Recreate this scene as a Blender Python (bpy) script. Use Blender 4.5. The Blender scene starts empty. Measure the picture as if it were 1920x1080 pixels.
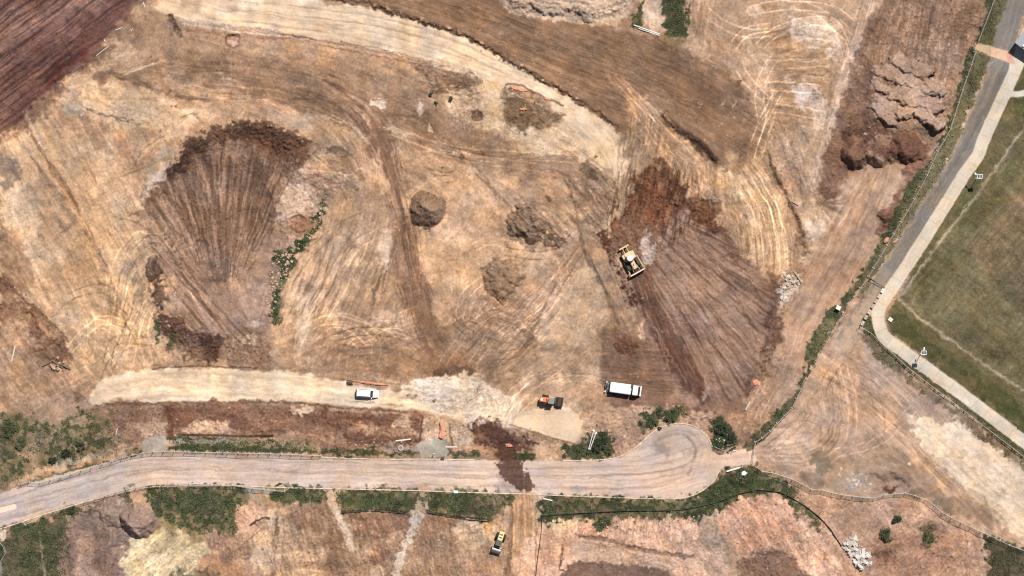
import bpy, bmesh, math, random
import numpy as np
from mathutils import Vector, Matrix
random.seed(7)
rng = np.random.default_rng(11)
F = np.float32
# ------------------------------------------------------------------ survey grid
MPP = 0.12                      # metres per survey unit
MARG = 130                      # survey units of ground beyond the frame
SC = 2.0/3.0                    # grid points per survey unit
GW, GH = int((1920+2*MARG)*SC), int((1080+2*MARG)*SC)
uu = (np.arange(GW, dtype=F)/SC - MARG).astype(F)
vv = (np.arange(GH, dtype=F)/SC - MARG).astype(F)
U, V = np.meshgrid(uu, vv)
COL = np.empty((GH, GW, 3), F)
HGT = np.zeros((GH, GW), F)
RGH = np.full((GH, GW), 0.026, F)
VAR = np.full((GH, GW), 1.0, F)   # strength of the fine soil mottling
WD = np.zeros((GH, GW), F)        # plant density
CLS = np.zeros((GH, GW), np.int16)
TAB = rng.random(4096).astype(F)*2-1

def vnoise(x, y, seed=0):
    xi = np.floor(x); yi = np.floor(y)
    fx = x-xi; fy = y-yi
    xi = xi.astype(np.int64); yi = yi.astype(np.int64)
    fx = fx*fx*(3-2*fx); fy = fy*fy*(3-2*fy)
    def g(a, b):
        k = (a*73856093) ^ (b*19349663) ^ (seed*83492791)
        k = (k ^ (k >> 13))*1274126177
        return TAB[(k ^ (k >> 16)) & 4095]
    a = g(xi, yi); b = g(xi+1, yi); c = g(xi, yi+1); d = g(xi+1, yi+1)
    return ((a+(b-a)*fx)*(1-fy)+(c+(d-c)*fx)*fy).astype(F)

def fbm(x, y, seed=0, octv=4, gain=0.55):
    t = 0; a = 1.0; s = 0
    for o in range(octv):
        t = t+a*vnoise(x*2**o+17.3*o, y*2**o-9.1*o, seed+o*7); s += a*a; a *= gain
    return (t/math.sqrt(s)*1.6).astype(F)

NZ = {}
for k, o in ((256, 4), (128, 4), (64, 4), (32, 4), (16, 3), (8, 3), (4, 2), (2.2, 1)):
    NZ[k] = fbm(U/k, V/k, int(k*10)+1, o)
NZB = {k: np.roll(NZ[k], (211, 377), (0, 1)) for k in NZ}
NZC = {k: np.roll(NZ[k], (523, 151), (0, 1)) for k in NZ}

def ss(a, b, x):
    t = np.clip((x-a)/(b-a), 0, 1); return t*t*(3-2*t)
def pts(s):
    if not isinstance(s, str): return [tuple(map(float, p)) for p in s]
    return [tuple(map(float, p.split(','))) for p in s.split()]
def box(p, pad):
    x0 = min(q[0] for q in p)-pad; x1 = max(q[0] for q in p)+pad
    y0 = min(q[1] for q in p)-pad; y1 = max(q[1] for q in p)+pad
    i0 = max(0, int((x0+MARG)*SC)); i1 = min(GW, int((x1+MARG)*SC)+2)
    j0 = max(0, int((y0+MARG)*SC)); j1 = min(GH, int((y1+MARG)*SC)+2)
    return (slice(j0, j1), slice(i0, i1))
def smooth(p, n=5, closed=False):
    if len(p) < 3: return p
    out = []; m = len(p)
    for i in range(m if closed else m-1):
        g = lambda k: p[k % m] if closed else p[min(max(k, 0), m-1)]
        a, b, c, d = g(i-1), g(i), g(i+1), g(i+2)
        for k in range(n):
            t = k/n
            out.append(tuple(0.5*(2*b[q]+(c[q]-a[q])*t+(2*a[q]-5*b[q]+4*c[q]-d[q])*t*t+(3*b[q]-a[q]-3*c[q]+d[q])*t**3) for q in (0, 1)))
    if not closed: out.append(p[-1])
    return out
def warped(sl, w, ws, seed=0):
    x, y = U[sl], V[sl]
    if w:
        A, B = (NZ, NZB) if seed % 2 == 0 else (NZC, NZ)
        x = x+w*A[ws][sl]; y = y+w*B[ws][sl]
        if ws > 8: x = x+0.3*w*B[8][sl]; y = y+0.3*w*A[8][sl]
    return x, y
def polysd(p, x, y):
    """signed distance to a polygon, positive inside"""
    d2 = np.full(x.shape, 1e9, F); ins = np.zeros(x.shape, bool)
    n = len(p)
    for i in range(n):
        ax, ay = p[i]; bx, by = p[(i+1) % n]
        ex, ey = bx-ax, by-ay; L = ex*ex+ey*ey
        if L < 1e-6: continue
        px, py = x-ax, y-ay
        t = np.clip((px*ex+py*ey)/L, 0, 1)
        d2 = np.minimum(d2, (px-t*ex)**2+(py-t*ey)**2)
        if abs(ey) > 1e-6:
            c = ((ay > y) != (by > y)) & (px < ex*(py)/ey)
            ins ^= c
    d = np.sqrt(d2)
    return np.where(ins, d, -d).astype(F)
def pathsd(p, pad, w=0, ws=16, seed=0):
    """nearest distance along and across a path: s, signed d (positive to the right of travel)"""
    sl = box(p, pad+2*w); x, y = warped(sl, w, ws, seed)
    D = np.full(x.shape, 1e9, F); S = np.zeros(x.shape, F); G = np.ones(x.shape, F)
    acc = 0.0; i0, j0 = sl[1].start, sl[0].start
    for i in range(len(p)-1):
        ax, ay = p[i]; bx, by = p[i+1]; ex, ey = bx-ax, by-ay; L = math.hypot(ex, ey)
        if L < 1e-6: continue
        b = box([p[i], p[i+1]], pad+2*w)
        b = (slice(max(0, b[0].start-j0), b[0].stop-j0), slice(max(0, b[1].start-i0), b[1].stop-i0))
        px, py = x[b]-ax, y[b]-ay
        t = np.clip((px*ex+py*ey)/(L*L), 0, 1)
        d = np.sqrt((px-t*ex)**2+(py-t*ey)**2)
        m = d < D[b]
        D[b] = np.where(m, d, D[b]); S[b] = np.where(m, acc+t*L, S[b])
        G[b] = np.where(m, np.sign(ex*py-ey*px), G[b])
        acc += L
    return sl, S, D*G, acc
def brk(m, sl, b, bs, t=0.0, seed=0):
    if b:
        n = (NZ, NZB, NZC)[seed % 3][bs][sl]
        m = m*((1-b)+b*ss(t-0.28, t+0.28, n))
    return m
def lay(sl, m, col=None, gain=None):
    if col is not None:
        c = COL[sl]; c += (np.array(col, F)-c)*m[..., None]
    if gain is not None:
        COL[sl] *= (1+(gain-1)*m)[..., None]
def P(col, s, f=4, w=5, ws=16, a=1.0, b=0, bs=16, t=0.0, cls=None, r=None, v=None, h=None, hw=20, gain=None, wd=None, seed=0, sm=True):
    p = pts(s)
    if sm: p = smooth(p, 4, True)
    if f > 3: f = 3+(f-3)*.42
    b *= .8; a = min(1, a*1.15)
    sl = box(p, f+2*w+2)
    x, y = warped(sl, w, ws, seed)
    d = polysd(p, x, y)
    m = brk(ss(-f, f, d)*a, sl, b, bs, t, seed)
    lay(sl, m, col, gain)
    if r is not None: RGH[sl] += (r-RGH[sl])*m
    if v is not None: VAR[sl] += (v-VAR[sl])*m
    if wd is not None: WD[sl] += (wd-WD[sl])*m
    if h is not None: HGT[sl] += h*ss(0, hw, d)
    if cls is not None: CLS[sl][d > 0] = cls
    return sl, d, m
def S(col, w, s, f=2.0, wp=2, ws=16, a=1.0, b=0, bs=16, t=0.0, cls=None, r=None, v=None, h=None, gain=None, wd=None, seed=0, taper=0, sm=True):
    p = pts(s)
    if sm: p = smooth(p, 5)
    sl, sa, d, L = pathsd(p, w/2+f+2, wp, ws, seed)
    hw = w/2
    if taper: hw = hw*np.clip(np.minimum(sa, L-sa)/taper, 0.05, 1)
    m = brk(ss(-f, f, hw-np.abs(d))*a, sl, b, bs, t, seed)
    lay(sl, m, col, gain)
    if r is not None: RGH[sl] += (r-RGH[sl])*m
    if v is not None: VAR[sl] += (v-VAR[sl])*m
    if wd is not None: WD[sl] += (wd-WD[sl])*m
    if h is not None: HGT[sl] += h*np.clip(1-(np.abs(d)/(w/2+f))**2, 0, 1)
    if cls is not None: CLS[sl][np.abs(d) < hw] = cls
    return sl, sa, d
def scarp(h, s, w=4, fall=70, wp=3, ws=16, seed=0, col=None, cw=None, a=0.8):
    """a cut step: ground rises by h to the LEFT of travel and eases back over fall"""
    p = smooth(pts(s), 5)
    sl, sa, d, L = pathsd(p, fall+w, wp, ws, seed)
    e = ss(0, min(40, L/3), sa)*ss(0, min(40, L/3), L-sa)
    HGT[sl] += h*e*ss(-w, w, -d)*(1-ss(w, fall, -d))
    if col is not None:
        cw = cw or w*1.6
        lay(sl, ss(-2, 2, cw-np.abs(d))*a*e, col)
def mound(cu, cv, ru, rv, h, rot=0, power=1.0, warp=4, ridge=0, cls=None, col=None, a=1.0, rough=None, flat=0.0, seed=0, stack=None, lean=0.0):
    R = max(ru, rv)+warp*2
    sl = box([(cu-R, cv-R), (cu+R, cv+R)], 2)
    x, y = warped(sl, warp, 16, seed)
    c, s_ = math.cos(math.radians(rot)), math.sin(math.radians(rot))
    dx, dy = x-cu, y-cv
    a_ = (dx*c+dy*s_)/ru; b_ = (-dx*s_+dy*c)/rv
    if ridge: a_ = np.sign(a_)*np.maximum(0, np.abs(a_)-ridge)/(1-ridge)
    rr = np.sqrt(a_*a_+b_*b_)
    prof = np.clip((1-rr)/(1-flat), 0, 1)**power
    if lean: prof = prof*((1-lean)+lean*np.clip(.5+.5*(-.47*dx+.88*dy)/max(ru, rv), 0, 1))
    if stack: HGT[sl] = np.where(rr < 1, np.maximum(HGT[sl], stack+h*prof), HGT[sl])
    else: HGT[sl] += h*prof
    m = ss(1.03, 0.95, rr)
    if col is not None: lay(sl, m*a, col)
    if rough is not None: RGH[sl] += (rough-RGH[sl])*m
    if cls is not None: CLS[sl][rr < 1.0] = cls
    return sl, m
def K(s, amp, ln, wd, ang=None, fan=None, path=None, f=14, w=6, seed=1, hamp=0.0, dark=None, light=None, sharp=1.0, pw=None, band=0, bamp=.07):
    """drag and wheel streaks: along an angle, out of a fan centre, or along a path"""
    if path is not None:
        p = smooth(pts(path), 5)
        sl, sa, d, L = pathsd(p, pw, 2, 32, seed)
        m = ss(0, f, pw-np.abs(d)); A, B = sa, d
        if s is not None:
            q = smooth(pts(s), 4, True)
            m = m*ss(-f, f, polysd(q, *warped(sl, w, 16)))
    else:
        p = smooth(pts(s), 4, True); sl = box(p, f+2*w)
        x, y = warped(sl, w, 16)
        m = ss(-f, f, polysd(p, x, y))
        x = U[sl]+1.5*NZ[32][sl]; y = V[sl]+1.5*NZB[32][sl]
        if fan is not None:
            dx, dy = x-fan[0], y-fan[1]
            A = np.sqrt(dx*dx+dy*dy); B = np.arctan2(dy, dx)*fan[2]
        else:
            c, s_ = math.cos(math.radians(ang)), math.sin(math.radians(ang))
            A = x*c+y*s_; B = -x*s_+y*c
    amp *= .75; hamp *= .5
    n = fbm(A/ln, B/wd, seed, 3, 0.6)*sharp
    n = np.clip(n, -1.6, 1.6)
    COL[sl] *= np.exp(amp*n*m)[..., None]
    if band:   # blade-width passes, each a little lighter or darker, overlapping unevenly
        q = B/band+.35*vnoise(A/60, B/(band*2), seed+5); k = np.floor(q); t_ = q-k
        br = vnoise(k*1.0+.5, np.floor(A/170+vnoise(k+.5, k*0, seed+9)*2), seed+3)
        COL[sl] *= np.exp(m*(bamp*1.6*br-.10*ss(.10, .0, np.minimum(t_, 1-t_))))[..., None]
        HGT[sl] += m*.13*ss(.16, .0, np.minimum(t_, 1-t_))
    if dark is not None: lay(sl, m*ss(0.35, 1.0, -n)*.7, dark)
    if light is not None: lay(sl, m*ss(0.35, 1.0, n)*.7, light)
    if hamp: HGT[sl] += hamp*n*m
TR = []
def T(s, gauge=16, w=2.2, gain=1.12, tread=0.0, b=0.5, col=None, a=0.5, seed=0, wp=1.5, dep=0.03):
    """a pair of wheel tracks"""
    TR.append((s, gauge, w, gain, seed))
    p = smooth(pts(s), 6)
    sl, sa, d, L = pathsd(p, gauge/2+w+2, wp, 32, seed)
    e = ss(0, 12, sa)*ss(0, 12, L-sa)
    m = ss(w*0.5+0.9, w*0.5-0.9, np.abs(np.abs(d)-gauge/2))*e
    m = brk(m, sl, b, 32, -0.2, seed)
    if tread: m = m*(0.65+0.35*np.sin(sa*2.4))
    if col is not None: lay(sl, m*a, col)
    lay(sl, m, None, 1+(gain-1)*1.6)
    HGT[sl] -= dep*m
def specks(s, n, r0, r1, cols, h=0.1, seed=0, f=6):
    p = smooth(pts(s), 4, True); R = random.Random(seed)
    x0, x1 = min(q[0] for q in p), max(q[0] for q in p); y0, y1 = min(q[1] for q in p), max(q[1] for q in p)
    c = np.array([(R.uniform(x0, x1), R.uniform(y0, y1)) for _ in range(n*3)], F)
    ok = polysd(p, c[:, 0], c[:, 1]) > 0
    for (cx, cy) in c[ok][:n]:
        r = r0+(r1-r0)*R.random()**2.5
        sl = box([(cx-r, cy-r), (cx+r, cy+r)], 1.5)
        an = R.uniform(0, 3.14); e = R.uniform(0.6, 1.0)
        dx, dy = U[sl]-cx, V[sl]-cy
        q = np.sqrt((dx*math.cos(an)+dy*math.sin(an))**2+((-dx*math.sin(an)+dy*math.cos(an))/e)**2)
        m = ss(r+0.9, r-0.9, q)
        lay(sl, m*R.uniform(0.45, 0.95), R.choice(cols))
        HGT[sl] += h*R.uniform(0.4, 1)*np.clip(1-(q/(r+0.8))**2, 0, 1)

def flow(ctrl, step=16):
    """ground working direction (survey units, degrees, v down) spread from control points"""
    gx = U[::step, ::step]; gy = V[::step, ::step]
    c = np.zeros(gx.shape, F); s_ = np.zeros(gx.shape, F)
    for (u, v, a) in ctrl:
        w = 1/(((gx-u)**2+(gy-v)**2)+900)**1.5
        c += w*math.cos(2*math.radians(a)); s_ += w*math.sin(2*math.radians(a))
    def up(a):
        y = np.clip(np.arange(GH)/step, 0, a.shape[0]-1.001); x = np.clip(np.arange(GW)/step, 0, a.shape[1]-1.001)
        i, j = y.astype(int), x.astype(int); fy = (y-i)[:, None].astype(F); fx = (x-j)[None].astype(F)
        A = a[i][:, j]; B = a[i][:, j+1]; C = a[i+1][:, j]; D = a[i+1][:, j+1]
        return (A*(1-fx)+B*fx)*(1-fy)+(C*(1-fx)+D*fx)*fy
    th = 0.5*np.arctan2(up(s_), up(c))
    th += 0.22*NZ[64]
    return np.cos(th).astype(F), np.sin(th).astype(F)
def lic(noise, fx, fy, n, st=1.0):
    """drag a noise field along the flow"""
    acc = noise.copy(); I, J = np.meshgrid(np.arange(GW, dtype=F), np.arange(GH, dtype=F))
    for sg in (1, -1):
        x, y = I.copy(), J.copy(); px, py = sg*fx, sg*fy
        for k in range(n):
            x += st*px; y += st*py
            xi = np.clip(x+.5, 0, GW-1).astype(np.int32); yi = np.clip(y+.5, 0, GH-1).astype(np.int32)
            acc += noise[yi, xi]
            qx, qy = fx[yi, xi], fy[yi, xi]
            f = np.sign(qx*px+qy*py); f[f == 0] = 1
            px, py = qx*f, qy*f
    return acc/acc.std()
# ------------------------------------------------------------------ base soil
TAN=(199,157,119); PALE=(226,192,152); BRN=(150,112,82); DBR=(108,76,56); MID=(178,136,100); RED=(140,88,62); GRY=(176,152,130)
COL[:] = np.array(TAN, F)
t = ss(-0.7, 0.9, NZ[64]+0.5*NZ[16])[..., None]
COL[:] = COL*(1-0.38*t)+np.array((166,126,94), F)*0.38*t
t = ss(0.2, 1.1, NZB[128]+0.5*NZB[32])[..., None]
COL[:] = COL*(1-0.5*t)+np.array((222,182,140), F)*0.5*t
t = ss(0.3, 1.1, NZC[64]+0.4*NZC[16])[..., None]
COL[:] = COL*(1-0.25*t)+np.array((168,140,116), F)*0.25*t
HGT += 0.7*NZ[256]+0.38*NZ[64]+.10*NZB[32]
# ------------------------------------------------------------------ west slopes
P((214,172,128),'0,230 70,190 130,165 250,215 350,270 300,340 260,400 290,470 300,560 290,690 180,720 0,720',18,14,32,.7)
P((222,186,146),'150,165 240,160 330,190 420,215 330,270 270,380 215,300 150,235',10,12,32,.75,b=.5,bs=32)
P((176,128,92),'60,190 120,230 220,290 250,360 300,370 280,300 190,240 130,190',10,12,32,.4,b=.7)
P((186,138,98),'130,230 240,250 340,255 300,300 200,280',14,14,32,.5,b=.6,bs=32)
P((228,192,152),'0,330 50,350 90,430 120,500 60,480 30,430 0,410',14,10,32,.75,b=.4)
P((170,134,104),'50,330 110,350 150,420 170,520 120,540 70,440',12,12,32,.5,b=.7,bs=32)
P((224,172,116),'120,440 200,430 250,560 280,640 200,660 150,580',16,14,32,.5,b=.6,bs=32)
P((150,128,108),'0,285 30,300 40,330 20,350 0,330',6,6,16,.7,b=.5)
P((150,112,84),'0,400 20,430 60,500 40,560 0,560',10,8,16,.65,b=.5)
P((158,122,92),'330,90 440,100 560,130 680,200 720,245 640,235 540,190 440,150 330,125',16,10,32,.8,b=.35,bs=32)
P((146,110,80),'440,135 560,165 680,225 720,300 690,260 600,225 480,180',14,10,32,.8,b=.4,bs=32)
P((140,106,78),'240,120 330,110 420,130 400,160 300,150 220,150',14,12,32,.55,b=.5)
P((186,146,108),'340,80 480,80 640,110 760,140 700,160 560,130 420,105',14,10,32,.7,b=.5,bs=32)
P((168,130,98),'200,40 300,20 320,60 330,110 220,135 170,130',16,12,32,.6,b=.5,bs=32)
P((216,176,134),'150,110 230,70 260,90 220,130 150,150',12,10,16,.6,b=.5)
P((134,98,74),'170,140 215,135 190,160',6,5,16,.8,b=.4)
P((214,182,150),'110,150 150,130 178,142 170,160 120,172',6,6,16,.75)
K('0,230 130,165 350,270 270,400 300,690 0,720',.07,60,4,ang=62,seed=21,hamp=.03)
K('300,120 470,130 640,180 760,250 700,300 560,230 400,190',.10,70,3.5,path='300,105 480,130 620,180 700,250 740,330',pw=80,seed=22,hamp=.03)
K('440,90 700,110 900,170 900,260 700,230 560,180',.08,60,4,path='440,110 640,150 800,220 960,280',pw=70,seed=23,hamp=.03)
# shallow erosion channels on the west slope
for s,w,c,a in (('50,245 75,275 100,325 125,360 147,395',5,(120,90,62),.75),('62,258 90,310 120,355 138,385',4,(206,140,80),.6),
    ('160,430 180,470 205,520 225,570 240,620',6,(134,100,74),.7),('150,425 170,465 195,510',4,(206,146,90),.6),
    ('205,140 250,155 300,172 330,185',5,(120,92,70),.7),('155,200 190,215 230,225 262,232',3,(120,94,74),.7),
    ('330,178 360,185 392,190',6,(120,92,68),.6),('140,90 180,60 225,45',2,(150,112,88),.5),('215,140 300,115',2,(224,186,146),.8),
    ('225,250 245,285 255,310',3,(190,120,80),.6),('250,300 300,380 330,420',3,(196,134,92),.4),('0,510 40,560 90,600 130,640',5,(110,70,48),.7),
    ('0,520 60,590 120,640',3,(170,120,90),.5)):
    S(c,w,s,2,2,16,a,b=.35,h=-.12 if w>3 else 0)
scarp(.5,'147,395 125,360 100,325 75,275 50,245',3,30)
scarp(.4,'240,620 225,570 205,520 180,470 160,430',3,30)
for i,s in enumerate(('190,720 230,640 260,560 240,480 200,420','240,690 262,600 285,560','205,560 225,480 262,440 300,450','225,600 235,510 275,452 310,452','230,640 250,560 300,520','150,640 190,600 260,620','120,560 190,540 250,590','100,700 160,620 200,610 250,660','60,620 120,600 190,640 230,690','200,690 215,640 280,640','130,520 170,600 165,680','280,690 270,620 285,570')):
    T(s,15,2.2,1.1 if i%3 else .88,seed=i,b=.6)
P((124,84,60),'0,500 30,545 80,590 130,650 110,700 70,640 20,600 0,590',10,8,16,.75,b=.5,r=.14)
P((112,76,54),'90,640 130,630 120,700 80,680',14,10,16,.5,b=.5)
P((156,118,90),'0,560 60,600 110,680 180,720 170,790 0,780',18,10,32,.55,b=.4)
K('0,520 120,620 180,720 0,780',.1,26,4,ang=50,seed=25,hamp=.05)
# ------------------------------------------------------------------ reddish field, north west
FLD='-130,-130 330,-130 275,-40 252,0 240,22 215,52 190,88 158,118 106,158 62,203 22,238 -10,262 -130,340'
P((146,108,82),'280,-60 262,12 232,45 210,80 175,120 120,165 70,215 20,250 0,270 0,240 60,180 200,40 250,-60',8,8,16,.85,b=.2)
P((130,89,74),FLD,5,5,16,.97,r=.05,v=.7)
P((156,120,104),'-20,40 60,10 190,-10 200,20 140,40 110,60 40,110 -20,150',18,12,32,.55,b=.5,bs=32)
P((90,56,50),'20,230 100,150 160,100 215,40 255,-20 220,-20 130,90 60,160 0,220',12,8,32,.62,b=.35,bs=32)
P((112,50,40),'85,130 120,110 150,85 168,100 130,130 100,158',10,8,16,.65,b=.6)
P((92,62,58),'40,70 120,30 200,20 150,70 60,130 0,160',16,8,32,.45,b=.5,bs=32)
K(FLD,.13,75,3.2,ang=-37,seed=31,hamp=.05,dark=(84,54,50),sharp=1.1)
K(FLD,.09,30,1.6,ang=-37,seed=32,hamp=.02)
P((150,112,84),'0,268 60,208 110,165 160,125 190,95 215,60 228,60 205,95 165,138 118,178 70,222 20,262',4,5,8,.5,b=.5)
# ------------------------------------------------------------------ pale haul road, north
HR='340,-130 560,-130 600,0 660,8 740,28 820,50 880,74 950,112 1010,146 1060,172 1105,200 1145,222 1172,248 1180,290 1168,340 1140,330 1100,280 1060,232 1040,205 1010,178 960,164 905,158 865,140 800,118 720,97 640,80 560,68 500,56 420,46 345,36 285,14 300,0'
P((232,200,162),HR,4,3,16,.97,r=.018,v=.45,cls=1)
P((222,188,148),'960,250 1040,215 1105,240 1172,260 1182,300 1165,345 1110,320 1060,300 1000,290',14,12,32,.85,b=.2,r=.03)
P((208,172,132),'300,-20 375,-10 380,20 330,30 290,15',8,5,16,.6,b=.4)
P((188,148,112),'345,0 374,0 374,14 340,12',3,3,8,.35)
K(HR,.06,90,3,path='300,-10 420,20 560,40 740,68 900,115 1040,180 1140,250 1170,320',pw=60,seed=41,hamp=.012)
K(HR,.05,34,7,path='300,-10 420,20 560,40 740,68 900,115 1040,180 1140,250 1170,320',pw=60,seed=42)
P((238,206,166),'640,40 760,70 880,110 960,140 1030,175 960,155 850,110 740,85 650,62',9,6,32,.6,b=.4,bs=32)
for i,s in enumerate(('380,25 560,45 740,80 900,130 1020,175','420,10 600,25 780,58 930,120 1060,190','560,20 720,45 860,90 980,150','860,150 940,170 1010,215 1080,260')):
    T(s,17,2.4,.94,seed=i)
# dark windrow along the north side of the haul road
S((88,58,42),7,'618,-2 660,4 700,12 745,27 800,44 840,56 890,78 950,112 1010,148 1060,176 1110,208 1150,232 1172,252',2.2,3,8,.92,b=.2,bs=4,r=.2)
scarp(.55,'618,-4 660,2 700,10 745,25 800,42 840,54 890,76 950,110 1010,146 1060,174 1110,206 1150,230 1172,250',3.5,26,3,8)
specks('740,20 880,70 1020,150 1160,235 1185,260 1140,235 1000,150 860,75',170,.7,2.4,[(80,54,40),(112,80,58)],.25,seed=5)
# pale gravel drain and pipe bedding along the south side
S((188,166,148),8,'340,38 380,44 440,50 480,55 525,60',1.6,2,8,.85,b=.4,bs=4,r=.09)
S((226,204,180),3,'342,44 400,53 460,61 500,66 560,70 640,85 700,96',1,1,8,.8,b=.3,bs=8)
S((150,100,74),5,'345,56 420,64 500,72 540,72',2,2,8,.7,b=.4)
for s,w,c in (('545,66 620,80 700,95 760,108 830,126',2.2,(132,84,62)),('560,72 640,88 720,104 790,120',2,(220,178,138)),('600,84 700,104 800,124 860,140',2.5,(122,82,60)),('520,62 560,68 600,76',3,(118,80,62)),('640,78 720,94 800,114 850,128',3,(120,88,66))):
    S(c,w,s,1,1.5,8,.7,b=.5,bs=8)
S((98,76,60),10,'320,32 326,48 336,66',2,2,8,.9,b=.25,bs=8,r=.12,h=-.5)
S((120,92,70),5,'312,28 318,50 322,66',2,2,8,.6,b=.4)
P((196,148,112),'335,60 420,66 420,80 345,74',4,4,8,.6,b=.5)
mound(437,76,14,12,-.9,0,.5,2,flat=.5)
S((104,76,58),3,'424,70 424,80 430,87 440,88 449,84',1.2,1,8,.8)
P((214,170,148),'428,72 446,70 450,80 440,86 430,82',2,2,8,.8)
# ------------------------------------------------------------------ brown fill pad, north
PAD='560,-130 940,-130 946,0 962,24 1010,34 1050,40 1110,46 1165,54 1192,60 1230,70 1262,90 1300,95 1345,110 1385,150 1412,190 1432,230 1440,262 1425,290 1395,312 1360,322 1330,292 1290,262 1240,218 1225,206 1172,250 1150,230 1110,206 1060,174 1010,146 950,110 890,76 840,54 800,42 745,25 700,10 640,-2'
P((150,114,84),PAD,4,4,16,.95,r=.03,v=.6)
P((160,122,90),'860,40 1000,80 1120,110 1240,120 1200,160 1060,150 960,100',22,14,32,.6,b=.5,bs=64)
P((128,96,72),'1230,110 1330,130 1400,210 1420,260 1380,300 1290,250 1250,180',22,12,32,.4,b=.4,bs=32)
P((172,134,104),'1260,110 1350,105 1400,160 1430,230 1450,280 1400,260 1380,190 1320,140',16,14,32,.55,b=.6,bs=32)
K(PAD,.07,120,1.5,path='620,-20 760,10 900,58 1020,110 1130,150 1250,200 1350,260 1420,310',pw=150,seed=51,hamp=.035,dark=(124,90,66),sharp=1.05)
K(PAD,.06,50,5,path='620,-20 760,10 900,58 1020,110 1130,150 1250,200 1350,260 1420,310',pw=150,seed=52)
specks(PAD.replace('-130','0'),260,.5,1.3,[(200,170,140),(214,184,150),(110,80,60)],.06,seed=6)
scarp(.7,'1235,216 1262,238 1300,264 1330,292 1362,324',6,34,2,16,col=(92,66,48))
S((82,58,42),7,'1238,214 1262,236 1300,262 1332,290 1362,322',2.2,2.5,8,.85,b=.25,bs=4,r=.16)
# grey spoil heap and weeds on the north edge
P((176,136,104),'1165,54 1180,20 1185,0 1300,0 1295,60 1262,92 1230,72',4,4,8,.9)
P((206,188,170),'930,-60 1182,-60 1180,10 1165,36 1150,40 1118,46 1095,44 1075,34 1050,38 1010,34 965,24 942,6',3,4,8,.95,r=.04,cls=20,h=1.6,hw=26)
P((156,144,132),'940,-5 1000,8 1060,16 1110,28 1090,40 1050,36 990,30 950,14',6,8,16,.65,b=.45)
P((212,192,178),'1040,-20 1180,-20 1178,14 1140,22 1080,4',8,8,16,.6,b=.4)
for s in ('950,2 985,10 1010,22 1035,34','1000,2 1045,12 1075,24 1100,42','1080,30 1120,20 1160,8','1020,0 1060,0 1110,16'):
    S((120,112,106),3,s,2,3,8,.6,b=.3,h=-.3)
P((200,170,140),'1212,0 1240,0 1250,30 1240,58 1210,46 1205,20',4,4,8,.85)
GRN=(74,78,48)
P(GRN,'1190,20 1210,0 1206,30 1204,48 1188,48',4,5,8,.8,b=.5,bs=8,wd=.6)
P((66,72,44),'1240,-40 1296,-40 1296,20 1290,62 1270,70 1248,64 1246,40 1238,10',4,5,8,.92,b=.15,bs=8,wd=.9)
P((120,92,64),'1240,24 1296,26 1294,34 1250,34',4,4,8,.5)
P((150,126,84),'1236,66 1290,66 1284,88 1262,90',4,4,8,.6,b=.5)
S((92,70,52),4,'1200,52 1225,66 1250,84 1270,92',2,2,8,.7,b=.3)
# ------------------------------------------------------------------ light ground, north east
NE='1298,-130 1660,-130 1642,0 1612,78 1580,160 1558,230 1545,300 1530,350 1480,330 1448,285 1430,225 1390,160 1345,112 1296,96'
P((198,160,126),NE,8,8,16,.9)
P((182,142,108),'1330,60 1420,40 1440,120 1420,200 1370,140',22,14,32,.5,b=.6,bs=32)
P((150,118,92),'1350,170 1390,150 1400,190 1440,210 1450,260 1400,200 1370,200',10,10,16,.6,b=.6)
P((176,136,98),'1425,60 1560,80 1565,150 1540,220 1470,240 1430,180',12,8,32,.6,b=.3)
K('1425,50 1560,70 1565,150 1540,240 1430,220 1420,120',.08,40,6,ang=3,seed=61,hamp=.015)
P((230,206,186),'1480,40 1560,50 1580,90 1560,120 1545,100 1490,75',8,8,16,.65,b=.7,bs=16,t=.1)
P((230,206,190),'1478,150 1520,160 1545,195 1540,225 1520,215 1490,180',8,8,16,.75,b=.6)
P((232,206,186),'1530,190 1556,200 1550,235 1530,240',6,5,8,.7,b=.4)
P((222,186,150),'1400,80 1440,60 1450,130 1440,240 1420,240',10,8,16,.4,b=.6)
K('1310,0 1350,0 1330,100 1298,90',.12,60,5,ang=95,seed=62)
S((150,112,86),3,'1305,70 1312,30 1320,0',1.5,2,8,.6,b=.5)
for i,s in enumerate(('1420,90 1470,50 1540,40 1590,70 1600,110','1430,230 1425,170 1450,110 1520,80 1560,90','1400,20 1480,10 1560,20 1600,50','1430,120 1560,118','1425,160 1550,170','1440,200 1540,215','1370,90 1400,60 1450,50','1480,0 1560,40 1590,100','1380,110 1400,150 1440,190','1410,240 1440,190 1430,140','1320,20 1390,60 1450,60')):
    T(s,16,2.4,1.13 if i%2 else 1.18,seed=i,b=.4)
S((214,178,148),20,'1650,-130 1636,0 1608,80 1580,160 1558,230 1540,300 1528,352',5,4,16,.85,b=.2,bs=32)
K('1660,-100 1640,0 1550,340 1515,340 1610,0',.10,60,3,ang=107,seed=63)
S((228,202,178),5,'1604,90 1590,140 1572,190 1560,250',2,3,8,.6,b=.5)
S((150,112,86),3,'1560,110 1556,170 1550,220',2,2,8,.5,b=.4)
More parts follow.
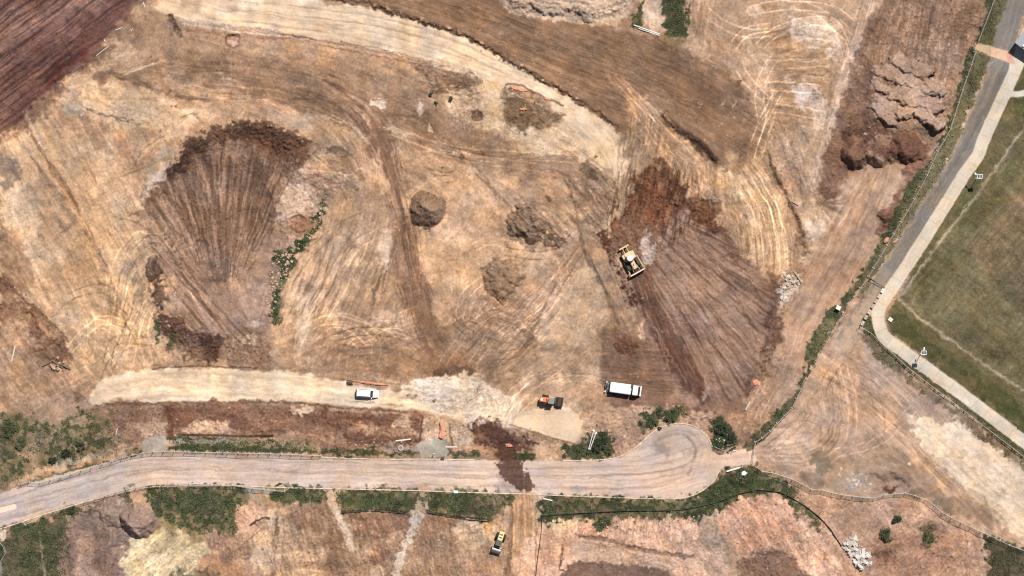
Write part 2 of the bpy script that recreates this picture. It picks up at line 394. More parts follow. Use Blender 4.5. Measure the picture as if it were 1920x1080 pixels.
# ------------------------------------------------------------------ stockpile, east
STK='1655,-130 1900,-130 1862,0 1848,40 1838,78 1826,100 1806,160 1790,210 1774,262 1745,312 1716,345 1690,306 1650,300 1600,320 1560,372 1528,366 1545,300 1560,232 1584,160 1612,80 1650,0'
P((160,124,98),STK,5,6,16,.95,r=.07,cls=0)
P((138,104,80),'1650,10 1700,20 1690,90 1640,120 1605,180 1620,90',16,12,32,.6,b=.5,bs=32)
P((128,94,72),'1610,130 1660,120 1660,200 1640,240 1590,260 1590,190',14,10,32,.7,b=.35)
P((176,140,114),'1690,60 1790,80 1800,180 1750,300 1690,260 1700,140',22,14,32,.6,b=.4,bs=32)
P((142,102,80),'1545,290 1595,240 1600,300 1560,370 1530,362',8,6,16,.75,b=.3)
P((118,84,64),'1590,230 1660,240 1700,262 1740,276 1720,320 1640,290 1590,300',8,8,16,.75,b=.25,r=.12)
P((84,56,44),'1585,240 1650,250 1700,272 1690,300 1660,290 1590,285',7,7,16,.55,b=.4)
K('1650,0 1860,0 1810,150 1680,130 1620,120',.10,60,5,ang=108,seed=71,hamp=.06)
specks('1780,0 1850,0 1815,110 1790,60',60,1,3,[(120,80,60),(170,120,90)],.25,seed=8)
specks('1640,60 1840,30 1800,180 1730,310 1600,260',240,.6,1.8,[(196,160,130),(100,70,52),(214,186,156)],.14,seed=9)
for i,s in enumerate(('1700,0 1690,60 1660,120','1740,0 1730,80 1720,130','1770,60 1770,120 1760,160')):
    T(s,17,3,.9 if i%2 else 1.08,seed=i+3,b=.4)
P(None,'1640,115 1690,98 1740,108 1780,150 1775,200 1765,245 1700,262 1630,240 1612,180',8,6,16,0,h=.9,hw=26)
HEAPS=[(1690,118,27,14),(1722,134,24,15),(1664,136,24,13),(1700,150,24,11),(1748,162,26,15),(1652,164,22,11),(1684,176,24,13),(1718,172,22,11),(1660,192,26,13),(1706,190,24,12),(1742,196,24,12),(1650,206,24,13),(1694,208,25,12),(1730,216,24,12),(1664,222,20,9),(1750,228,24,11)]
for i,(a,b_,ru,rv) in enumerate(HEAPS):
    mound(a,b_,ru*1.08,rv*1.2,1.25,16+6*math.sin(i*3.1),1.0,5,lean=.8,stack=.8+.002*(b_-110)+.25*math.sin(i*2.3),cls=30+i,col=[(186,152,126),(180,146,120),(174,140,116),(190,156,130)][i%4],a=.85,rough=.035,flat=.68,seed=i)
for i,(a,b_,ru,rv,c) in enumerate(((1604,286,29,27,(134,98,76)),(1650,284,31,28,(158,122,96)),(1702,278,36,27,(118,80,62)))):
    mound(a,b_,ru,rv*1.05,3.0,-6+10*i,.9,3,lean=.45,cls=46+i,col=c,a=.92,rough=.045,flat=.45,seed=i)
specks('1590,235 1640,240 1600,300',3,2,2.6,[(240,236,228)],.3,seed=2)
# ------------------------------------------------------------------ haul track down the east side
ETR='1596,318 1628,302 1690,306 1716,330 1700,372 1668,402 1660,440 1640,482 1602,532 1572,582 1530,640 1528,690 1470,760 1440,740 1470,690 1474,640 1462,570 1500,510 1540,420 1556,380'
P((192,152,120),ETR,6,5,16,.92,r=.02,v=.5)
P((214,174,140),'1595,330 1640,320 1690,316 1690,350 1640,420 1590,420 1570,390',14,10,32,.55,b=.4,bs=32)
P((174,136,108),'1600,360 1650,380 1640,450 1580,540 1530,600 1530,540',20,14,32,.4,b=.5,bs=32)
K(ETR,.07,80,3,path='1660,300 1620,400 1560,520 1500,630 1470,760',pw=90,seed=81,hamp=.015)
K(ETR,.05,40,8,path='1660,300 1620,400 1560,520 1500,630 1470,760',pw=90,seed=82)
P((140,98,76),'1700,300 1735,300 1720,345 1690,370 1685,420 1670,450 1650,450 1645,410 1668,392 1690,345',8,6,16,.85,b=.25,r=.1)
mound(1661,406,14,16,.8,0,.8,4,col=(122,82,64),a=.7,rough=.1)
mound(1660,436,18,13,.9,0,.8,4,col=(126,86,66),a=.7,rough=.1)
P((206,160,118),'1600,530 1560,570 1570,590 1640,480 1660,440 1645,440',6,5,16,.5,b=.3)
S((128,92,66),10,'1540,365 1560,372 1575,350 1590,325',6,4,8,.6,b=.4)
P((214,182,150),'1500,385 1540,360 1560,400 1545,440 1520,460 1500,440',8,6,16,.7,b=.3)
P((236,212,190),'1512,430 1535,410 1548,420 1530,450 1518,455',4,4,8,.8,b=.3)
P((120,92,72),'1530,370 1560,375 1570,400 1545,395',8,5,8,.5,b=.4)
K('1535,365 1575,370 1580,410 1550,400',.25,30,3,fan=(1535,378,40),seed=83)
# ------------------------------------------------------------------ ramp and fine-tracked tan ground
P((200,156,114),'1175,165 1215,190 1245,225 1290,268 1330,302 1368,338 1400,310 1432,286 1448,320 1470,370 1488,400 1500,440 1500,500 1460,530 1410,520 1380,450 1330,420 1290,370 1240,320 1200,260 1180,230',7,5,16,.9)
P((222,178,130),'1350,320 1420,290 1470,380 1490,440 1480,500 1420,500 1390,420 1370,360',16,10,32,.6,b=.4,bs=32)
P((176,134,98),'1180,180 1230,220 1290,290 1260,330 1210,290 1185,230',12,8,32,.5,b=.4,bs=32)
K('1240,235 1330,310 1370,345 1400,420 1370,430 1300,360 1240,300',.08,60,2.6,ang=42,seed=91,hamp=.02,light=(214,170,128))
K('1370,330 1435,290 1475,380 1495,450 1480,525 1400,510 1370,420',.08,60,2.8,path='1380,300 1420,350 1450,420 1455,500 1440,560',pw=80,seed=92,hamp=.02,dark=(160,116,76))
K('1280,300 1380,330 1400,430 1330,430 1290,370',.12,40,4,ang=82,seed=93,hamp=.03)
K('1175,165 1240,230 1230,300 1180,250',.12,50,3,ang=62,seed=94,hamp=.03)
for i,s in enumerate(('1145,140 1190,190 1225,235','1160,150 1210,200 1250,240','1200,170 1250,230 1320,300','1390,350 1430,420 1440,500','1410,320 1455,400 1465,490','1420,300 1440,240 1450,200','1405,300 1430,230 1460,170')):
    T(s,14,2.5,1.14,seed=i+2,b=.3)
S((196,150,108),7,'1140,142 1180,180 1215,225',2,1,8,.5,b=.4); S((196,150,108),6,'1160,140 1205,190 1240,230',2,1,8,.5,b=.4)
scarp(.6,'1437,284 1450,318 1474,364 1490,400 1504,440 1512,476',6,26,2,16)
S((98,72,54),7,'1437,284 1450,318 1474,364 1490,400 1504,440 1510,476',2.4,3,8,.85,b=.3,bs=4,r=.14)
P((150,116,92),'1490,440 1520,440 1516,500 1500,530 1470,560 1462,530 1480,490',6,6,8,.6,b=.5,r=.16)
P((230,210,194),'1462,530 1475,515 1500,520 1496,545 1475,570 1464,580 1460,555',5,6,8,.7,b=.45)
P((226,200,176),'1500,480 1535,460 1530,480 1505,500',5,5,8,.5,b=.5)
P((168,132,104),'1445,200 1480,240 1500,290 1520,330 1500,380 1470,340 1450,290',14,10,16,.5,b=.5,r=.08)
K('1440,230 1540,300 1540,380 1480,360',.1,40,4,ang=70,seed=95)
# ------------------------------------------------------------------ middle ground
P((206,164,124),'560,430 700,380 770,440 790,560 800,700 620,690 520,690 520,600 560,520',18,12,32,.6)
P((224,186,146),'560,480 640,470 740,430 720,520 640,600 600,600 540,620',14,12,32,.5,b=.6,bs=32)
P((166,130,100),'640,520 720,490 760,520 720,620 660,640 640,580',16,14,32,.5,b=.7,bs=32)
K('540,440 740,400 780,520 780,620 600,660 520,640',.07,36,4,ang=112,seed=101,hamp=.02,dark=(166,130,100))
P((210,166,124),'770,300 900,290 1060,330 1060,480 980,620 860,640 800,560 780,440',20,14,32,.6)
P((226,180,134),'880,330 960,350 1040,360 950,420 900,420',18,14,32,.45,b=.6,bs=32)
P((228,184,140),'790,430 900,440 900,520 830,540 790,500',18,14,32,.5,b=.55,bs=32)
P((232,196,156),'835,520 870,510 880,530 850,545',6,6,8,.6,b=.5)
P((164,126,94),'860,270 960,300 1080,310 1110,330 1040,340 940,330 860,310',12,10,32,.6,b=.5,bs=32)
P((184,144,106),'760,150 860,190 960,260 1060,290 1000,320 880,300 780,230',18,12,32,.6,b=.5,bs=32)
P((148,112,84),'700,180 800,210 880,260 940,290 860,285 770,240',14,10,32,.6,b=.45,bs=32)
P((154,120,92),'800,120 850,130 900,160 900,190 850,170 800,170',10,8,16,.75,b=.35,r=.1)
P((120,86,62),'790,120 840,150 870,145 895,160 880,185 840,165',8,8,16,.6,b=.5)
K('780,120 900,150 900,200 800,190',.16,20,4,ang=20,seed=102,hamp=.08)
P((222,184,140),'815,185 860,165 940,160 945,240 900,245 850,230 830,210',8,7,16,.8,b=.25)
P((224,186,142),'900,160 944,160 944,238 905,236',6,4,8,.7)
P((182,142,110),'855,180 900,175 905,235 860,235',6,6,8,.5,b=.6,r=.1)
mound(894,218,12,10,-.8,20,.8,3,col=(110,78,56),a=.7)
P((134,104,76),'945,165 1010,195 1060,215 1020,235 950,240',7,6,16,.85,b=.25,r=.1)
P((110,86,62),'945,185 990,195 990,225 950,235',6,6,8,.6,b=.5,wd=.15)
S((92,70,52),4,'948,158 975,160 1010,178 1055,198',1.5,1,8,.8,b=.2); S((210,176,140),2.5,'960,175 1000,192 1050,214',1,1,8,.7)
for s in ('700,125 706,150 720,165','690,160 700,140 724,132','726,150 712,180 735,200'):
    S((222,180,136),6,s,3,4,8,.55,b=.5)
P((228,196,160),'700,190 720,185 730,205 700,205',4,5,8,.7,b=.4); P((226,196,164),'782,190 792,180 796,205 785,225 775,215',4,5,8,.7,b=.3)
P((222,192,160),'710,228 750,235 770,255 740,250 715,240',4,5,8,.6,b=.5)
P((158,121,92),'420,95 560,108 700,128 790,150 850,205 900,245 1000,280 1090,300 1150,332 1090,342 960,322 850,300 760,262 690,228 600,188 500,162 420,135',10,10,32,.6,b=.45,bs=32)
P((162,128,100),'930,360 1040,345 1110,350 1160,420 1150,470 1100,450 1085,480 1020,480 950,450',10,10,16,.55,b=.4,bs=16)
P((166,128,98),'880,560 960,560 1060,470 1100,470 1040,580 980,680 900,690 840,640 840,580',12,10,32,.45,b=.5,bs=16)
P((170,130,98),'560,640 700,630 800,640 820,690 700,710 560,690',12,10,32,.5,b=.4,bs=16)
P((176,140,110),'620,300 720,310 750,400 730,470 680,480 620,430',14,10,32,.5,b=.4,bs=16)
# brown haul corridor sweeping south
COR='600,140 660,165 720,225 750,300 775,400 795,500 815,600 840,660 880,690 850,705 800,700 770,640 750,560 740,480 735,400 715,320 680,250 620,190'
P((166,127,97),COR,22,9,32,.72,b=.3,bs=32)
P((134,96,72),'680,220 720,235 735,290 745,350 720,330 700,280',8,7,16,.7,b=.35)
P((150,110,82),'745,430 770,420 800,540 820,640 860,690 800,690 770,620 750,540',10,8,32,.6,b=.3,bs=32)
K(COR,.13,90,3,path='610,160 680,210 725,290 755,400 770,500 800,620 850,700',pw=46,seed=103,hamp=.03,dark=(120,86,64))
for s,w,c in (('680,215 705,260 715,310 720,340',5,(222,184,146)),('715,225 740,270 745,330 752,390',3,(106,76,58)),('755,390 770,450 785,520 796,570',3,(112,78,58)),('762,330 770,390 780,440',2,(128,92,68)),
   ('700,300 712,330 716,360',5,(226,192,156)),('700,560 712,500 726,470 735,430',4,(222,190,160)),('750,430 730,490 715,560',4,(128,98,76))):
    S(c,w,s,2,2,8,.65,b=.35)
P((230,198,166),'716,440 738,430 724,500 712,500',4,5,8,.6,b=.3)
P((108,86,66),'700,540 712,520 704,560 698,575',3,3,8,.7)
P((168,136,108),'745,330 790,310 830,320 790,345 770,370',10,8,16,.5,b=.5)
for i,s in enumerate(('560,660 570,620 620,600 680,610 720,640','600,690 620,640 700,620 780,640','640,690 660,650 740,600 790,580','590,650 630,620 680,650 700,690','620,700 640,670 720,660 790,690','720,700 716,660 740,640 780,650','690,600 740,620 770,660','560,600 600,560 640,480 680,420','600,610 640,540 690,440','880,640 900,560 960,590 990,560','870,700 900,640 960,600 1010,540','880,690 940,620 1000,600 1050,540','860,610 870,560 900,530 930,520','890,660 900,610 930,590 990,620 970,660 910,670','920,680 960,640 1030,560 1090,470','940,640 1000,580 1060,500','900,700 950,690 1000,640 1060,580','880,590 960,620 1040,600','960,590 980,620 1010,640','850,560 865,600 900,620','760,250 860,290 980,310 1090,330','720,240 840,280 960,290 1080,300 1130,330','940,470 1000,480 1060,470','960,450 1000,440 1050,480 1060,540','880,470 920,450 980,470','560,580 600,520 610,470','1110,640 1060,680 1000,720 960,760','1060,700 1000,740 940,800')):
    T(s,15,2.2,(1.12,.88,1.1)[i%3],seed=i,b=.45,tread=.6 if i in (13,14,15,16,9,10) else 0)
P((150,116,88),'870,560 960,560 1000,620 960,690 880,690 850,640',22,14,32,.4,b=.5,bs=32)
K('850,540 1000,540 1060,480 1010,620 900,700 850,690',.10,24,3.5,ang=-45,seed=105,hamp=.04)
K('560,600 790,600 800,700 540,700',.10,34,4,ang=-18,seed=106,hamp=.03)
P((170,128,92),'540,690 800,690 830,710 760,715 660,700 540,700',8,5,16,.6,b=.2)
P((166,122,86),'560,660 640,650 800,650 830,690 760,705 640,690',16,10,32,.6,b=.3,bs=32)
P((100,72,54),'825,685 850,675 875,690 895,700 880,705 820,705',7,6,16,.85,b=.2)
P((140,102,74),'780,560 820,600 860,660 890,690 830,690 790,640',14,10,32,.6,b=.3)
P((228,192,156),'563,600 582,590 586,610 572,650 565,680 556,690 552,660 560,625',5,5,8,.8,b=.2)
P((196,150,110),'590,690 620,600 520,640 510,690',14,10,32,.4,b=.5)
# narrow wheel scars south of the corridor heap
for s,w,c,a in (('1085,465 1060,500 1030,560 1010,600 985,650',5,(132,104,80),.7),('1090,460 1130,540 1148,580 1160,610',6,(112,88,70),.75),('1100,450 1112,500 1140,560',5,(170,136,106),.5),('1055,330 1075,380 1085,430 1095,470',4,(128,100,76),.6),
   ('905,335 940,370 970,400',3,(140,110,84),.6),('880,305 910,335 930,360',2,(120,92,70),.6),('880,290 960,300 1000,300',2,(150,112,82),.6),('950,322 1040,322 1070,335',2,(124,92,68),.6),('800,315 830,325 850,322',2.5,(112,84,64),.7)):
    S(c,w,s,1.8,2,16,a,b=.35,h=-.1)
P((212,174,136),'1090,480 1130,560 1150,600 1140,640 1080,680 1020,680 1000,650 1040,580',12,10,32,.7,b=.2)
P((160,128,102),'1010,640 1080,650 1140,620 1150,660 1090,700 980,720 960,690',16,12,32,.5,b=.55,bs=32)
P((124,96,74),'1130,600 1160,600 1150,640 1140,680 1128,660',8,7,16,.5,b=.5)
# ragged dark patches north of the dozer
P((150,122,98),'1055,335 1120,330 1170,370 1160,420 1120,440 1085,400',14,10,16,.6,b=.4,r=.1)
P((98,78,60),'1085,310 1105,305 1120,330 1100,335',5,5,8,.7,b=.3,r=.1)
K('1050,330 1170,350 1170,440 1090,450',.2,22,4,ang=50,seed=107,hamp=.10)
P((160,130,102),'1168,240 1200,235 1220,300 1200,370 1165,410 1155,360 1170,320',8,6,16,.75,b=.3,r=.06)
K('1165,240 1240,230 1260,340 1170,400',.16,40,3,ang=100,seed=108,hamp=.05)
P((230,194,156),'1120,430 1140,410 1155,400 1140,440',5,5,8,.4,b=.5)
# ------------------------------------------------------------------ dozed clay, centre east
DZ='1185,500 1215,440 1250,400 1290,400 1340,430 1400,490 1440,530 1452,580 1440,640 1420,690 1395,740 1390,780 1340,776 1280,764 1240,772 1200,764 1130,760 1120,690 1135,650 1160,610 1190,600'
P((156,120,97),DZ,6,5,16,.93,r=.05,v=.6)
P((168,132,108),'1230,430 1290,410 1380,490 1430,560 1420,660 1380,740 1320,740 1280,640 1240,530',18,10,32,.6,b=.2,bs=64)
P((112,74,56),'1180,500 1210,500 1240,580 1290,660 1330,740 1300,745 1250,680 1215,600',9,5,16,.8,b=.15)
P((138,102,78),'1140,650 1200,640 1240,690 1260,740 1240,765 1130,750 1125,690',10,8,16,.6,b=.2)
K('1185,500 1250,400 1340,430 1440,530 1450,600 1390,740 1300,750 1215,600',.09,80,3.4,fan=(1110,330,330),seed=111,hamp=.03,dark=(120,86,68),light=(164,128,104))
K('1185,500 1250,400 1340,430 1440,530 1450,600 1390,740 1300,750 1215,600',.08,30,1.8,fan=(1110,330,330),seed=112,hamp=.03,band=22,bamp=.06)
K('1130,640 1240,650 1290,760 1130,760',.11,30,2.2,ang=4,seed=113,hamp=.03)
for s,w,c in (('1182,510 1200,560 1215,600 1240,650',4,(84,56,42)),('1215,590 1245,650 1290,720',2.5,(190,150,126)),('1280,510 1310,560 1350,640',3,(190,152,128)),('1345,440 1400,520 1430,560',3,(104,72,56)),('1240,650 1255,690 1262,720 1275,748',3,(180,142,112)),('1255,560 1275,600',2,(196,160,136)),
   ('1300,430 1350,510 1400,590 1420,640',2.5,(112,78,60)),('1225,470 1280,590 1340,710',2.5,(108,74,58)),('1240,440 1310,560 1370,690',2,(172,136,112))):
    S(c,w,s,1.5,2,8,.65,b=.4,h=.06)
P((226,184,144),'1196,612 1208,600 1210,632 1200,634',3,3,8,.8)
P((212,182,156),'1318,735 1332,722 1328,745 1318,748',4,4,8,.6,b=.3)
# clods in the red corner
P((122,76,52),'1165,400 1190,340 1215,310 1245,318 1270,340 1300,380 1340,400 1350,440 1300,410 1270,400 1245,400 1240,440 1215,440 1195,470 1170,450 1150,430',9,8,16,.82,b=.25,bs=8,r=.16)
P((98,66,46),'1180,350 1225,300 1275,330 1265,380 1200,400',12,9,16,.55,b=.4)
P((150,86,54),'1190,370 1230,350 1260,380 1250,420 1190,420',10,8,16,.5,b=.6)
K('1160,330 1280,310 1320,420 1240,450 1150,440',.16,26,3.2,ang=100,seed=114,hamp=.10,dark=(88,56,40))
P((112,70,50),'1285,370 1340,380 1350,420 1390,470 1380,490 1330,430 1295,400',8,8,16,.6,b=.5,r=.16)
K('1240,240 1380,330 1400,450 1300,420',.06,30,4,ang=85,seed=115)
specks('1170,340 1280,330 1345,410 1400,490 1330,430 1240,440 1160,440',260,.8,2.6,[(150,92,62),(90,58,42),(176,120,86)],.22,seed=12)
P((132,96,74),'1165,425 1190,410 1240,440 1215,520 1200,540 1180,520 1150,450',8,6,16,.75,b=.25,r=.1)
P((204,184,168),'1200,455 1215,430 1220,460 1225,490 1212,500 1200,480',5,5,8,.8,b=.35)
P((200,176,156),'1224,465 1232,455 1228,485 1222,490',3,3,8,.7)
P((92,54,40),'1124,436 1140,432 1150,470 1170,510 1180,530 1190,570 1178,570 1160,520 1135,470',5,5,8,.88,b=.2,r=.2)
P((220,176,150),'1140,455 1152,480 1165,505 1150,500',4,4,8,.5,b=.4)
P((166,132,106),'1140,490 1165,520 1185,580 1165,620 1150,570',8,6,16,.7,b=.3)
K('1130,480 1190,540 1190,620 1150,600',.12,40,3,ang=66,seed=116,hamp=.03)
specks('1155,640 1195,640 1190,665 1160,660',60,1.2,3,[(140,84,60),(110,66,46)],.25,seed=13)
P((120,76,58),'1160,635 1195,640 1185,668 1160,660',5,5,8,.6,b=.3)
# dark band on the east side of the clay
P((96,66,54),'1440,530 1462,545 1460,590 1475,600 1470,630 1448,650 1450,690 1430,720 1405,740 1398,720 1425,680 1436,620 1446,570',9,8,16,.62,b=.5,r=.12)
P((122,84,62),'1440,500 1460,520 1455,560 1440,540',8,6,8,.6,b=.4)
P((178,142,116),'1450,660 1500,690 1510,730 1470,770 1410,820 1390,800 1410,740 1440,710',10,8,16,.75,b=.3,r=.06)
P((206,170,138),'1480,700 1500,705 1490,730 1470,722',5,5,8,.6,b=.3)
K('1430,680 1500,700 1460,780 1390,820',.1,40,4,ang=120,seed=117)
specks('1450,540 1480,560 1440,700 1420,690',90,.8,2.4,[(120,84,66),(74,50,42)],.2,seed=14)
scarp(.5,'1392,780 1340,776 1280,766 1240,772 1200,766',3,20,3,8,col=(116,76,58),cw=3)
# ------------------------------------------------------------------ fan-shaped cut, west centre
FAN='400,246 432,230 480,226 530,244 585,266 575,300 548,342 524,372 512,420 486,470 452,520 420,528 395,520 355,492 312,442 280,402 268,372 310,322 342,282 372,256'
P((142,108,84),FAN,3.5,7,8,.95,r=.06)
P((168,132,106),'300,400 360,470 420,520 470,490 510,400 540,340 500,420 440,470 380,440',16,10,32,.5,b=.4,bs=32)
K(FAN,.10,120,14,fan=(418,600,300),seed=127,hamp=.06,band=24,bamp=.10)
K(FAN,.09,70,5.5,fan=(418,600,300),seed=121,hamp=.04,dark=(116,84,64),light=(172,136,110))
K(FAN,.06,50,2.4,fan=(418,600,300),seed=122,hamp=.02)
P((108,76,56),'342,282 372,256 432,230 480,226 530,244 590,268 560,300 500,280 450,262 400,268 360,300 330,330 312,322',5,7,8,.85,b=.25,bs=8,r=.09)
P((120,80,56),'480,240 560,265 570,300 520,300 490,280',9,8,16,.6,b=.4,r=.14)
P((80,56,44),'306,316 330,296 344,284 350,300 335,325 318,338 308,330',4,5,8,.8,b=.2)
P((92,66,50),'345,262 372,252 380,270 352,284',4,5,8,.7,b=.3)
scarp(.35,'590,266 530,242 480,224 432,228 372,254 342,280 310,320 268,370',4,50,3,8)
P((220,186,152),'285,330 310,300 330,300 310,330 275,372 265,365',6,6,8,.6,b=.3)
P((118,88,68),'240,398 270,395 280,405 250,406',4,4,8,.6,b=.3)
P((112,92,78),'370,500 410,488 430,510 415,530 385,525',8,6,16,.6,b=.3); S((70,58,50),4,'368,452 380,452 392,460',1.5,2,8,.7,b=.3)
P(None,FAN,6,1.5,32,0,h=-2.0,hw=40)
LOW='300,470 360,490 420,525 480,480 512,430 520,520 505,600 512,660 470,640 400,640 340,600 310,560 330,530 300,510'
P((166,130,106),LOW,10,8,16,.85)
P((190,156,132),'420,540 480,520 505,560 500,600 440,600',12,10,16,.5,b=.5,bs=32)
K('280,440 330,470 380,540 420,600 440,640 350,620 310,560',.15,70,3.4,ang=50,seed=123,hamp=.05,dark=(118,84,64))
for s,w,c in (('225,410 265,420 300,455 330,500 360,540 400,590',4,(118,86,64)),('310,540 340,590 360,620',4,(196,158,126)),('330,500 380,550 430,590',2,(200,160,130))):
    S(c,w,s,2,2,8,.6,b=.4,h=.1)
specks('280,440 330,480 400,560 380,560 320,500',70,.8,2,[(206,160,118),(120,84,60)],.18,seed=15)
mound(286,503,15,25,.9,0,.7,4,col=(92,70,54),a=.85,rough=.12)
P((92,68,54),'285,525 305,530 310,560 300,590 320,630 300,600 288,560',7,6,8,.8,b=.2,r=.16)
P((96,66,52),'300,590 340,600 360,620 400,630 415,640 405,672 390,670 360,650 320,640',7,7,16,.85,b=.2,r=.18)
P((84,56,44),'370,630 412,628 412,670 392,672 378,650',5,5,8,.7,b=.2,r=.14)
P((122,92,72),'330,620 380,650 400,672 350,668 320,650',8,8,8,.7,b=.4,r=.2)
P((150,116,90),'415,640 480,610 512,660 500,690 420,680',8,8,16,.7,b=.3,r=.12)
specks('300,600 420,630 480,640 500,680 340,665',120,.8,2.4,[(200,164,132),(92,66,52),(140,100,76)],.22,seed=16)
P((214,182,150),'445,635 475,630 478,642 455,645',4,5,8,.8,b=.3); P((206,184,164),'470,605 492,600 490,612 475,614',3,4,8,.7,b=.3)
P((66,74,46),'290,600 300,600 298,640 292,640',3,4,8,.8,b=.4,wd=.5); P((66,74,46),'316,620 326,620 324,650 318,648',3,4,8,.8,b=.4,wd=.5)
for i,s in enumerate(('225,590 240,500 265,450 300,455','232,560 255,490 275,460 300,470','262,540 265,500 280,470')):
    S((222,190,156),2,s,1.2,1,8,.7,b=.4); 
P((176,146,118),'235,480 270,450 290,470 275,540 250,560 240,520',10,8,16,.5,b=.5)
P((150,128,104),'245,520 270,530 270,570 255,570',8,7,8,.5,b=.5)
# pale stony bank and the green gully
P((188,152,126),'530,340 570,310 612,330 640,340 610,380 600,420 570,450 540,480 520,520 510,480 520,420 515,380',10,9,16,.8,b=.2,r=.12)
P((220,186,152),'535,360 575,350 575,390 545,405 520,410',9,8,16,.6,b=.35)
P((150,112,86),'560,330 620,320 630,350 600,360',9,8,16,.5,b=.5,r=.14)
P((158,112,82),'545,408 582,408 588,425 560,440 545,430',4,4,8,.75,b=.2); S((84,58,44),3,'547,408 560,404 575,410',1,1,8,.8)
P((168,134,112),'500,450 530,440 540,500 515,600 500,600',10,8,16,.6,b=.4,r=.1)
P((150,122,98),'575,270 640,280 660,320 640,340 600,310',12,10,16,.6,b=.5,r=.08)
K('560,260 660,280 690,340 640,350',.14,24,4,ang=40,seed=124,hamp=.06)
for s in ('560,320 590,325 612,350 620,358','600,330 640,330 660,326'):
    S((222,188,160),4,s,2,3,8,.6,b=.4)
P((48,66,36),'598,392 612,362 606,396 600,420 588,440 575,465 560,478 548,500 536,522 526,530 524,510 516,480 540,470 560,450 585,425',4,6,8,.9,b=.25,bs=8,wd=.8)
P((54,72,40),'520,530 532,520 528,560 524,600 512,605 508,570',4,5,8,.88,b=.25,bs=8,wd=.8)
P((110,106,80),'590,380 615,355 618,370 600,400',5,5,8,.4,b=.4)
P((196,158,120),'600,430 580,480 545,540 530,620 520,680 512,640 530,540 556,500 590,440',8,6,16,.5,b=.3)
# ------------------------------------------------------------------ heaps in the middle
mound(801,394,33,35,3.6,25,1.0,3,ridge=.34,cls=50,col=(142,113,88),a=.95,rough=.06,seed=2)
specks('765,360 835,355 840,430 770,432',70,.6,1.6,[(140,110,86),(110,84,64)],.2,seed=31)
mound(990,420,38,34,2.2,20,.95,6,cls=51,col=(136,108,84),a=.85,rough=.09,flat=.2,seed=3)
mound(1034,438,36,20,1.7,30,.95,5,cls=51,col=(142,112,88),a=.8,rough=.08,seed=4)
K('955,395 1070,400 1075,460 970,460',.18,26,4,ang=40,seed=131,hamp=.10)
for s in ('1004,475 1018,452 1026,435','1026,478 1036,455 1042,442'): S((218,178,140),5,s,1.5,1,8,.8)
mound(940,526,38,42,1.5,0,1.0,7,cls=52,col=(148,112,82),a=.75,rough=.07,flat=.3,seed=5)
mound(1002,412,8,6,.7,0,1,2,col=(112,88,70),a=.5)
P((112,86,64),'1022,366 1034,370 1032,380 1026,378',2,2,8,.8)
# ------------------------------------------------------------------ pale haul road, south
SR='165,748 178,722 210,706 290,692 380,690 450,692 520,695 580,704 660,718 700,726 770,736 790,710 840,704 900,712 920,725 1000,770 960,800 900,800 860,790 800,772 760,768 700,764 640,760 560,752 500,750 420,752 330,752 240,754 180,758'
P((236,206,168),SR,4,3,16,.96,r=.018,v=.45,cls=1)
P((230,203,171),'760,740 780,712 840,704 905,714 940,735 960,770 900,795 860,790 800,770',9,9,16,.85,b=.2,bs=16,r=.05,v=.9,cls=0)
P((190,168,146),'840,712 905,712 930,740 900,765 860,770 840,745',10,12,16,.4,b=.7,r=.05)
P((232,204,170),'880,770 930,745 985,765 1000,790 960,800 900,800',6,6,8,.7,b=.3)
P((224,208,190),'780,715 850,706 850,730 800,750',8,8,16,.5,b=.4)
K('170,690 700,700 960,730 960,800 700,770 170,760',.06,80,3,path='160,735 300,715 450,718 620,735 760,750 900,760',pw=46,seed=141,hamp=.01)
K('170,690 700,700 960,730 960,800 700,770 170,760',.05,40,7,path='160,735 300,715 450,718 620,735 760,750 900,760',pw=46,seed=142)
for s in ('180,735 300,722 430,724 600,740','200,725 330,705 480,706 640,728','230,748 400,738 560,744 680,752'):
    S((200,166,128),5,s,3,3,16,.55,b=.4,bs=32)
S((96,70,52),3,'285,692 330,688 380,686 420,688 480,690',1.4,1.5,8,.85,b=.2)
scarp(.35,'480,691 420,689 380,687 330,689 285,693',3.5,20,1.2,16)
scarp(.3,'170,760 330,755 420,755 500,753 560,755 640,764 700,768 760,772 795,778',4,30,1.2,16)
S((112,80,60),3,'180,760 330,755 420,755 500,753 560,756 640,765 700,768 760,772 795,780',1.6,2,8,.8,b=.3)
mound(655,719,7,5,.6,0,.8,2,col=(70,56,44),a=.9)
P((150,128,108),'745,745 772,740 770,748 752,750',4,4,8,.5)
# ------------------------------------------------------------------ terraces between the tracks and the estate road
P((158,116,90),'310,760 500,756 640,770 795,782 795,830 640,845 480,830 315,822',5,5,16,.9,r=.08)
P((126,82,62),'315,762 420,762 480,790 560,800 560,785 480,770 640,775 790,790 790,800 640,800 500,805 330,800',8,8,16,.6,b=.5,bs=16,r=.1)
P((136,88,66),'600,775 790,780 790,805 650,800',8,7,16,.6,b=.35)
P((218,176,140),'340,800 420,790 430,812 350,815',8,7,16,.7,b=.35); P((216,178,142),'550,765 582,760 582,772 560,776',5,5,8,.8,b=.3)
P((214,172,134),'680,800 770,800 790,820 700,820',9,8,16,.5,b=.5); P((104,66,50),'650,810 720,815 790,825 780,832 660,832',5,6,8,.7,b=.35,r=.1)
P((192,150,116),'440,815 560,810 640,830 480,826',7,6,8,.5,b=.5)
P((112,70,52),'312,765 326,770 328,820 312,822',4,4,8,.8); S((92,62,48),3,'635,768 632,800 628,830',2,2,8,.5,b=.3)
P((160,120,96),'170,760 300,762 312,820 270,850 180,840 150,790',10,8,16,.75,b=.3,r=.08)
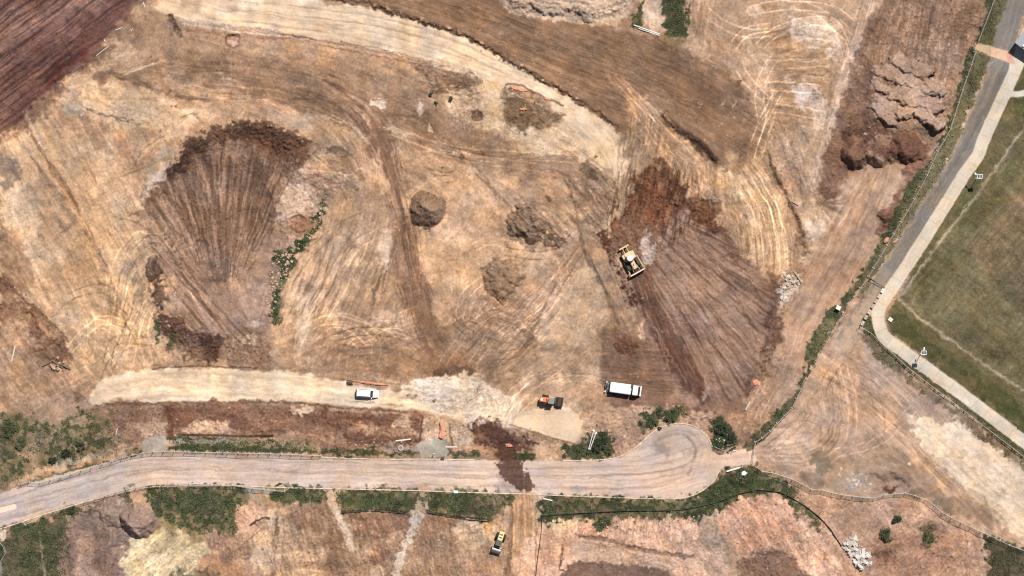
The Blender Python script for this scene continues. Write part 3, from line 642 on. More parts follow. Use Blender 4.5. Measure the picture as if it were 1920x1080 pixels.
P((128,90,70),'200,770 265,765 270,790 230,800',9,8,16,.6,b=.4); P((222,184,148),'255,800 305,790 308,815 262,812',6,6,8,.7,b=.3)
P((190,154,124),'0,760 120,740 170,760 170,800 120,830 60,800 0,790',12,10,16,.7,b=.3)
for s in ('70,780 100,750 130,735','50,745 55,780 60,800','75,790 110,760','90,800 105,770','60,750 70,790'):
    S((216,176,136),2,s,1,1,8,.6,b=.4)
for q in ('795,782 850,800 990,800 960,830 1000,860 840,860 800,850','990,810 1060,830 1056,862 1000,862'):
    P((172,134,106),q,6,6,16,.85,r=.07)
P((220,190,158),'845,800 880,805 900,830 850,835',6,6,8,.6,b=.5)
P((100,66,52),'880,795 930,790 950,815 990,835 970,860 935,855 900,830',8,8,16,.75,b=.3,r=.14)
P((130,94,72),'845,840 900,845 880,855 845,852',5,5,8,.6,b=.4)
P((206,166,128),'797,782 836,792 848,830 800,826',3,3,8,.85); S((86,60,46),4,'792,782 790,805 786,830',1.5,1,8,.8); S((92,66,50),3,'842,795 844,815 848,835',1.5,1,8,.7,b=.3)
P((206,166,128),'1006,828 1056,834 1054,862 1004,862',3,3,8,.9)
S((84,56,42),5,'982,818 990,828 1008,832',2,2,8,.85,h=.2); S((84,56,42),3,'988,812 992,826',1.5,1,8,.8)
# pale working pad
P((228,200,164),'955,792 978,768 1090,772 1092,800 1080,828 1040,818 990,806',4,3,16,.9,r=.015,v=.4,cls=0)
SL='957,793 966,785 984,779 1040,776 1088,776 1091,800 1078,830 1030,818'
P((236,208,174),SL,1.2,1,8,.95,r=.01,v=.35,cls=8,sm=False)
S((120,100,80),2,'955,796 1030,820 1078,832',1,.5,8,.7)
P((206,168,132),'1050,700 1120,690 1130,760 1095,772 1000,765 960,740',12,8,16,.7,b=.2)
for i,s in enumerate(('950,800 960,740 1000,710 1060,700','960,800 975,745 1010,715 1080,708 1135,725','940,790 950,750 985,715','1080,716 1115,722 1140,735','1040,712 1100,710 1145,722')):
    T(s,12,1.8,1.07,seed=i,b=.3)
P((150,112,86),'1086,740 1100,720 1130,750 1120,770 1092,768',8,6,16,.5,b=.4)
# rough ground around the cul-de-sac
P((196,154,122),'1092,770 1200,766 1290,768 1345,782 1340,830 1300,800 1270,792 1230,800 1190,840 1150,860 1120,840',6,6,16,.85,r=.09)
P((176,136,106),'1340,780 1400,775 1440,800 1410,835 1380,846 1340,846',7,6,16,.7,b=.3,r=.07)
for s in ('1095,800 1125,802','1095,812 1122,814','1096,822 1115,824'): S((132,104,78),2,s,1,1,8,.7)
P((70,74,46),'1060,835 1090,828 1120,808 1145,815 1150,840 1135,860 1100,862 1060,862',5,6,8,.88,b=.25,bs=8,wd=.85)
P((100,84,62),'1070,845 1100,840 1110,856 1080,858',5,5,8,.5,b=.5)
P((150,116,90),'1095,850 1140,846 1150,862 1110,862',4,4,8,.6,b=.4)
P((78,86,48),'1210,772 1240,765 1285,768 1275,785 1240,785 1215,808 1198,805 1205,790',5,7,8,.85,b=.4,bs=8,wd=.7)
P((62,62,42),'1335,785 1345,780 1365,795 1380,820 1382,840 1355,850 1336,838',5,5,8,.9,b=.2,bs=8,wd=.85)
P((80,88,50),'1338,780 1350,782 1352,796 1338,796',4,4,8,.7,b=.3,wd=.6)
# ------------------------------------------------------------------ weeds and scrub, west
WS='0,770 60,780 120,800 170,790 180,770 210,775 215,800 260,830 265,845 200,862 100,880 30,905 0,915'
P((132,116,84),WS,8,9,16,.6,b=.45,bs=16,wd=.3)
P((70,78,48),'-20,780 20,775 50,790 60,820 30,850 50,880 0,900 -30,850',7,9,16,.62,b=.9,bs=8,wd=.6,t=-.05)
P((62,70,42),'60,810 110,800 150,820 200,825 195,845 130,870 90,868 70,850',7,9,16,.6,b=.95,bs=8,wd=.6)
P((70,80,46),'105,800 150,770 200,785 200,810 150,820',7,9,16,.5,b=.95,bs=8,wd=.5,t=.1)
P((186,152,122),'60,810 100,800 90,830 50,840',7,8,8,.6,b=.5)
P((214,170,126),'15,905 60,885 110,870 150,858 200,845 262,830 262,838 200,852 150,866 100,882 40,902',3,4,8,.8,b=.35)
P((156,150,138),'105,870 150,856 180,845 205,842 200,850 150,866 110,878',3,4,8,.6,b=.4)
P((72,80,46),'30,912 80,896 150,876 220,860 265,842 270,846 220,866 150,884 80,900',3,4,8,.75,b=.3,wd=.55)
# narrow drains and verge between terrace and estate road
P((72,80,46),'330,820 470,824 580,830 580,840 470,836 330,830',3,3,8,.85,b=.2,wd=.6)
P((178,166,148),'330,824 440,824 440,834 332,832',2,2,8,.8,b=.2); P((210,172,136),'440,826 500,820 580,830 580,840 440,836',2,3,8,.6,b=.4)
P((66,72,42),'315,836 400,832 480,838 583,842 583,848 480,848 315,844',2.5,3,8,.9,b=.15,wd=.7)
S((56,44,34),3.5,'332,815 400,816 470,818 512,818',1,.5,8,.9,b=.2); S((70,50,40),3,'480,816 512,816',1,.5,8,.7)
P((64,74,42),'603,842 640,844 700,840 720,848 785,846 786,853 720,853 620,851 603,848',2.5,4,8,.88,b=.3,bs=8,wd=.65)
P((170,158,140),'690,834 730,832 785,838 785,844 730,842',3,3,8,.5,b=.4)
P((72,82,46),'840,846 870,850 895,848 896,856 850,856',2.5,4,8,.9,b=.2,wd=.75); P((60,78,40),'952,852 985,850 1003,856 1000,862 955,861',2.5,4,8,.9,b=.2,wd=.75)
P((206,152,108),'855,838 905,840 940,842 940,848 855,846',2,3,8,.7,b=.3)
# ------------------------------------------------------------------ estate road with the turning head
RD='-130,968 0,926 36,913 80,899 150,880 220,863 285,850 400,852 500,855 600,859 700,862 800,862 940,863 1060,865 1130,863 1165,856 1195,838 1220,815 1243,801 1275,795 1305,802 1325,820 1334,838 1342,851 1380,848 1415,835 1432,846 1418,866 1395,871 1352,882 1335,905 1302,927 1255,934 1100,930 960,925 760,918 620,915 520,912 440,909 330,910 270,913 200,929 100,957 0,990 -130,1035'
P((211,183,157),RD,1.6,1.2,8,1.0,r=.008,v=.4,cls=2)
P((190,172,156),'-130,960 0,928 120,888 240,860 320,860 250,890 120,935 0,980 -130,1020',14,8,32,.75,b=.15)
P((226,196,166),'300,890 600,885 900,885 930,920 600,908 320,905',12,6,32,.6,b=.3,bs=64)
P((180,158,138),'1220,812 1275,797 1320,820 1335,845 1300,850 1260,850 1220,845',10,6,16,.7,b=.2)
P((222,184,152),'1180,900 1260,880 1320,850 1420,840 1420,862 1340,880 1290,925 1180,925',12,6,32,.6,b=.3)
K(RD,.05,110,2.4,path='-100,990 0,955 100,925 200,896 290,882 450,884 700,890 950,895 1200,895 1300,870 1420,850',pw=60,seed=151)
K(RD,.05,60,6,path='-100,990 0,955 100,925 200,896 290,882 450,884 700,890 950,895 1200,895 1300,870 1420,850',pw=60,seed=152)
for s,w,g in (('320,865 500,868 700,876 930,884',3,.93),('330,898 600,898 760,905 920,908',3,.94),('0,940 100,905 200,880 280,870',4,.94),('0,975 120,938 240,905 330,895',5,.95),('960,890 1100,893 1220,888 1290,870 1305,845 1290,820',4,.88),('1000,915 1150,918 1250,905 1300,880 1315,850',4,.92),('1225,830 1260,815 1290,820 1305,850 1290,890',5,.87),('1232,822 1262,808 1300,814 1318,846 1300,892',3,.91),('1120,870 1180,868 1230,850',4,.93)):
    S(None,w,s,2,1,16,1,b=.4,gain=g)
P((158,142,126),'1228,838 1240,832 1258,850 1255,856',4,3,8,.6,b=.2)
P((104,74,60),'930,866 972,864 982,880 990,892 996,905 998,922 975,924 962,915 950,900 935,885',2.5,5,8,.95,b=.12,bs=4,r=.05)
P((150,120,98),'925,885 945,895 955,915 965,925 935,920',6,6,8,.4,b=.6,bs=8)
P((170,158,142),'545,875 580,868 575,878 540,892',6,6,8,.4,b=.3); P((166,152,136),'1072,912 1098,912 1098,922 1072,922',1.5,1,8,.5,b=.3)
P((148,112,86),'600,858 610,850 790,855 900,860 900,864 600,862',2,2,8,.4,b=.5)
# crossovers
for q in ('266,826 310,818 312,845 268,848','787,828 826,826 838,838 836,854 790,856','462,914 510,914 512,938 520,960 506,954 490,948 462,944'):
    P((178,164,150),q,2,2,8,.95,r=.01,v=.5,cls=7)
P((166,160,146),'814,824 838,828 840,852 812,854',2,2,8,.6)
# ------------------------------------------------------------------ ground south of the estate road
P((186,146,112),'440,935 560,945 640,950 780,955 930,965 930,1090 440,1090',8,6,16,.9,r=.05)
P((150,110,84),'550,950 620,945 640,1010 660,1090 600,1060 560,1000',12,9,32,.6,b=.5,bs=32)
P((150,108,82),'660,958 780,960 760,1010 720,1060 690,1030 670,990',9,8,16,.7,b=.4,r=.07)
P((222,180,140),'530,970 600,1000 620,1060 560,1090 520,1060 515,1000',14,10,32,.55,b=.4,bs=32)
P((150,110,82),'800,960 850,965 860,1030 830,1090 780,1090 780,1040',14,9,32,.5,b=.5,bs=32)
P((222,186,146),'855,975 920,980 925,1010 880,1030 855,1000',6,6,16,.75,b=.2); P((216,160,104),'905,980 922,980 920,998 905,998',1.5,1,8,.7)
P((218,182,146),'720,1000 750,1000 740,1030 715,1015',6,6,8,.5,b=.5)
K('440,940 930,955 930,1090 440,1090',.09,30,4,ang=74,seed=161,hamp=.05)
K('500,1020 680,1020 700,1090 500,1090',.09,40,3,path='480,1070 560,1045 640,1050 720,1080',pw=60,seed=162)
S((128,104,86),8,'520,955 518,1000 514,1045 512,1090',2.5,3,8,.75,b=.25); S((216,184,150),6,'528,960 526,1010 524,1090',3,2,8,.5,b=.4)
P((204,172,140),'612,915 638,915 632,948 625,960 610,935',4,3,8,.85)
S((214,188,162),15,'628,950 640,975 652,1005 660,1030',2,3,8,.85,b=.12); S((120,92,72),2,'662,985 665,1010',1,1,8,.6)
P((200,164,132),'786,915 806,918 800,960 782,965',4,3,8,.85)
S((216,190,164),17,'785,955 776,990 762,1020 750,1050 738,1090',2,4,8,.88,b=.12)
P((170,170,160),'768,970 790,966 786,985 772,985',3,3,8,.5,b=.4)
for s in ('726,1080 755,1020 770,980','700,1045 720,1060','690,1000 706,1008 730,1005'): S((116,86,66),2,s,1.2,2,8,.6,b=.3)
P((198,152,110),'962,930 1000,930 1000,1000 1004,1090 955,1090 962,1000',3,2,8,.9)
K('962,928 1002,928 1004,1090 955,1090',.13,60,2.6,ang=91,seed=163,hamp=.03)
S((222,190,156),9,'1006,925 1014,935 1010,955 1005,985',2,2,8,.7,b=.3); S((120,90,68),6,'958,950 956,1000 952,1050 948,1090',3,2,8,.6,b=.4)
# verge strips
VG=(82,86,52)
for q in ('275,918 330,912 440,911 460,913 462,940 440,965 446,1000 430,1010 400,995 360,1000 330,985 290,960 285,945',
          '510,915 612,917 610,940 560,942 512,936','640,917 785,921 775,950 765,962 720,956 650,958 640,940','806,921 955,926 958,950 940,955 920,975 860,970 806,958'):
    P(VG,q,3,6,8,.85,b=.6,bs=8,t=-.12,wd=.5,r=.06)
for q in ('640,925 780,925 775,945 645,950','810,925 880,925 860,960 810,950','510,925 560,920 600,935 540,940','300,930 430,925 440,960 330,960'):
    P((62,78,40),q,8,8,16,.6,b=.5,bs=16,wd=.8)
P((48,44,34),'862,940 925,935 930,965 860,962',8,8,16,.5,b=.4)
P((160,132,98),'885,930 930,935 950,960 930,972 915,960',7,7,8,.5,b=.5)
P((146,138,84),'285,965 350,990 400,1020 380,1015 320,1000 290,985',7,7,16,.6,b=.4,wd=.2)
S((40,40,30),3,'640,960 700,956 762,960',1.2,1,8,.9); S((40,40,30),3.5,'800,958 850,968 920,975',1.2,1,8,.9)
scarp(.5,'762,962 700,958 640,962',2,20,1,8); scarp(.5,'922,977 850,970 800,960',2,20,1,8)
S((130,96,72),2,'332,912 334,930',1.2,1,8,.6); S((150,140,110),3,'391,915 393,935',1.5,1,8,.5)
# weedy corner and dumped heaps, south west
P((92,88,62),'-130,1040 0,1000 40,985 120,965 200,935 250,920 230,955 190,960 150,970 125,990 120,1090 -130,1200',6,7,16,.8,b=.25,wd=.45,r=.08)
P((62,70,42),'0,1000 60,985 130,960 140,975 115,1000 110,1090 60,1090 0,1070',9,9,16,.62,b=.85,bs=16,wd=.7)
P((196,158,128),'120,965 150,960 180,975 190,1000 150,1000 130,985',6,7,8,.7,b=.35)
S((186,160,132),5,'76,1000 80,1040 84,1090',2,2,8,.75,b=.2); P((222,196,166),'0,1000 12,992 10,1014 0,1016',2,1,8,.8)
P((150,122,104),'122,990 150,965 190,935 215,930 235,950 240,1000 232,1030 245,1090 118,1090 118,1020',5,6,16,.92,r=.08)
P((176,146,124),'150,1000 170,1010 175,1090 140,1090',8,7,16,.5,b=.4); P((168,140,120),'190,945 225,935 235,975 200,990',8,7,16,.5,b=.3)
P((124,96,80),'172,1000 200,985 228,1010 210,1030 235,1090 190,1090',9,8,16,.5,b=.4)
S((96,72,58),2.5,'196,1030 215,1024 232,1020',1.2,2,8,.7)
K('225,940 262,950 285,980 240,990',.12,30,3,ang=75,seed=164,hamp=.05)
P((226,198,150),'240,1008 290,985 330,1000 390,1030 420,1050 440,1090 245,1090',8,7,16,.9,r=.04)
P((200,176,120),'290,990 330,1005 360,1020 320,1015',8,8,16,.6,b=.5,wd=.15)
K('240,1000 300,990 420,1050 440,1090 245,1090',.08,26,4,ang=-35,seed=165)
P((196,146,108),'372,1050 400,1035 430,1050 470,1075 480,1090 380,1090',6,5,16,.8)
P((96,84,62),'325,1072 390,1068 410,1090 320,1090',6,7,8,.6,b=.4,wd=.3)
P((210,164,132),'440,960 470,945 500,955 505,980 470,1010 450,1000',5,6,8,.85,r=.1); P((166,128,104),'385,1010 420,1000 445,1010 470,1050 440,1050 400,1035',7,7,16,.8,b=.2,r=.1)
P((226,190,150),'490,975 520,955 510,1020 505,1080 470,1050',8,7,16,.6,b=.3)
S((70,50,40),4,'470,985 485,975 497,970 505,972',1.2,1.5,8,.9); S((122,92,74),2,'440,1035 470,1010 495,985',1.2,1.5,8,.7,b=.2)
scarp(.8,'505,970 497,968 485,973 470,983',2.5,14,1,8)
mound(212,962,30,32,2.6,-20,.8,4,lean=.3,cls=53,col=(170,142,122),a=.9,rough=.05,flat=.2,seed=7)
mound(259,977,37,31,4.2,25,1.0,3,lean=.5,flat=.42,cls=54,col=(162,132,112),a=.95,rough=.04,seed=8)
# pink cut slopes, south east
P((224,176,142),'1015,985 1060,975 1100,985 1250,968 1300,975 1340,960 1395,930 1470,932 1500,950 1540,990 1580,1030 1610,1090 1000,1090',6,6,16,.93,r=.05)
P((206,158,122),'1015,990 1060,985 1055,1060 1010,1090',8,7,16,.7,b=.3,r=.06); P((226,190,146),'1025,985 1060,972 1075,985 1045,1000',4,4,8,.8,b=.2)
P((216,154,116),'1075,980 1110,985 1120,1000 1085,1005',5,6,8,.6,b=.4)
P((214,172,140),'1080,1010 1180,1020 1280,1045 1340,1060 1300,1090 1260,1080 1180,1060 1090,1055',6,6,16,.8)
P((178,148,122),'1305,980 1345,965 1350,1000 1400,1070 1420,1090 1380,1090 1330,1020',9,8,16,.75,b=.2,r=.05)
P((222,160,124),'1350,960 1400,935 1450,945 1500,990 1480,1020 1420,1050 1380,1050',14,9,32,.6,b=.3)
K('1060,975 1300,975 1300,1045 1120,1010',.09,30,3.5,ang=96,seed=171,hamp=.07)
K('1330,960 1480,930 1560,1020 1440,1060',.10,34,3,ang=64,seed=172,hamp=.07)
specks('1060,980 1300,975 1290,1040 1120,1005',160,.6,1.6,[(150,108,82),(236,206,178)],.15,seed=17)
specks('1350,960 1450,935 1550,1020 1420,1060',140,.6,1.8,[(160,110,82),(240,206,176)],.15,seed=18)
S((122,98,80),6,'1085,1006 1130,1012 1180,1025 1230,1036 1300,1046',2,2,8,.8,b=.25,h=-.3); S((172,128,96),2,'1095,1018 1180,1030 1260,1044',1.2,1,8,.6)
scarp(.7,'1300,1048 1230,1038 1180,1027 1130,1014 1085,1008',3,30,2,8)
P((134,104,86),'1070,1062 1110,1054 1180,1060 1230,1068 1270,1085 1280,1100 1040,1100 1056,1080',5,5,16,.92,r=.07)
S((76,54,42),4,'1066,1064 1085,1058 1105,1060',2,3,8,.8,b=.2); S((80,58,44),2,'1056,1018 1052,1050 1050,1070 1064,1070',1.2,2,8,.8,b=.2)
P((148,112,90),'1386,1050 1420,1035 1460,1030 1490,1060 1505,1095 1390,1095',6,7,16,.9,r=.16)
specks('1390,1040 1470,1030 1500,1090 1390,1090',110,1,3,[(120,84,66),(180,140,112)],.3,seed=19)
# grass strip under the turning head
P((70,76,46),'1018,930 1100,931 1255,937 1302,930 1337,907 1355,884 1400,874 1418,872 1440,890 1480,905 1500,920 1480,935 1440,925 1395,930 1370,945 1340,962 1300,972 1250,968 1200,972 1150,975 1138,990 1125,996 1112,975 1060,975 1020,985',3,6,8,.88,b=.5,bs=8,t=-.2,wd=.55,r=.06)
P((120,108,74),'1120,938 1250,940 1240,955 1130,958',9,8,16,.6,b=.4)
P((54,72,36),'1340,905 1400,885 1430,900 1440,915 1380,930 1340,950 1300,955',9,8,16,.7,b=.35,wd=.9)
P((46,48,34),'1360,890 1400,885 1400,910 1370,910',7,7,8,.6,b=.4,wd=.6)
P((52,62,36),'1116,972 1138,972 1136,992 1122,995',4,4,8,.7,wd=.6); P((58,56,40),'1312,965 1322,960 1314,980 1308,982',3,3,8,.8)
specks('1230,958 1285,960 1280,970 1230,968',20,1,2.4,[(210,150,120),(160,100,70)],.2,seed=20)
P((62,70,40),'1480,935 1510,945 1530,965 1545,985 1530,990 1505,965 1490,960',5,6,8,.7,b=.4,wd=.5)
# ------------------------------------------------------------------ big dirt lot
LOT='1545,655 1575,610 1600,585 1625,615 1660,655 1700,690 1760,735 1830,790 1930,868 2060,960 2060,1120 1930,1038 1870,1020 1800,975 1745,940 1690,932 1635,940 1580,930 1520,915 1480,895 1440,878 1420,868 1416,840 1436,820 1462,790 1488,765 1498,742 1518,702'
P((196,158,128),LOT,3.5,3,8,.95,r=.02,v=.6)
P((172,148,126),'1620,650 1700,700 1760,750 1820,790 1760,800 1690,760 1640,700',16,10,32,.65,b=.3,bs=32)
P((206,160,118),'1530,680 1580,700 1640,750 1720,830 1800,900 1850,970 1780,930 1700,860 1620,790 1560,730',16,12,32,.65,b=.3,bs=32)
P((170,140,112),'1520,870 1560,830 1640,800 1700,850 1720,900 1690,925 1640,935 1560,920',20,14,32,.6,b=.4,bs=32)
P((218,182,152),'1440,850 1500,810 1550,850 1520,885 1450,870',12,8,32,.6,b=.3)
P((214,178,144),'1760,840 1800,900 1850,950 1800,920 1720,850',14,8,32,.4,b=.3)
K(LOT,.09,90,2.6,path='1540,660 1600,700 1680,760 1760,850 1850,950 1960,1030',pw=90,seed=181,hamp=.015)
K('1420,840 1500,760 1560,700 1620,700 1600,800 1520,880 1430,870',.09,60,2.6,path='1600,640 1560,720 1570,790 1520,850 1420,860',pw=70,seed=182,hamp=.015)
for i,s in enumerate(('1560,690 1570,760 1560,830 1500,860 1430,858','1580,680 1600,760 1590,830 1540,870','1600,640 1560,700 1500,790 1430,850','1560,720 1640,780 1720,850 1800,930','1545,700 1620,740 1700,810 1780,900 1840,960','1640,700 1700,760 1740,820','1600,660 1640,740 1650,810 1610,850','1560,850 1640,830 1700,780 1720,760','1450,800 1500,780 1545,800 1540,850','1850,960 1880,990')):
    T(s,15,2.4,1.09 if i%2 else .92,seed=i+5,b=.5)
SAND='1700,772 1715,785 1735,782 1760,795 1790,788 1810,800 1850,825 1930,872 2060,960 2060,1090 1930,1015 1880,985 1840,950 1790,900 1740,850 1715,815'
P((230,203,168),SAND,4,5,8,.93,r=.02,v=.55)
P((230,200,170),'1760,800 1850,840 1930,900 1930,960 1850,900 1780,850',18,10,32,.5,b=.4,bs=32)
K(SAND,.05,60,4,ang=42,seed=183)
P((150,132,110),'1522,862 1535,845 1550,850 1560,875 1550,888 1535,886',4,5,8,.7,b=.25); P((150,128,112),'1500,888 1535,886 1540,910 1520,918',4,4,8,.65,b=.3)
P((176,164,152),'1570,890 1620,885 1640,910 1600,925 1570,910',9,8,16,.5,b=.5); specks('1590,890 1630,890 1630,920 1595,915',40,1,2.4,[(224,210,196)],.1,seed=21)
mound(1668,902,36,20,-.9,10,.8,5,flat=.2); P((158,128,104),'1630,890 1690,885 1710,905 1680,920 1650,922',8,6,16,.6,b=.2); P((98,62,46),'1655,918 1682,914 1678,924 1660,926',3,3,8,.85)
P((116,96,74),'1715,915 1780,930 1830,965 1860,985 1800,970 1740,940 1712,932',8,6,16,.55,b=.4)
P((150,118,92),'1800,930 1860,940 1880,990 1840,980',12,9,16,.5,b=.4)
# scrubby earth at the south east corner
P((200,156,126),'1490,920 1580,935 1690,936 1745,945 1800,980 1870,1025 1930,1042 1930,1100 1610,1100 1580,1030 1540,980',4,4,8,.9,r=.05)
P((176,138,110),'1500,935 1600,945 1660,960 1640,1010 1590,1010 1550,975',14,10,32,.55,b=.35)
P((164,118,92),'1640,1010 1700,1000 1770,990 1780,1060 1700,1090 1640,1070',14,10,32,.6,b=.4,bs=32,r=.08)
P((226,180,148),'1650,950 1680,955 1690,990 1660,985',8,7,16,.6,b=.4); P((178,140,112),'1690,940 1720,945 1700,955 1670,955',6,5,8,.6,b=.4)
P((104,92,64),'1730,985 1750,980 1760,1000 1740,1030 1728,1020',7,7,8,.65,b=.5,wd=.35)
P((112,78,62),'1645,1030 1680,1025 1670,1050 1645,1050',7,7,8,.6,b=.4)
S((206,170,140),8,'1838,990 1842,1040 1848,1100',3,3,8,.6,b=.3); S((140,104,80),3,'1812,1000 1812,1090',1.5,2,8,.6,b=.3)
P((78,74,52),'1845,1005 1880,1015 1930,1035 1990,1080 1990,1120 1870,1120 1855,1060',5,6,8,.85,b=.25,wd=.45)
S((178,136,106),10,'1500,960 1550,1010 1585,1060 1600,1100',3,3,8,.6,b=.3); S((120,86,66),4,'1530,1020 1560,1060 1575,1090',2,3,8,.6,b=.4,h=-.1)
# ------------------------------------------------------------------ east verge, roads and oval
EV='1905,-130 1866,0 1836,78 1829,100 1806,162 1792,208 1778,250 1756,284 1730,340 1702,392 1672,442 1626,520 1600,558 1578,594 1558,624 1536,660 1516,704 1494,744 1484,768 1458,794 1434,822 1414,836 1400,846 1394,838 1420,810 1450,775 1480,745 1500,715 1512,680 1512,650 1540,600 1570,570 1600,530 1650,450 1690,370 1722,320 1745,300 1768,255 1786,205 1800,150 1812,110 1836,60 1850,0 1880,-130'
P((86,88,56),EV,2.5,4,8,.88,b=.35,bs=8,t=-.2,wd=.48,r=.05)
P((126,116,80),'1890,-130 1890,0 1862,84 1858,110 1838,165 1815,215 1800,265 1775,310 1740,370 1700,430 1660,490 1632,535 1612,560 1626,522 1672,442 1702,392 1730,340 1756,284 1778,250 1792,208 1806,162 1829,100 1836,78 1866,0 1905,-130',3,4,8,.9,b=.1,wd=.2)
P((86,90,54),'1866,0 1885,0 1862,70 1840,76',6,6,16,.6,b=.5,wd=.4); P((86,88,54),'1832,100 1850,110 1830,165 1810,165',6,6,16,.6,b=.5,wd=.4)
P((140,128,84),'1515,650 1545,610 1560,610 1535,650 1512,668',6,6,8,.6,b=.3)
P((206,170,140),'1893,-130 1893,0 1864,82 1858,112 1836,165 1812,222 1794,270 1770,318 1735,376 1692,440 1650,505 1628,545 1650,545 1700,460 1750,380 1800,280 1850,160 1880,60 1920,-60',3,4,8,.75,b=.25)
ASP='1915,-130 1888,0 1868,60 1857,105 1840,165 1815,225 1796,272 1765,325 1725,390 1688,445 1655,500 1632,540 1610,570 1590,602 1566,640 1590,660 1610,625 1628,590 1650,566 1668,534 1698,482 1742,414 1775,361 1812,306 1842,268 1870,196 1900,124 1904,84 1914,40 1930,0 1970,-130'
P((134,127,122),ASP,2,1.5,8,.95,r=.008,v=.5,cls=3)
P((166,148,132),'1566,640 1600,590 1640,530 1670,510 1650,550 1620,600 1592,658',9,6,16,.75,b=.2)
P((112,106,106),'1880,130 1892,130 1850,215 1810,285 1760,355 1700,445 1690,440 1770,320 1830,220',8,5,16,.5,b=.4,bs=32)
K(ASP,.07,80,2.2,path='1920,-60 1898,20 1870,110 1825,225 1760,335 1690,445 1640,525 1595,600 1570,640',pw=40,seed=191)
S((186,160,136),5,'1862,110 1838,175 1812,230 1795,275 1764,328 1725,392 1688,450 1655,505',2.5,3,16,.6,b=.3)
P((204,166,136),'1560,648 1600,590 1628,545 1645,560 1620,610 1600,655 1580,680 1545,690',7,6,16,.55,b=.3)
# oval and grass east of the path
GE='1990,-130 1960,0 1925,110 1912,124 1852,262 1790,375 1735,460 1692,545 1672,578 1662,600 1672,625 1700,645 1790,715 1860,772 1990,862 1990,1000 2080,1000 2080,-130'
P((106,100,72),GE,3,3,8,.95,b=.05,cls=5,wd=.0,r=.03)
P((70,78,46),'1912,130 2080,0 2080,260 1925,240 1900,200',12,8,32,.6,b=.4,bs=32,wd=.4)
OV='1912,275 1960,200 2080,160 2080,860 1925,738 1870,700 1800,652 1740,600 1695,560 1705,540 1790,420'
P((112,105,78),OV,6,4,16,.8,b=.1,bs=32)
P((92,90,62),'1912,280 1925,300 1830,440 1760,530 1720,560 1705,545 1800,420',12,8,32,.6,b=.35,bs=32,wd=.4)
P((128,110,88),'1860,400 1960,330 1960,560 1880,540 1820,480',26,16,64,.6,b=.5,bs=64)
P((94,88,68),'1880,480 1960,520 1960,600 1880,560',20,14,32,.5,b=.5,bs=32)
P((92,88,64),'1720,570 1760,600 1860,670 1960,740 1960,690 1860,620 1770,570',14,8,32,.5,b=.4,bs=32)
K(OV,.07,70,4,ang=-50,seed=192); K(OV,.06,60,5,ang=38,seed=193)
P((66,72,44),'1668,600 1690,580 1710,600 1790,670 1860,720 1940,780 1940,850 1860,760 1780,700 1700,640 1672,622',9,8,16,.65,b=.3,bs=16,wd=.5)
P((108,94,66),'1740,660 1800,690 1850,745 1800,720 1760,690',9,8,16,.5,b=.4)
P((74,80,48),'1820,350 1840,330 1830,370 1760,470 1720,530 1712,520 1770,440',9,6,16,.4,b=.4,wd=.3)
P((84,86,54),'1640,600 1660,640 1720,690 1800,745 1930,850 1930,870 1800,765 1720,705 1660,660 1622,620 1612,600 1625,590',4,4,8,.85,b=.2,wd=.4)
P((104,92,66),'1608,625 1630,630 1700,695 1790,765 1930,872 1930,884 1790,782 1690,705 1640,670',5,5,8,.7,b=.35,bs=16,wd=.2)
S((158,134,104),4,'1620,618 1650,645 1700,685 1800,760 1930,862',1.5,2,8,.6,b=.4)
# strip paths at the oval edge
EP='1935,225 1908,258 1876,305 1840,355 1800,405 1760,458 1720,514 1690,556'
EQ='1686,560 1715,588 1760,622 1800,650 1850,686 1935,744'
for e in (EP,EQ):
    S((172,154,124),6.5,e,1.5,2,8,.85,b=.25,bs=8,cls=9,r=.03)
    S((206,188,158),1.6,e,.8,1,8,.6,b=.3)
S((104,88,66),1.2,'1932,228 1876,308 1800,408 1720,517 1688,560',.8,1,8,.6,b=.3)
# concrete footpath
FP='1928,60 1906,124 1880,184 1845,262 1835,290 1810,325 1785,365 1733,448 1700,500 1678,532 1656,566 1648,584 1648,605 1655,625 1668,641 1690,656 1723,680 1793,731 1850,774 1920,828 2060,936'
S((222,204,184),24,FP,1.0,.4,8,1.0,cls=4,r=.006,v=.3)
K(None,.03,40,5,path=FP,pw=12,f=3,seed=194)
P((222,204,184),'1893,118 1906,106 1918,118 1914,134 1895,136',1,0,8,.95,cls=4,v=.3,r=.006)
S((222,206,186),11,'1896,176 1912,176 1945,168',1,.3,8,1,cls=4,r=.006,v=.3)
P((150,140,128),'1660,500 1672,510 1650,540 1640,532',4,3,8,.4)
# crossing
P((232,186,154),'1858,87 1893,97 1902,112 1896,120 1857,105',1,.3,8,1,cls=10,r=.004,v=.35,sm=False)
P((236,164,136),'1888,96 1894,98 1902,112 1896,119 1886,114',3,2,8,.7)
P((208,172,140),'1828,80 1858,86 1856,105 1828,92',1.5,1,8,.9,cls=10,r=.01,v=.4,sm=False)
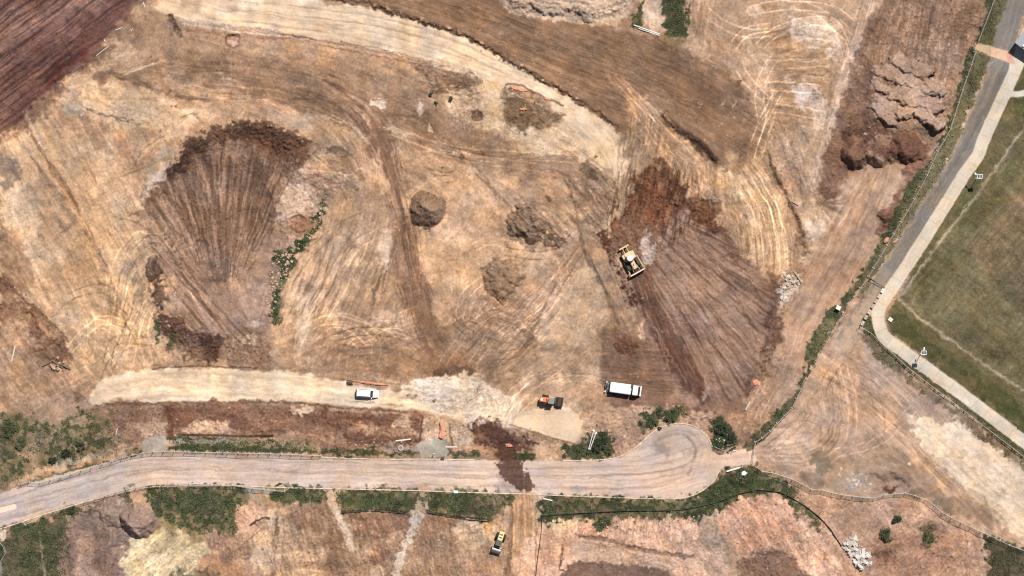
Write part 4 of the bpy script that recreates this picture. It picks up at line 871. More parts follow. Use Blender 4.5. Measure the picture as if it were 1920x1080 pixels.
# traffic plate on the estate road
# ------------------------------------------------------------------ drag marks that follow how the ground was worked
CT=[(60,300,65),(120,380,62),(200,500,66),(60,450,60),(40,600,50),(140,600,75),(240,560,100),(230,640,110),(150,700,150),(200,300,70),(270,300,120),(330,200,20),(200,220,30),(250,120,-10),(430,120,8),(600,170,22),(700,270,68),(560,100,12),(760,150,15),(900,250,25),(1000,290,5),(1080,280,30),(860,330,40),(1000,340,20),(760,420,80),(790,560,78),(830,660,55),(640,420,115),(600,520,112),(560,600,108),(700,560,112),(680,660,10),(600,650,140),(760,690,10),(900,440,120),(860,540,100),(920,620,30),(980,560,-48),(1040,520,-55),(960,660,-40),(1080,560,118),(1100,640,130),(1040,700,-20),(980,740,-50),(1120,380,50),(1180,300,100),(1220,250,60),(1290,330,75),(1400,380,75),(1460,450,95),(1330,260,40),
(1350,60,95),(1500,120,3),(1480,200,8),(1450,60,-20),(1590,150,107),(1500,300,75),(1720,60,105),(1700,180,15),(1640,250,60),(1620,400,112),(1560,500,125),(1500,640,115),(1450,740,125),
(1640,720,38),(1720,820,42),(1850,960,40),(1560,760,100),(1500,840,170),(1620,860,-10),(1800,860,42),(1600,980,60),(1700,1030,-20),(1820,1040,80),(1400,1000,62),(1200,1000,95),(1200,1040,12),(1060,1030,88),(980,1000,91),(850,1020,78),(700,1020,70),(560,1000,72),(600,1060,-10),(480,1010,80),(300,1040,-35),(160,1030,85),
(500,790,3),(700,800,2),(250,780,10),(350,720,-3),(600,725,6),(860,740,20),(1150,800,80),(1380,800,120),(430,400,90),(330,560,52),(400,580,50),(1300,560,60),(1200,700,4),(1400,620,65),(560,360,40),(540,480,110),(80,100,-37),(300,40,100),(1000,90,30),(700,60,12)]
fx, fy = flow(CT)
calm = np.where(np.isin(CLS, (0, 7)), 1.0, .25).astype(F)*np.clip(VAR, 0, 1)
W1 = rng.normal(size=(GH, GW)).astype(F)
L1 = lic(W1, fx, fy, 14); L2 = lic(NZB[4], fx, fy, 26, 1.3); L3 = lic(NZC[8], fx, fy, 22, 2.0)
L4 = lic(NZ[16], fx, fy, 24, 2.5)
patch = ss(-.6, .8, NZB[32]+.5*NZ[128]); patch2 = ss(-.4, .9, NZC[64]+.3*NZ[16])
lg = 0.026*L1*(.3+patch)+0.026*L2*patch2+0.02*L3*patch+0.018*L4+0.022*NZC[16]*(.4+patch)+.012*NZB[8]
COL *= np.exp(np.clip(lg, -.5, .4)*calm)[..., None]
dk = ss(1.1, 2.0, L2+.4*L1)*calm*patch2*.1
COL += (np.array((140,104,76), F)-COL)*dk[..., None]
lt = ss(1.1, 2.0, -L2-.4*L1)*calm*patch*.1
COL += (np.array((226,188,150), F)-COL)*lt[..., None]
ln_ = ss(.10, .0, np.abs(L3+.25*L1))*calm*patch2; COL *= (1-.15*ln_)[..., None]; HGT -= .05*ln_
ln_ = ss(.09, .0, np.abs(np.roll(L3, 301, 1)*0+L4+.2*L2))*calm*patch; COL *= (1+.05*ln_)[..., None]
HGT += calm*(.012*L1*patch+.014*L2*patch2)
# ------------------------------------------------------------------ crisp local marks, added over the drag texture
for q in list(TR): T(q[0], q[1], q[2]*.8, 1+(q[3]-1)*(.25 if q[3] > 1.1 and q[0][:2] in ('13', '14') and int(q[0].split(',')[1].split()[0]) < 260 else .7), seed=q[4]+11, b=.55, tread=.35, dep=.03)
DK=(122,92,68); DKR=(112,76,54); LT=(232,200,164); OR=(208,146,92); GY=(158,138,120)
def lines(L, col, a=.75, f=1.1, b=.3, wp=1.5, h=0):
    for i, q in enumerate(L): S(col, q[0], q[1], f, wp, 8, a*(q[2] if len(q) > 2 else 1), b=b, bs=8, seed=i, h=h, taper=10)
def dots(L, col, h=.0, a=.8):
    for (u, v, r) in L:
        sl = box([(u-r, v-r), (u+r, v+r)], 3); x, y = warped(sl, 1.6, 4)
        m = ss(r+.8, r-.8, np.hypot(x-u, y-v))*a; lay(sl, m, col)
        if h: HGT[sl] += h*np.clip(1-(np.hypot(x-u, y-v)/(r+1))**2, 0, 1)
# west
lines([(3,'49,232 68,269 88,300'),(6.5,'86,297 114,334 130,362 146,391'),(4,'53,287 72,312 91,336',.7),(3,'156,201 182,213 221,220 255,227'),(2,'331,224 362,214 385,240'),(3,'362,214 378,228 390,236',.7),(5,'112,440 124,430 133,422',.8),(4,'160,414 175,447 190,480 202,505'),(2.5,'216,334 260,318 312,297',.8),(2.5,'250,312 262,290 276,274 315,250',.7),(2,'262,310 275,290 300,268 318,262',.6),(2,'330,178 366,184 392,190'),(2,'400,170 450,178 500,188',.5),(5,'205,133 235,142 262,152 290,168',.9),(7,'330,181 350,184',1),(5,'372,188 392,190',.9),(2,'440,100 500,116 560,134',.6),(1.8,'356,119 400,132 440,137',.6),(6,'70,432 80,448 85,452',.6),(3,'18,420 26,440',.7)],DK)
lines([(4,'117,349 130,375 146,398 158,416'),(3.5,'50,243 64,270 74,290',.6),(3,'160,425 172,448 186,470',.7)],OR,.85)
lines([(2.5,'151,287 172,323 182,342 198,370 208,394'),(2,'176,335 186,352',1)],(184,120,84),.7)
lines([(2,'193,344 214,370 234,396'),(2.5,'180,340 205,385 225,410',.6),(3,'225,144 262,128 300,116'),(2,'152,148 190,138',.7),(3,'20,250 40,262 60,300',.5),(4,'46,345 60,400 70,440',.6),(2,'60,480 75,460 90,440',.5),(5,'205,340 222,380 236,400',.4),(2.5,'250,450 262,435 285,438'),(2,'215,560 222,500 240,460 262,440'),(2,'222,570 232,510 250,470 272,452'),(1.6,'236,560 246,520 262,480')],LT,.7)
P((166,148,130),'112,196 140,188 154,192 152,208 130,216 116,208',4,5,8,.7,b=.4,bs=8)
P((150,130,112),'2,296 24,292 36,318 28,332 6,316',5,5,8,.7,b=.3,bs=8)
P((218,194,170),'276,336 296,318 313,306 308,322 290,345 276,360',3,4,8,.8,b=.2)
P((186,164,144),'262,320 285,290 320,275 335,285 310,300 285,325',6,6,16,.6,b=.4)
P((214,172,130),'120,152 140,136 168,136 176,150 160,164 126,168',4,5,8,.7); P((140,104,80),'176,138 200,136 206,146 190,156 178,152',3,4,8,.8,b=.2)
dots([(56,252,2.5),(74,269,2.2),(83,279,2.4),(152,216,2),(156,212,1.8),(30,246,2)],(236,220,200),.15)
dots([(318,170,4),(330,200,2.5),(282,106,3)],(128,84,60)); dots([(300,245,2.5),(322,200,2),(400,240,3),(396,238,2),(240,228,2),(410,118,4)],(110,86,64))
P((172,112,76),'310,150 330,170 318,178 300,165',6,7,8,.5,b=.6,bs=8)
# fan-cut grooves
lines([(4,'279,368 305,402 335,440 362,464'),(4.5,'315,368 335,402 352,430 365,454'),(4,'346,344 358,390 368,420 375,443'),(4.5,'370,334 385,370 401,409'),(4,'414,282 413,320 411,352'),(3,'330,350 345,395 356,430',.7),(3,'392,300 396,350 404,400',.7),(3,'440,300 438,350 432,420',.7),(3,'478,300 470,360 455,430',.6),(3,'505,300 492,360 474,430',.6),(3,'545,330 520,380 490,440 470,480',.7),(3,'452,320 446,380 438,440',.6)],(98,70,54),.7)
lines([(5,'409,331 407,355 405,372',1),(5,'432,360 430,380 426,400',1),(4,'300,352 325,395 350,440 362,480',.8),(4,'400,290 402,330',.6),(4,'520,360 500,400 480,450',.7),(3,'386,330 394,370',.7),(4,'460,300 452,350',.5)],(196,158,130),.6)
specks('344,270 375,256 430,240 480,230 540,250 585,268 570,300 500,290 440,270 370,290 345,310',240,.6,2.2,[(140,98,70),(84,60,46),(168,130,100),(120,72,50)],.13,seed=41)
specks('300,360 380,300 520,300 540,340 480,440 420,500 350,470',150,.5,1.5,[(108,80,62),(190,156,128)],.12,seed=42)
# north arc and centre
lines([(1.6,'480,106 520,116 560,126 600,142',.8),(2,'620,160 660,176 700,196 740,210',.6),(5,'726,211 756,216 786,222 812,240 833,258 864,276',.75),(2,'812,266 845,275 877,282 920,286 956,288',.9),(1.8,'870,280 940,296 1000,297 1050,290',.6),(3,'615,282 636,276 656,292',.9),(2,'640,305 662,320 682,334',.8),(2,'635,344 645,366 654,386',.8),(1.6,'650,300 670,330 680,345',.7),(1.6,'664,290 676,320 684,345',.7),(1.5,'600,330 640,345 668,355',.6),(6,'750,336 762,342 776,338',.6),(3.5,'805,321 820,330 846,327',.9),(3,'888,323 903,335 917,349',1),(2,'917,349 930,365 943,381',.9),(2.2,'734,313 750,349 771,412 784,467',1),(1.6,'748,330 762,380 776,430',.6),(3,'690,240 706,268 720,300',.6),(2.5,'700,236 722,270 732,300',.6),(4,'706,540 714,515 722,490',.6),(3,'690,545 700,520 712,490',.5),(2,'660,530 672,500 690,470',.5),(3,'800,170 840,176 870,178 900,176',.6),(2,'680,172 700,182 720,194',.5),(4,'684,138 705,146',.7),(3,'570,210 590,220 606,232',.5)],DK)
lines([(2.4,'609,217 654,235 687,263 706,290 713,313',1),(2,'620,216 660,236 692,262',.8),(2,'700,285 712,310 716,330',.9),(2.5,'893,302 906,301 917,302',1.2),(3,'800,284 830,282 860,286 890,291',.8),(2,'930,268 960,262 1000,262 1050,258',.6),(2,'552,318 600,320 656,328',.9),(3,'610,318 630,338 640,350',.7),(2,'720,440 724,480 716,520',.5),(2,'960,275 1020,270 1060,268',.5),(1.6,'640,184 690,200 730,216',.5),(2,'760,232 800,246 830,268',.5),(3,'746,462 730,500 720,540',.5),(2,'560,610 574,580 590,560',.6),(2,'600,520 620,480 640,450',.5)],LT,.7)
P((230,204,174),'694,192 712,188 724,200 716,206 702,200',1.5,4,8,.85,b=.3,bs=4); P((228,200,170),'789,186 794,200 790,212 784,218 782,208',1.5,3,8,.85,b=.2,bs=4); P((228,202,174),'800,244 804,230 808,242 812,248 802,248',1.2,2,8,.85,b=.2,bs=4)
P((216,196,170),'716,230 740,238 756,246 770,256 752,254 730,244',3,5,8,.75,b=.45,bs=4)
P((184,160,138),'500,210 540,216 580,232 590,250 560,244 520,228',5,6,8,.6,b=.3)
P((132,98,74),'684,244 712,238 732,262 734,300 722,304 706,276',5,6,8,.6,b=.4,bs=8)
P((112,88,68),'612,280 632,274 652,282 656,294 630,290',4,5,8,.7,b=.35,bs=8,r=.08)
P((226,190,156),'552,372 568,362 582,368 582,386 566,396 552,388',3,5,8,.75,b=.2,bs=8)
P((226,188,150),'840,160 856,154 850,180 862,196 848,206 838,188',2.5,5,8,.75,b=.3,bs=8)
P((124,92,66),'818,140 850,146 880,142 905,150 900,162 870,158 850,164 830,156',4,7,8,.7,b=.45,bs=8,r=.08)
lines([(4,'792,138 812,150 828,164 836,178',.8),(3,'806,168 818,160 836,152',.9),(3,'812,174 830,166 846,162',.9),(2,'800,130 815,148 826,170',.6)],(112,82,60))
specks('830,170 905,170 905,240 840,235',90,.6,2,[(150,110,80),(236,210,176),(170,112,76)],.16,seed=43)
specks('950,165 1010,195 1055,215 1010,232 950,238',90,.6,2,[(92,70,52),(190,150,116)],.16,seed=44)
dots([(670.5,355,3.2),(828,315,2),(838,343,1.8),(870,347,1.8),(976,338,2.5),(905,287,2),(760,530,2),(862,282,3),(866,294,6),(1116,295,3),(1125,295,2)],(116,88,66)); dots([(850,287,2.5),(855,288,1.8)],(238,214,184),.1)
# around the heaps and dozer
lines([(2,'958,395 975,412 990,430',.8),(2,'980,400 1000,415 1020,436',.8),(3,'955,430 985,448 1010,470',.8),(2,'1000,404 1030,420 1056,436',.9),(2,'1064,330 1074,360 1080,400 1084,430',.8),(3,'1086,425 1090,445 1098,465',.9),(4,'1098,462 1112,495 1128,530 1140,560',.9),(4,'1118,505 1128,530',.7),(3,'1138,565 1148,590 1152,605',.8),(2,'1040,560 1064,520 1090,480',.9),(2,'900,590 930,575 960,555',.5),(1.8,'940,600 985,610 1040,600',.5),(1.6,'905,535 930,510 950,500',.5),(1.6,'870,600 880,570 910,560 930,585',.5),(2,'1000,560 1020,530 1040,510',.6),(3,'1090,330 1110,350 1120,375',.7),(3,'1105,345 1135,385 1150,415',.7),(2.5,'1120,360 1145,400 1160,425',.7),(3,'1136,378 1152,388 1166,398',.9),(3,'1092,318 1100,330 1118,332',.9),(2,'850,560 870,610 900,640',.5),(1.6,'980,690 1040,660 1090,640',.5)],(118,90,68))
lines([(2,'1000,480 1012,455 1026,430',.6),(1.8,'970,480 1020,474 1060,470',.6),(2,'1010,600 1035,560 1060,515',.6),(2,'960,610 985,590 1010,580',.7),(2,'930,640 960,610 1000,560 1040,520',.6),(2,'900,680 930,650 950,600',.5),(2,'950,660 968,640 985,615',.5),(2,'975,645 990,620 960,600',.5),(1.6,'955,470 990,480 1020,478',.7),(2.5,'1128,470 1150,500 1175,560',.5),(3,'1160,500 1180,545 1192,590',.6),(2,'1104,480 1118,515 1138,560',.6)],LT,.6)
K('955,385 1010,385 1075,440 1040,470 960,450',.16,18,2.6,ang=48,seed=132,hamp=.05)
dots([(1140,470,4),(1134,455,4),(1146,488,4),(1160,512,4),(1170,538,4)],(84,48,36),.2)
specks('1122,432 1140,430 1185,570 1170,560',110,.8,2.4,[(96,54,38),(130,80,58),(70,42,32)],.3,seed=45)
# ramp, pad and clay
lines([(3,'1190,200 1215,235 1225,280 1200,330',.6),(2,'1172,255 1168,300 1164,330',.9),(3,'1180,260 1185,300 1175,340',.6),(2.5,'1240,300 1260,340 1270,360',.5),(3,'1305,330 1312,360 1318,390',.7),(3,'1336,315 1344,350 1350,385',.5),(3,'1290,320 1296,360 1300,390',.6),(2,'1400,330 1425,380 1440,430 1446,490',.6),(2,'1420,310 1448,365 1462,430',.5),(2,'1380,360 1405,420 1412,480',.5)],(136,100,72),.65)
lines([(2.5,'1322,325 1330,360 1334,400',.7),(2.5,'1356,380 1362,400 1360,420',.8),(2.5,'1392,330 1420,385 1436,450 1436,505',.8),(2,'1410,322 1440,380 1455,440',.7),(2.5,'1376,340 1400,395 1412,450',.6),(2,'1442,330 1466,390 1474,450',.7),(2,'1408,300 1426,250 1440,220',.8),(2,'1418,308 1438,256 1456,212',.8),(1.8,'1434,290 1446,262 1462,232',.6)],(236,196,152),.65)
P((176,136,104),'1392,285 1404,270 1420,278 1414,300 1396,305',4,5,8,.5,b=.4)
dots([(1386,155,5),(1384,160,6),(1392,168,4),(1374,188,4),(1380,196,4),(1402,186,3)],(122,96,76)); lines([(4,'1360,185 1352,200',1),(4,'1380,188 1372,206',1),(2,'1388,180 1410,168 1440,172',.8)],(226,192,158),.7)
lines([(2,'1450,20 1446,50 1440,80',.5),(2,'1330,30 1328,70',.5),(2,'1345,20 1350,60',.5),(2.5,'1430,330 1462,372 1490,402',.0),(3,'1440,110 1500,108 1560,112',.6),(3,'1440,130 1500,134 1556,130',.6),(3,'1432,160 1500,158 1550,164',.6),(2,'1470,190 1520,200 1545,212',.7)],(150,114,84),.6)
lines([(2.5,'1500,70 1540,72 1576,84',.9),(3,'1510,88 1550,92 1580,88',1),(2.5,'1480,112 1520,116 1545,112',.8),(3,'1500,140 1545,146 1556,150',.9),(2,'1440,100 1436,140 1440,170',.8),(2,'1452,60 1500,36 1560,40 1590,70',.8),(2,'1455,72 1500,50 1555,54 1582,84',.7),(3,'1524,160 1540,180 1544,210',1),(2.5,'1565,190 1555,240 1548,290',.8),(2.5,'1572,170 1562,220 1554,270',.7),(2,'1480,330 1500,300 1520,270 1530,240',.5)],(238,216,192),.75)
P((234,212,190),'1478,148 1500,158 1525,164 1544,188 1548,222 1530,222 1520,196 1500,172',2.5,6,8,.5,b=.9,bs=4)
P((232,208,184),'1486,48 1520,42 1560,50 1580,66 1572,86 1540,78 1510,66 1490,60',3,6,8,.45,b=1,bs=4,t=.1); P((228,200,176),'1402,16 1420,10 1434,24 1420,34 1408,30',3,4,8,.6,b=.4,bs=8)
lines([(3,'1205,470 1190,440 1180,415',.5),(4,'1240,400 1245,430 1235,470',.7),(3,'1268,388 1275,420 1268,440',.6),(3,'1268,380 1290,405 1320,420 1345,440',.8),(2,'1215,575 1240,640 1262,690',.8)],(94,60,42),.7)
lines([(4,'1212,400 1212,430 1208,450',.6),(3,'1236,400 1230,440',.6),(4,'1182,400 1178,430 1190,452',.6)],(196,150,116),.55)
# fan of the clay: pale fine rubs
for i in range(46):
    a = .50+.95*((i*.618) % 1); r0 = 120+((i*97) % 170); r1 = r0+40+((i*53) % 120)
    q = [(1110+r*math.cos(a+.03*math.sin(r*.02+i)), 330+r*math.sin(a+.03*math.sin(r*.02+i))) for r in (r0, (r0+r1)/2, r1)]
    S((186,150,126) if i % 2 else (102,72,56), 1.6, q, 1, 1, 8, .42, b=.4, bs=4, seed=i, taper=14)
for i in range(60):
    a = .45+1.0*((i*.414) % 1); r = 150+((i*71) % 260); dots([(1110+r*math.cos(a), 330+r*math.sin(a), .8+(i % 3)*.3)], (206,176,150) if i % 3 else (92,64,50), .06)
# haul road 1 wheel polish and clay smears
lines([(3,'560,40 700,70 830,104 950,144 1030,170',.5),(3,'620,30 740,52 860,90 960,134',.4),(6,'900,170 930,150 950,158',.4)],(206,168,128),.6)
lines([(2,'1140,325 1160,335 1172,300',.0),(3,'1165,262 1158,300 1160,335',.6)],(150,112,82))
# pale terrace detail, south side
lines([(2,'330,770 400,776 470,790 520,796',.8),(3,'345,790 420,785',.5),(2,'560,775 620,785 680,784 780,796',.8),(2,'628,772 630,800',.8),(2,'460,812 540,806 620,818',.6),(3,'640,790 700,796 770,794',.6),(5,'700,812 720,806 740,816',.6),(5,'600,812 616,806 630,816',.5)],(98,64,50),.7)
P((222,184,148),'352,796 380,788 410,792 425,802 400,808 370,806',3,5,8,.75,b=.4,bs=4); P((226,190,156),'738,792 756,780 770,785 772,798 752,804',3,5,8,.7,b=.4,bs=4); P((228,196,162),'555,766 575,760 586,768 570,776 558,774',2,4,8,.8,b=.2,bs=4)
specks('320,765 790,780 790,828 640,838 480,826 320,820',300,.6,2,[(104,68,52),(216,176,142),(84,56,44)],.16,seed=46)
specks('170,765 300,765 305,815 200,840',120,.6,2,[(104,72,56),(216,180,146)],.16,seed=47)
specks('845,795 990,800 985,850 850,850',160,.6,2.2,[(90,60,46),(222,186,152),(120,84,64)],.2,seed=48)
P((84,56,46),'890,796 925,790 950,806 975,826 962,842 930,836 905,820',4,7,8,.75,b=.4,bs=8,r=.12)
P((92,62,48),'930,840 965,842 970,862 940,862',3,4,8,.85,b=.15,bs=8,r=.08)
dots([(765,742,3),(780,742,3),(812,752,3),(655,719,4)],(104,82,64)); lines([(2,'760,741 775,738',.8),(2,'806,755 818,750',.8),(2,'890,740 900,722 906,718',.8),(2,'870,760 890,745 905,735',.7),(3,'655,752 700,756 760,762',.6)],(110,88,68),.75)
for s in ('940,800 952,770 975,740 1000,722','946,805 960,772 985,744 1010,728','955,808 968,780 995,752 1020,738'): S((176,138,106),2,s,1,1,8,.55,b=.3,bs=8)
# dirt lot
lines([(4,'1440,850 1500,836 1540,800 1556,760',.4),(3,'1560,720 1572,770 1566,820 1540,856',.6),(3,'1548,726 1562,775 1556,818 1530,846',.5),(3,'1640,730 1690,780 1740,850',.5),(3,'1660,780 1640,830 1600,862 1560,866',.5),(3,'1646,790 1630,830 1596,852',.4),(3,'1520,880 1580,900 1640,905',.4)],(160,130,106),.6)
lines([(3,'1545,690 1600,730 1660,780 1720,830',.6),(3,'1560,690 1620,735 1690,800 1760,870',.6),(4,'1590,640 1566,690 1520,740 1480,790',.5),(2.5,'1700,790 1760,850 1810,910',.5),(3,'1800,960 1806,990 1810,1010',.5),(2.5,'1430,856 1480,846 1530,860',.6),(2.5,'1440,866 1490,862 1540,880',.6)],(228,190,152),.55)
P((142,124,102),'1520,856 1530,846 1546,846 1548,862 1558,874 1552,888 1534,886 1526,874',2,4,8,.7,b=.2,bs=8); P((148,126,108),'1502,888 1536,887 1540,908 1518,915 1508,902',2,3,8,.7,b=.2,bs=8)
dots([(1577,880,2.5),(1573,890,2),(1704,871,3),(1602,900,3),(1607,908,3),(1612,904,2)],(236,220,200)); lines([(2,'1576,884 1573,894',1)],(236,220,200))
lines([(2.5,'1600,940 1640,960 1620,1000 1600,1010',.5),(2,'1540,950 1570,990 1590,1020',.5)],(216,178,144),.6)
# south plots
lines([(2,'660,985 668,1000 668,1010',.9),(2,'700,990 720,1005 735,1000',.7),(2,'690,1040 712,1052 724,1070',.7),(2,'730,1075 745,1040 765,1000',.8),(3,'640,970 650,1000 660,1040',.6),(3,'560,975 580,1010 600,1050',.5),(4,'844,975 846,1010 842,1040',.6),(4,'800,1000 812,1010 820,1030',.6),(3,'840,975 870,975 920,978',.7),(2,'910,1020 930,1036 925,1050',.6),(3,'520,975 512,1020 508,1070',.7),(2,'534,975 530,1030 526,1080',.6)],(124,90,66),.7)
lines([(4,'545,975 560,1010 575,1040',.6),(3,'590,960 605,1000 616,1040',.5),(3,'700,975 716,1000 726,990',.6),(3,'715,1020 735,1010',.8),(4,'860,985 890,985 916,1000',.6),(3,'870,1010 900,1020 920,1010',.6),(2,'720,1060 740,1030',.5),(4,'500,1000 492,1040 486,1080',.6),(2,'820,1000 826,1040',.5)],(230,194,156),.65)
specks('520,955 930,965 930,1080 520,1080',420,.6,2.2,[(134,98,72),(224,190,154),(116,82,62)],.14,seed=49)
S((222,198,170),14,'628,952 640,978 652,1005 661,1032',1.2,3,8,.85,b=.15,bs=4); S((222,198,170),15,'784,960 776,990 762,1020 750,1050 740,1090',1.2,4,8,.85,b=.15,bs=4)
P((214,178,140),'612,917 636,917 634,940 626,958 618,945',1.5,2,8,.8,b=.2,bs=4); P((210,176,140),'786,917 806,919 802,945 788,962 780,960',1.5,2,8,.8,b=.2,bs=4)
dots([(784,980,4),(790,977,2),(781,984,3),(778,973,3)],(190,186,172)); dots([(784,982,2)],(96,84,64))
lines([(3,'970,940 968,1000 964,1085',.6),(3,'985,935 986,1000 984,1085',.6),(3,'998,935 1000,1010 1002,1085',.5)],(222,180,138),.6); lines([(2,'978,935 976,1010 974,1085',.6),(2,'992,935 993,1010 994,1085',.5)],(150,112,80),.6)
# pink slopes
lines([(6,'1086,1006 1120,1008 1160,1020 1200,1028 1250,1036 1300,1046',.9),(2,'1100,1018 1160,1025 1230,1040',.6)],(138,112,92),.8)
lines([(3,'1066,1064 1085,1058 1096,1062 1104,1058',1),(2,'1056,1022 1054,1050 1051,1068 1062,1071',.9),(3,'1052,1045 1052,1062',.7)],(76,54,42),.85)
P((130,100,82),'1072,1060 1110,1055 1180,1060 1230,1070 1262,1090 1060,1092 1062,1074',2,4,8,.85,r=.05)
P((186,154,126),'1312,978 1340,966 1348,990 1368,1020 1400,1060 1420,1092 1385,1092 1340,1030 1318,1000',3,5,8,.8,b=.15,bs=8)
P((142,106,84),'1390,1050 1420,1036 1462,1030 1490,1062 1500,1092 1394,1092',3,6,8,.7,b=.3,bs=8,r=.08)
specks('1030,985 1300,975 1330,1040 1030,1060',420,.5,1.4,[(170,122,92),(240,212,184),(150,100,76)],.1,seed=50)
specks('1345,955 1480,935 1560,1020 1440,1070 1390,1040',420,.5,1.6,[(180,122,92),(240,208,178),(150,100,76)],.12,seed=51)
lines([(2,'1200,985 1198,1005',.6),(2,'1222,1000 1220,1018',.6),(2,'1150,990 1148,1006',.5),(3,'1428,960 1430,972',.6)],(160,110,82)); lines([(3,'1495,1000 1530,1040 1560,1085',.6),(3,'1550,1005 1580,1045 1600,1085',.5)],(140,104,80),.7)
specks('1640,1010 1770,985 1790,1070 1650,1070',180,.6,2,[(110,80,60),(220,180,148)],.16,seed=52)
lines([(3,'1655,1040 1670,1032 1685,1036',.8),(2,'1710,1060 1730,1045 1745,1050',.7),(2,'1700,1000 1730,1010 1760,1000',.6)],(104,76,60))
# stockpile apron
lines([(3,'1690,20 1690,60 1680,100',.5),(3,'1722,10 1716,60 1706,105',.5),(3,'1752,30 1750,80 1744,120',.4),(2,'1768,40 1766,90 1764,130',.4)],(136,100,78),.6)
P((96,62,48),'1612,262 1640,268 1668,278 1690,286 1674,296 1640,290 1612,284',3,5,8,.6,b=.3,bs=8,r=.1)
specks('1612,240 1720,262 1730,300 1600,300',120,.6,2,[(84,56,44),(150,114,90)],.2,seed=53)
lines([(2,'1640,600 1652,630',.0),(4,'1596,330 1580,372 1562,420',.5),(4,'1640,320 1630,380 1606,440',.4),(5,'1690,318 1672,370 1650,430',.4)],(224,184,148),.6)
lines([(5,'1606,360 1590,420 1560,490',.4),(5,'1660,340 1640,400 1606,480',.3)],(170,132,104),.6)
# asphalt wheel paths and dusted edges
lines([(5,'1884,124 1850,200 1818,262 1770,336 1718,410',.5),(4,'1868,120 1836,190 1800,258 1752,330 1705,402',.3)],(96,92,94),.5,b=.2); lines([(3,'1876,120 1842,196 1808,260 1760,334 1710,408 1670,470',.5)],(176,162,150),.5)
lines([(3,'1610,575 1630,545 1650,515',.5),(3,'1598,590 1616,560 1640,528',.4)],(120,112,108),.5)
# joints across the footpath, stains on it
fp = smooth(pts(FP), 8); acc = 0
for (ax, ay), (bx, by) in zip(fp, fp[1:]):
    L = math.hypot(bx-ax, by-ay); acc += L
    if acc > 25:
        acc = 0; nx, ny = -(by-ay)/L*11, (bx-ax)/L*11; S((176,158,138), 1.0, [(ax-nx, ay-ny), (ax+nx, ay+ny)], .8, 0, 8, .55)

# stones and clods over the open ground
specks('0,280 150,150 700,120 1150,330 1100,680 760,700 540,690 300,690 0,720', 1500, .45, 1.5, [(232,204,170),(122,92,68),(150,112,84),(214,178,142)], .10, seed=61)
specks('1310,0 1640,0 1540,340 1480,520 1250,240', 500, .45, 1.4, [(232,206,178),(130,98,74)], .08, seed=62)
specks('1440,860 1640,640 1900,880 1900,1000 1640,930', 420, .4, 1.2, [(228,200,170),(140,112,90),(120,96,78)], .06, seed=63)
specks('0,930 300,880 930,890 1300,880 1300,915 930,910 300,900 0,970', 260, .35, .9, [(150,126,106),(228,204,178)], .02, seed=64)
# more crossing machine tracks
for i, (q, g, w, k) in enumerate((('820,700 860,640 900,600 960,575 1020,580',14,2.2,1.16),('880,700 905,655 950,620 1010,590 1060,530',15,2.2,1.15),('930,700 985,650 1030,600 1075,520',14,2,1.14),('850,600 885,630 940,650 1000,640',14,2,.86),('900,560 930,600 985,640 1040,650',14,2,.87),('960,560 1000,600 1040,615',14,2,.86),
    ('570,690 575,640 610,600 670,600 705,640 700,690',15,2.4,1.14),('640,700 650,650 700,610 770,610',15,2.2,1.13),('600,640 680,660 760,640 800,600',15,2.2,.86),('560,670 640,630 740,620 790,650',15,2,.88),
    ('210,640 225,560 245,500 290,465',14,2.2,1.16),('225,660 240,570 262,510 310,480',14,2,1.15),('180,690 230,650 290,640',15,2.2,.87),('100,600 160,560 230,590 270,650',15,2.2,.88),
    ('440,170 540,180 640,215 700,270 725,340',15,2.4,1.12),('330,120 450,130 580,150 690,200',15,2.2,.88),('980,260 1050,270 1110,310 1150,335',15,2.2,.88),('830,280 920,300 1020,296 1090,320',15,2.4,.88),
    ('1180,190 1220,240 1260,300 1300,380',15,2.4,1.12),('1400,300 1440,360 1466,440 1470,510',15,2.6,1.14),('1420,80 1480,60 1550,70 1580,120 1560,170',15,2.2,.9),('1440,180 1490,150 1550,150',15,2,.88),('1560,430 1600,370 1640,320',16,2.4,1.08),('1490,620 1540,540 1600,450 1650,360',16,2.4,.93),
    ('330,480 370,540 420,600 470,650',14,3,.84),('300,450 350,520 390,590',14,3,1.12),('530,560 560,500 620,440 690,400',15,2.2,.9),('560,620 600,540 660,470 720,430',15,2.2,1.1),
    ('0,945 120,908 280,872 500,872 760,880 1000,885 1220,880 1290,860',16,3,.93),('0,970 140,928 300,890 520,894 800,902 1050,906 1230,905 1310,885',16,3,.94))):
    T(q, g, w, k, seed=i+30, b=.5, tread=.4 if i < 18 else 0, dep=.04 if i < 28 else 0)
lines([(3,'960,930 960,1000 955,1085',.9),(3,'1004,940 1005,1000 1003,1085',.7)],(110,82,60),.75)
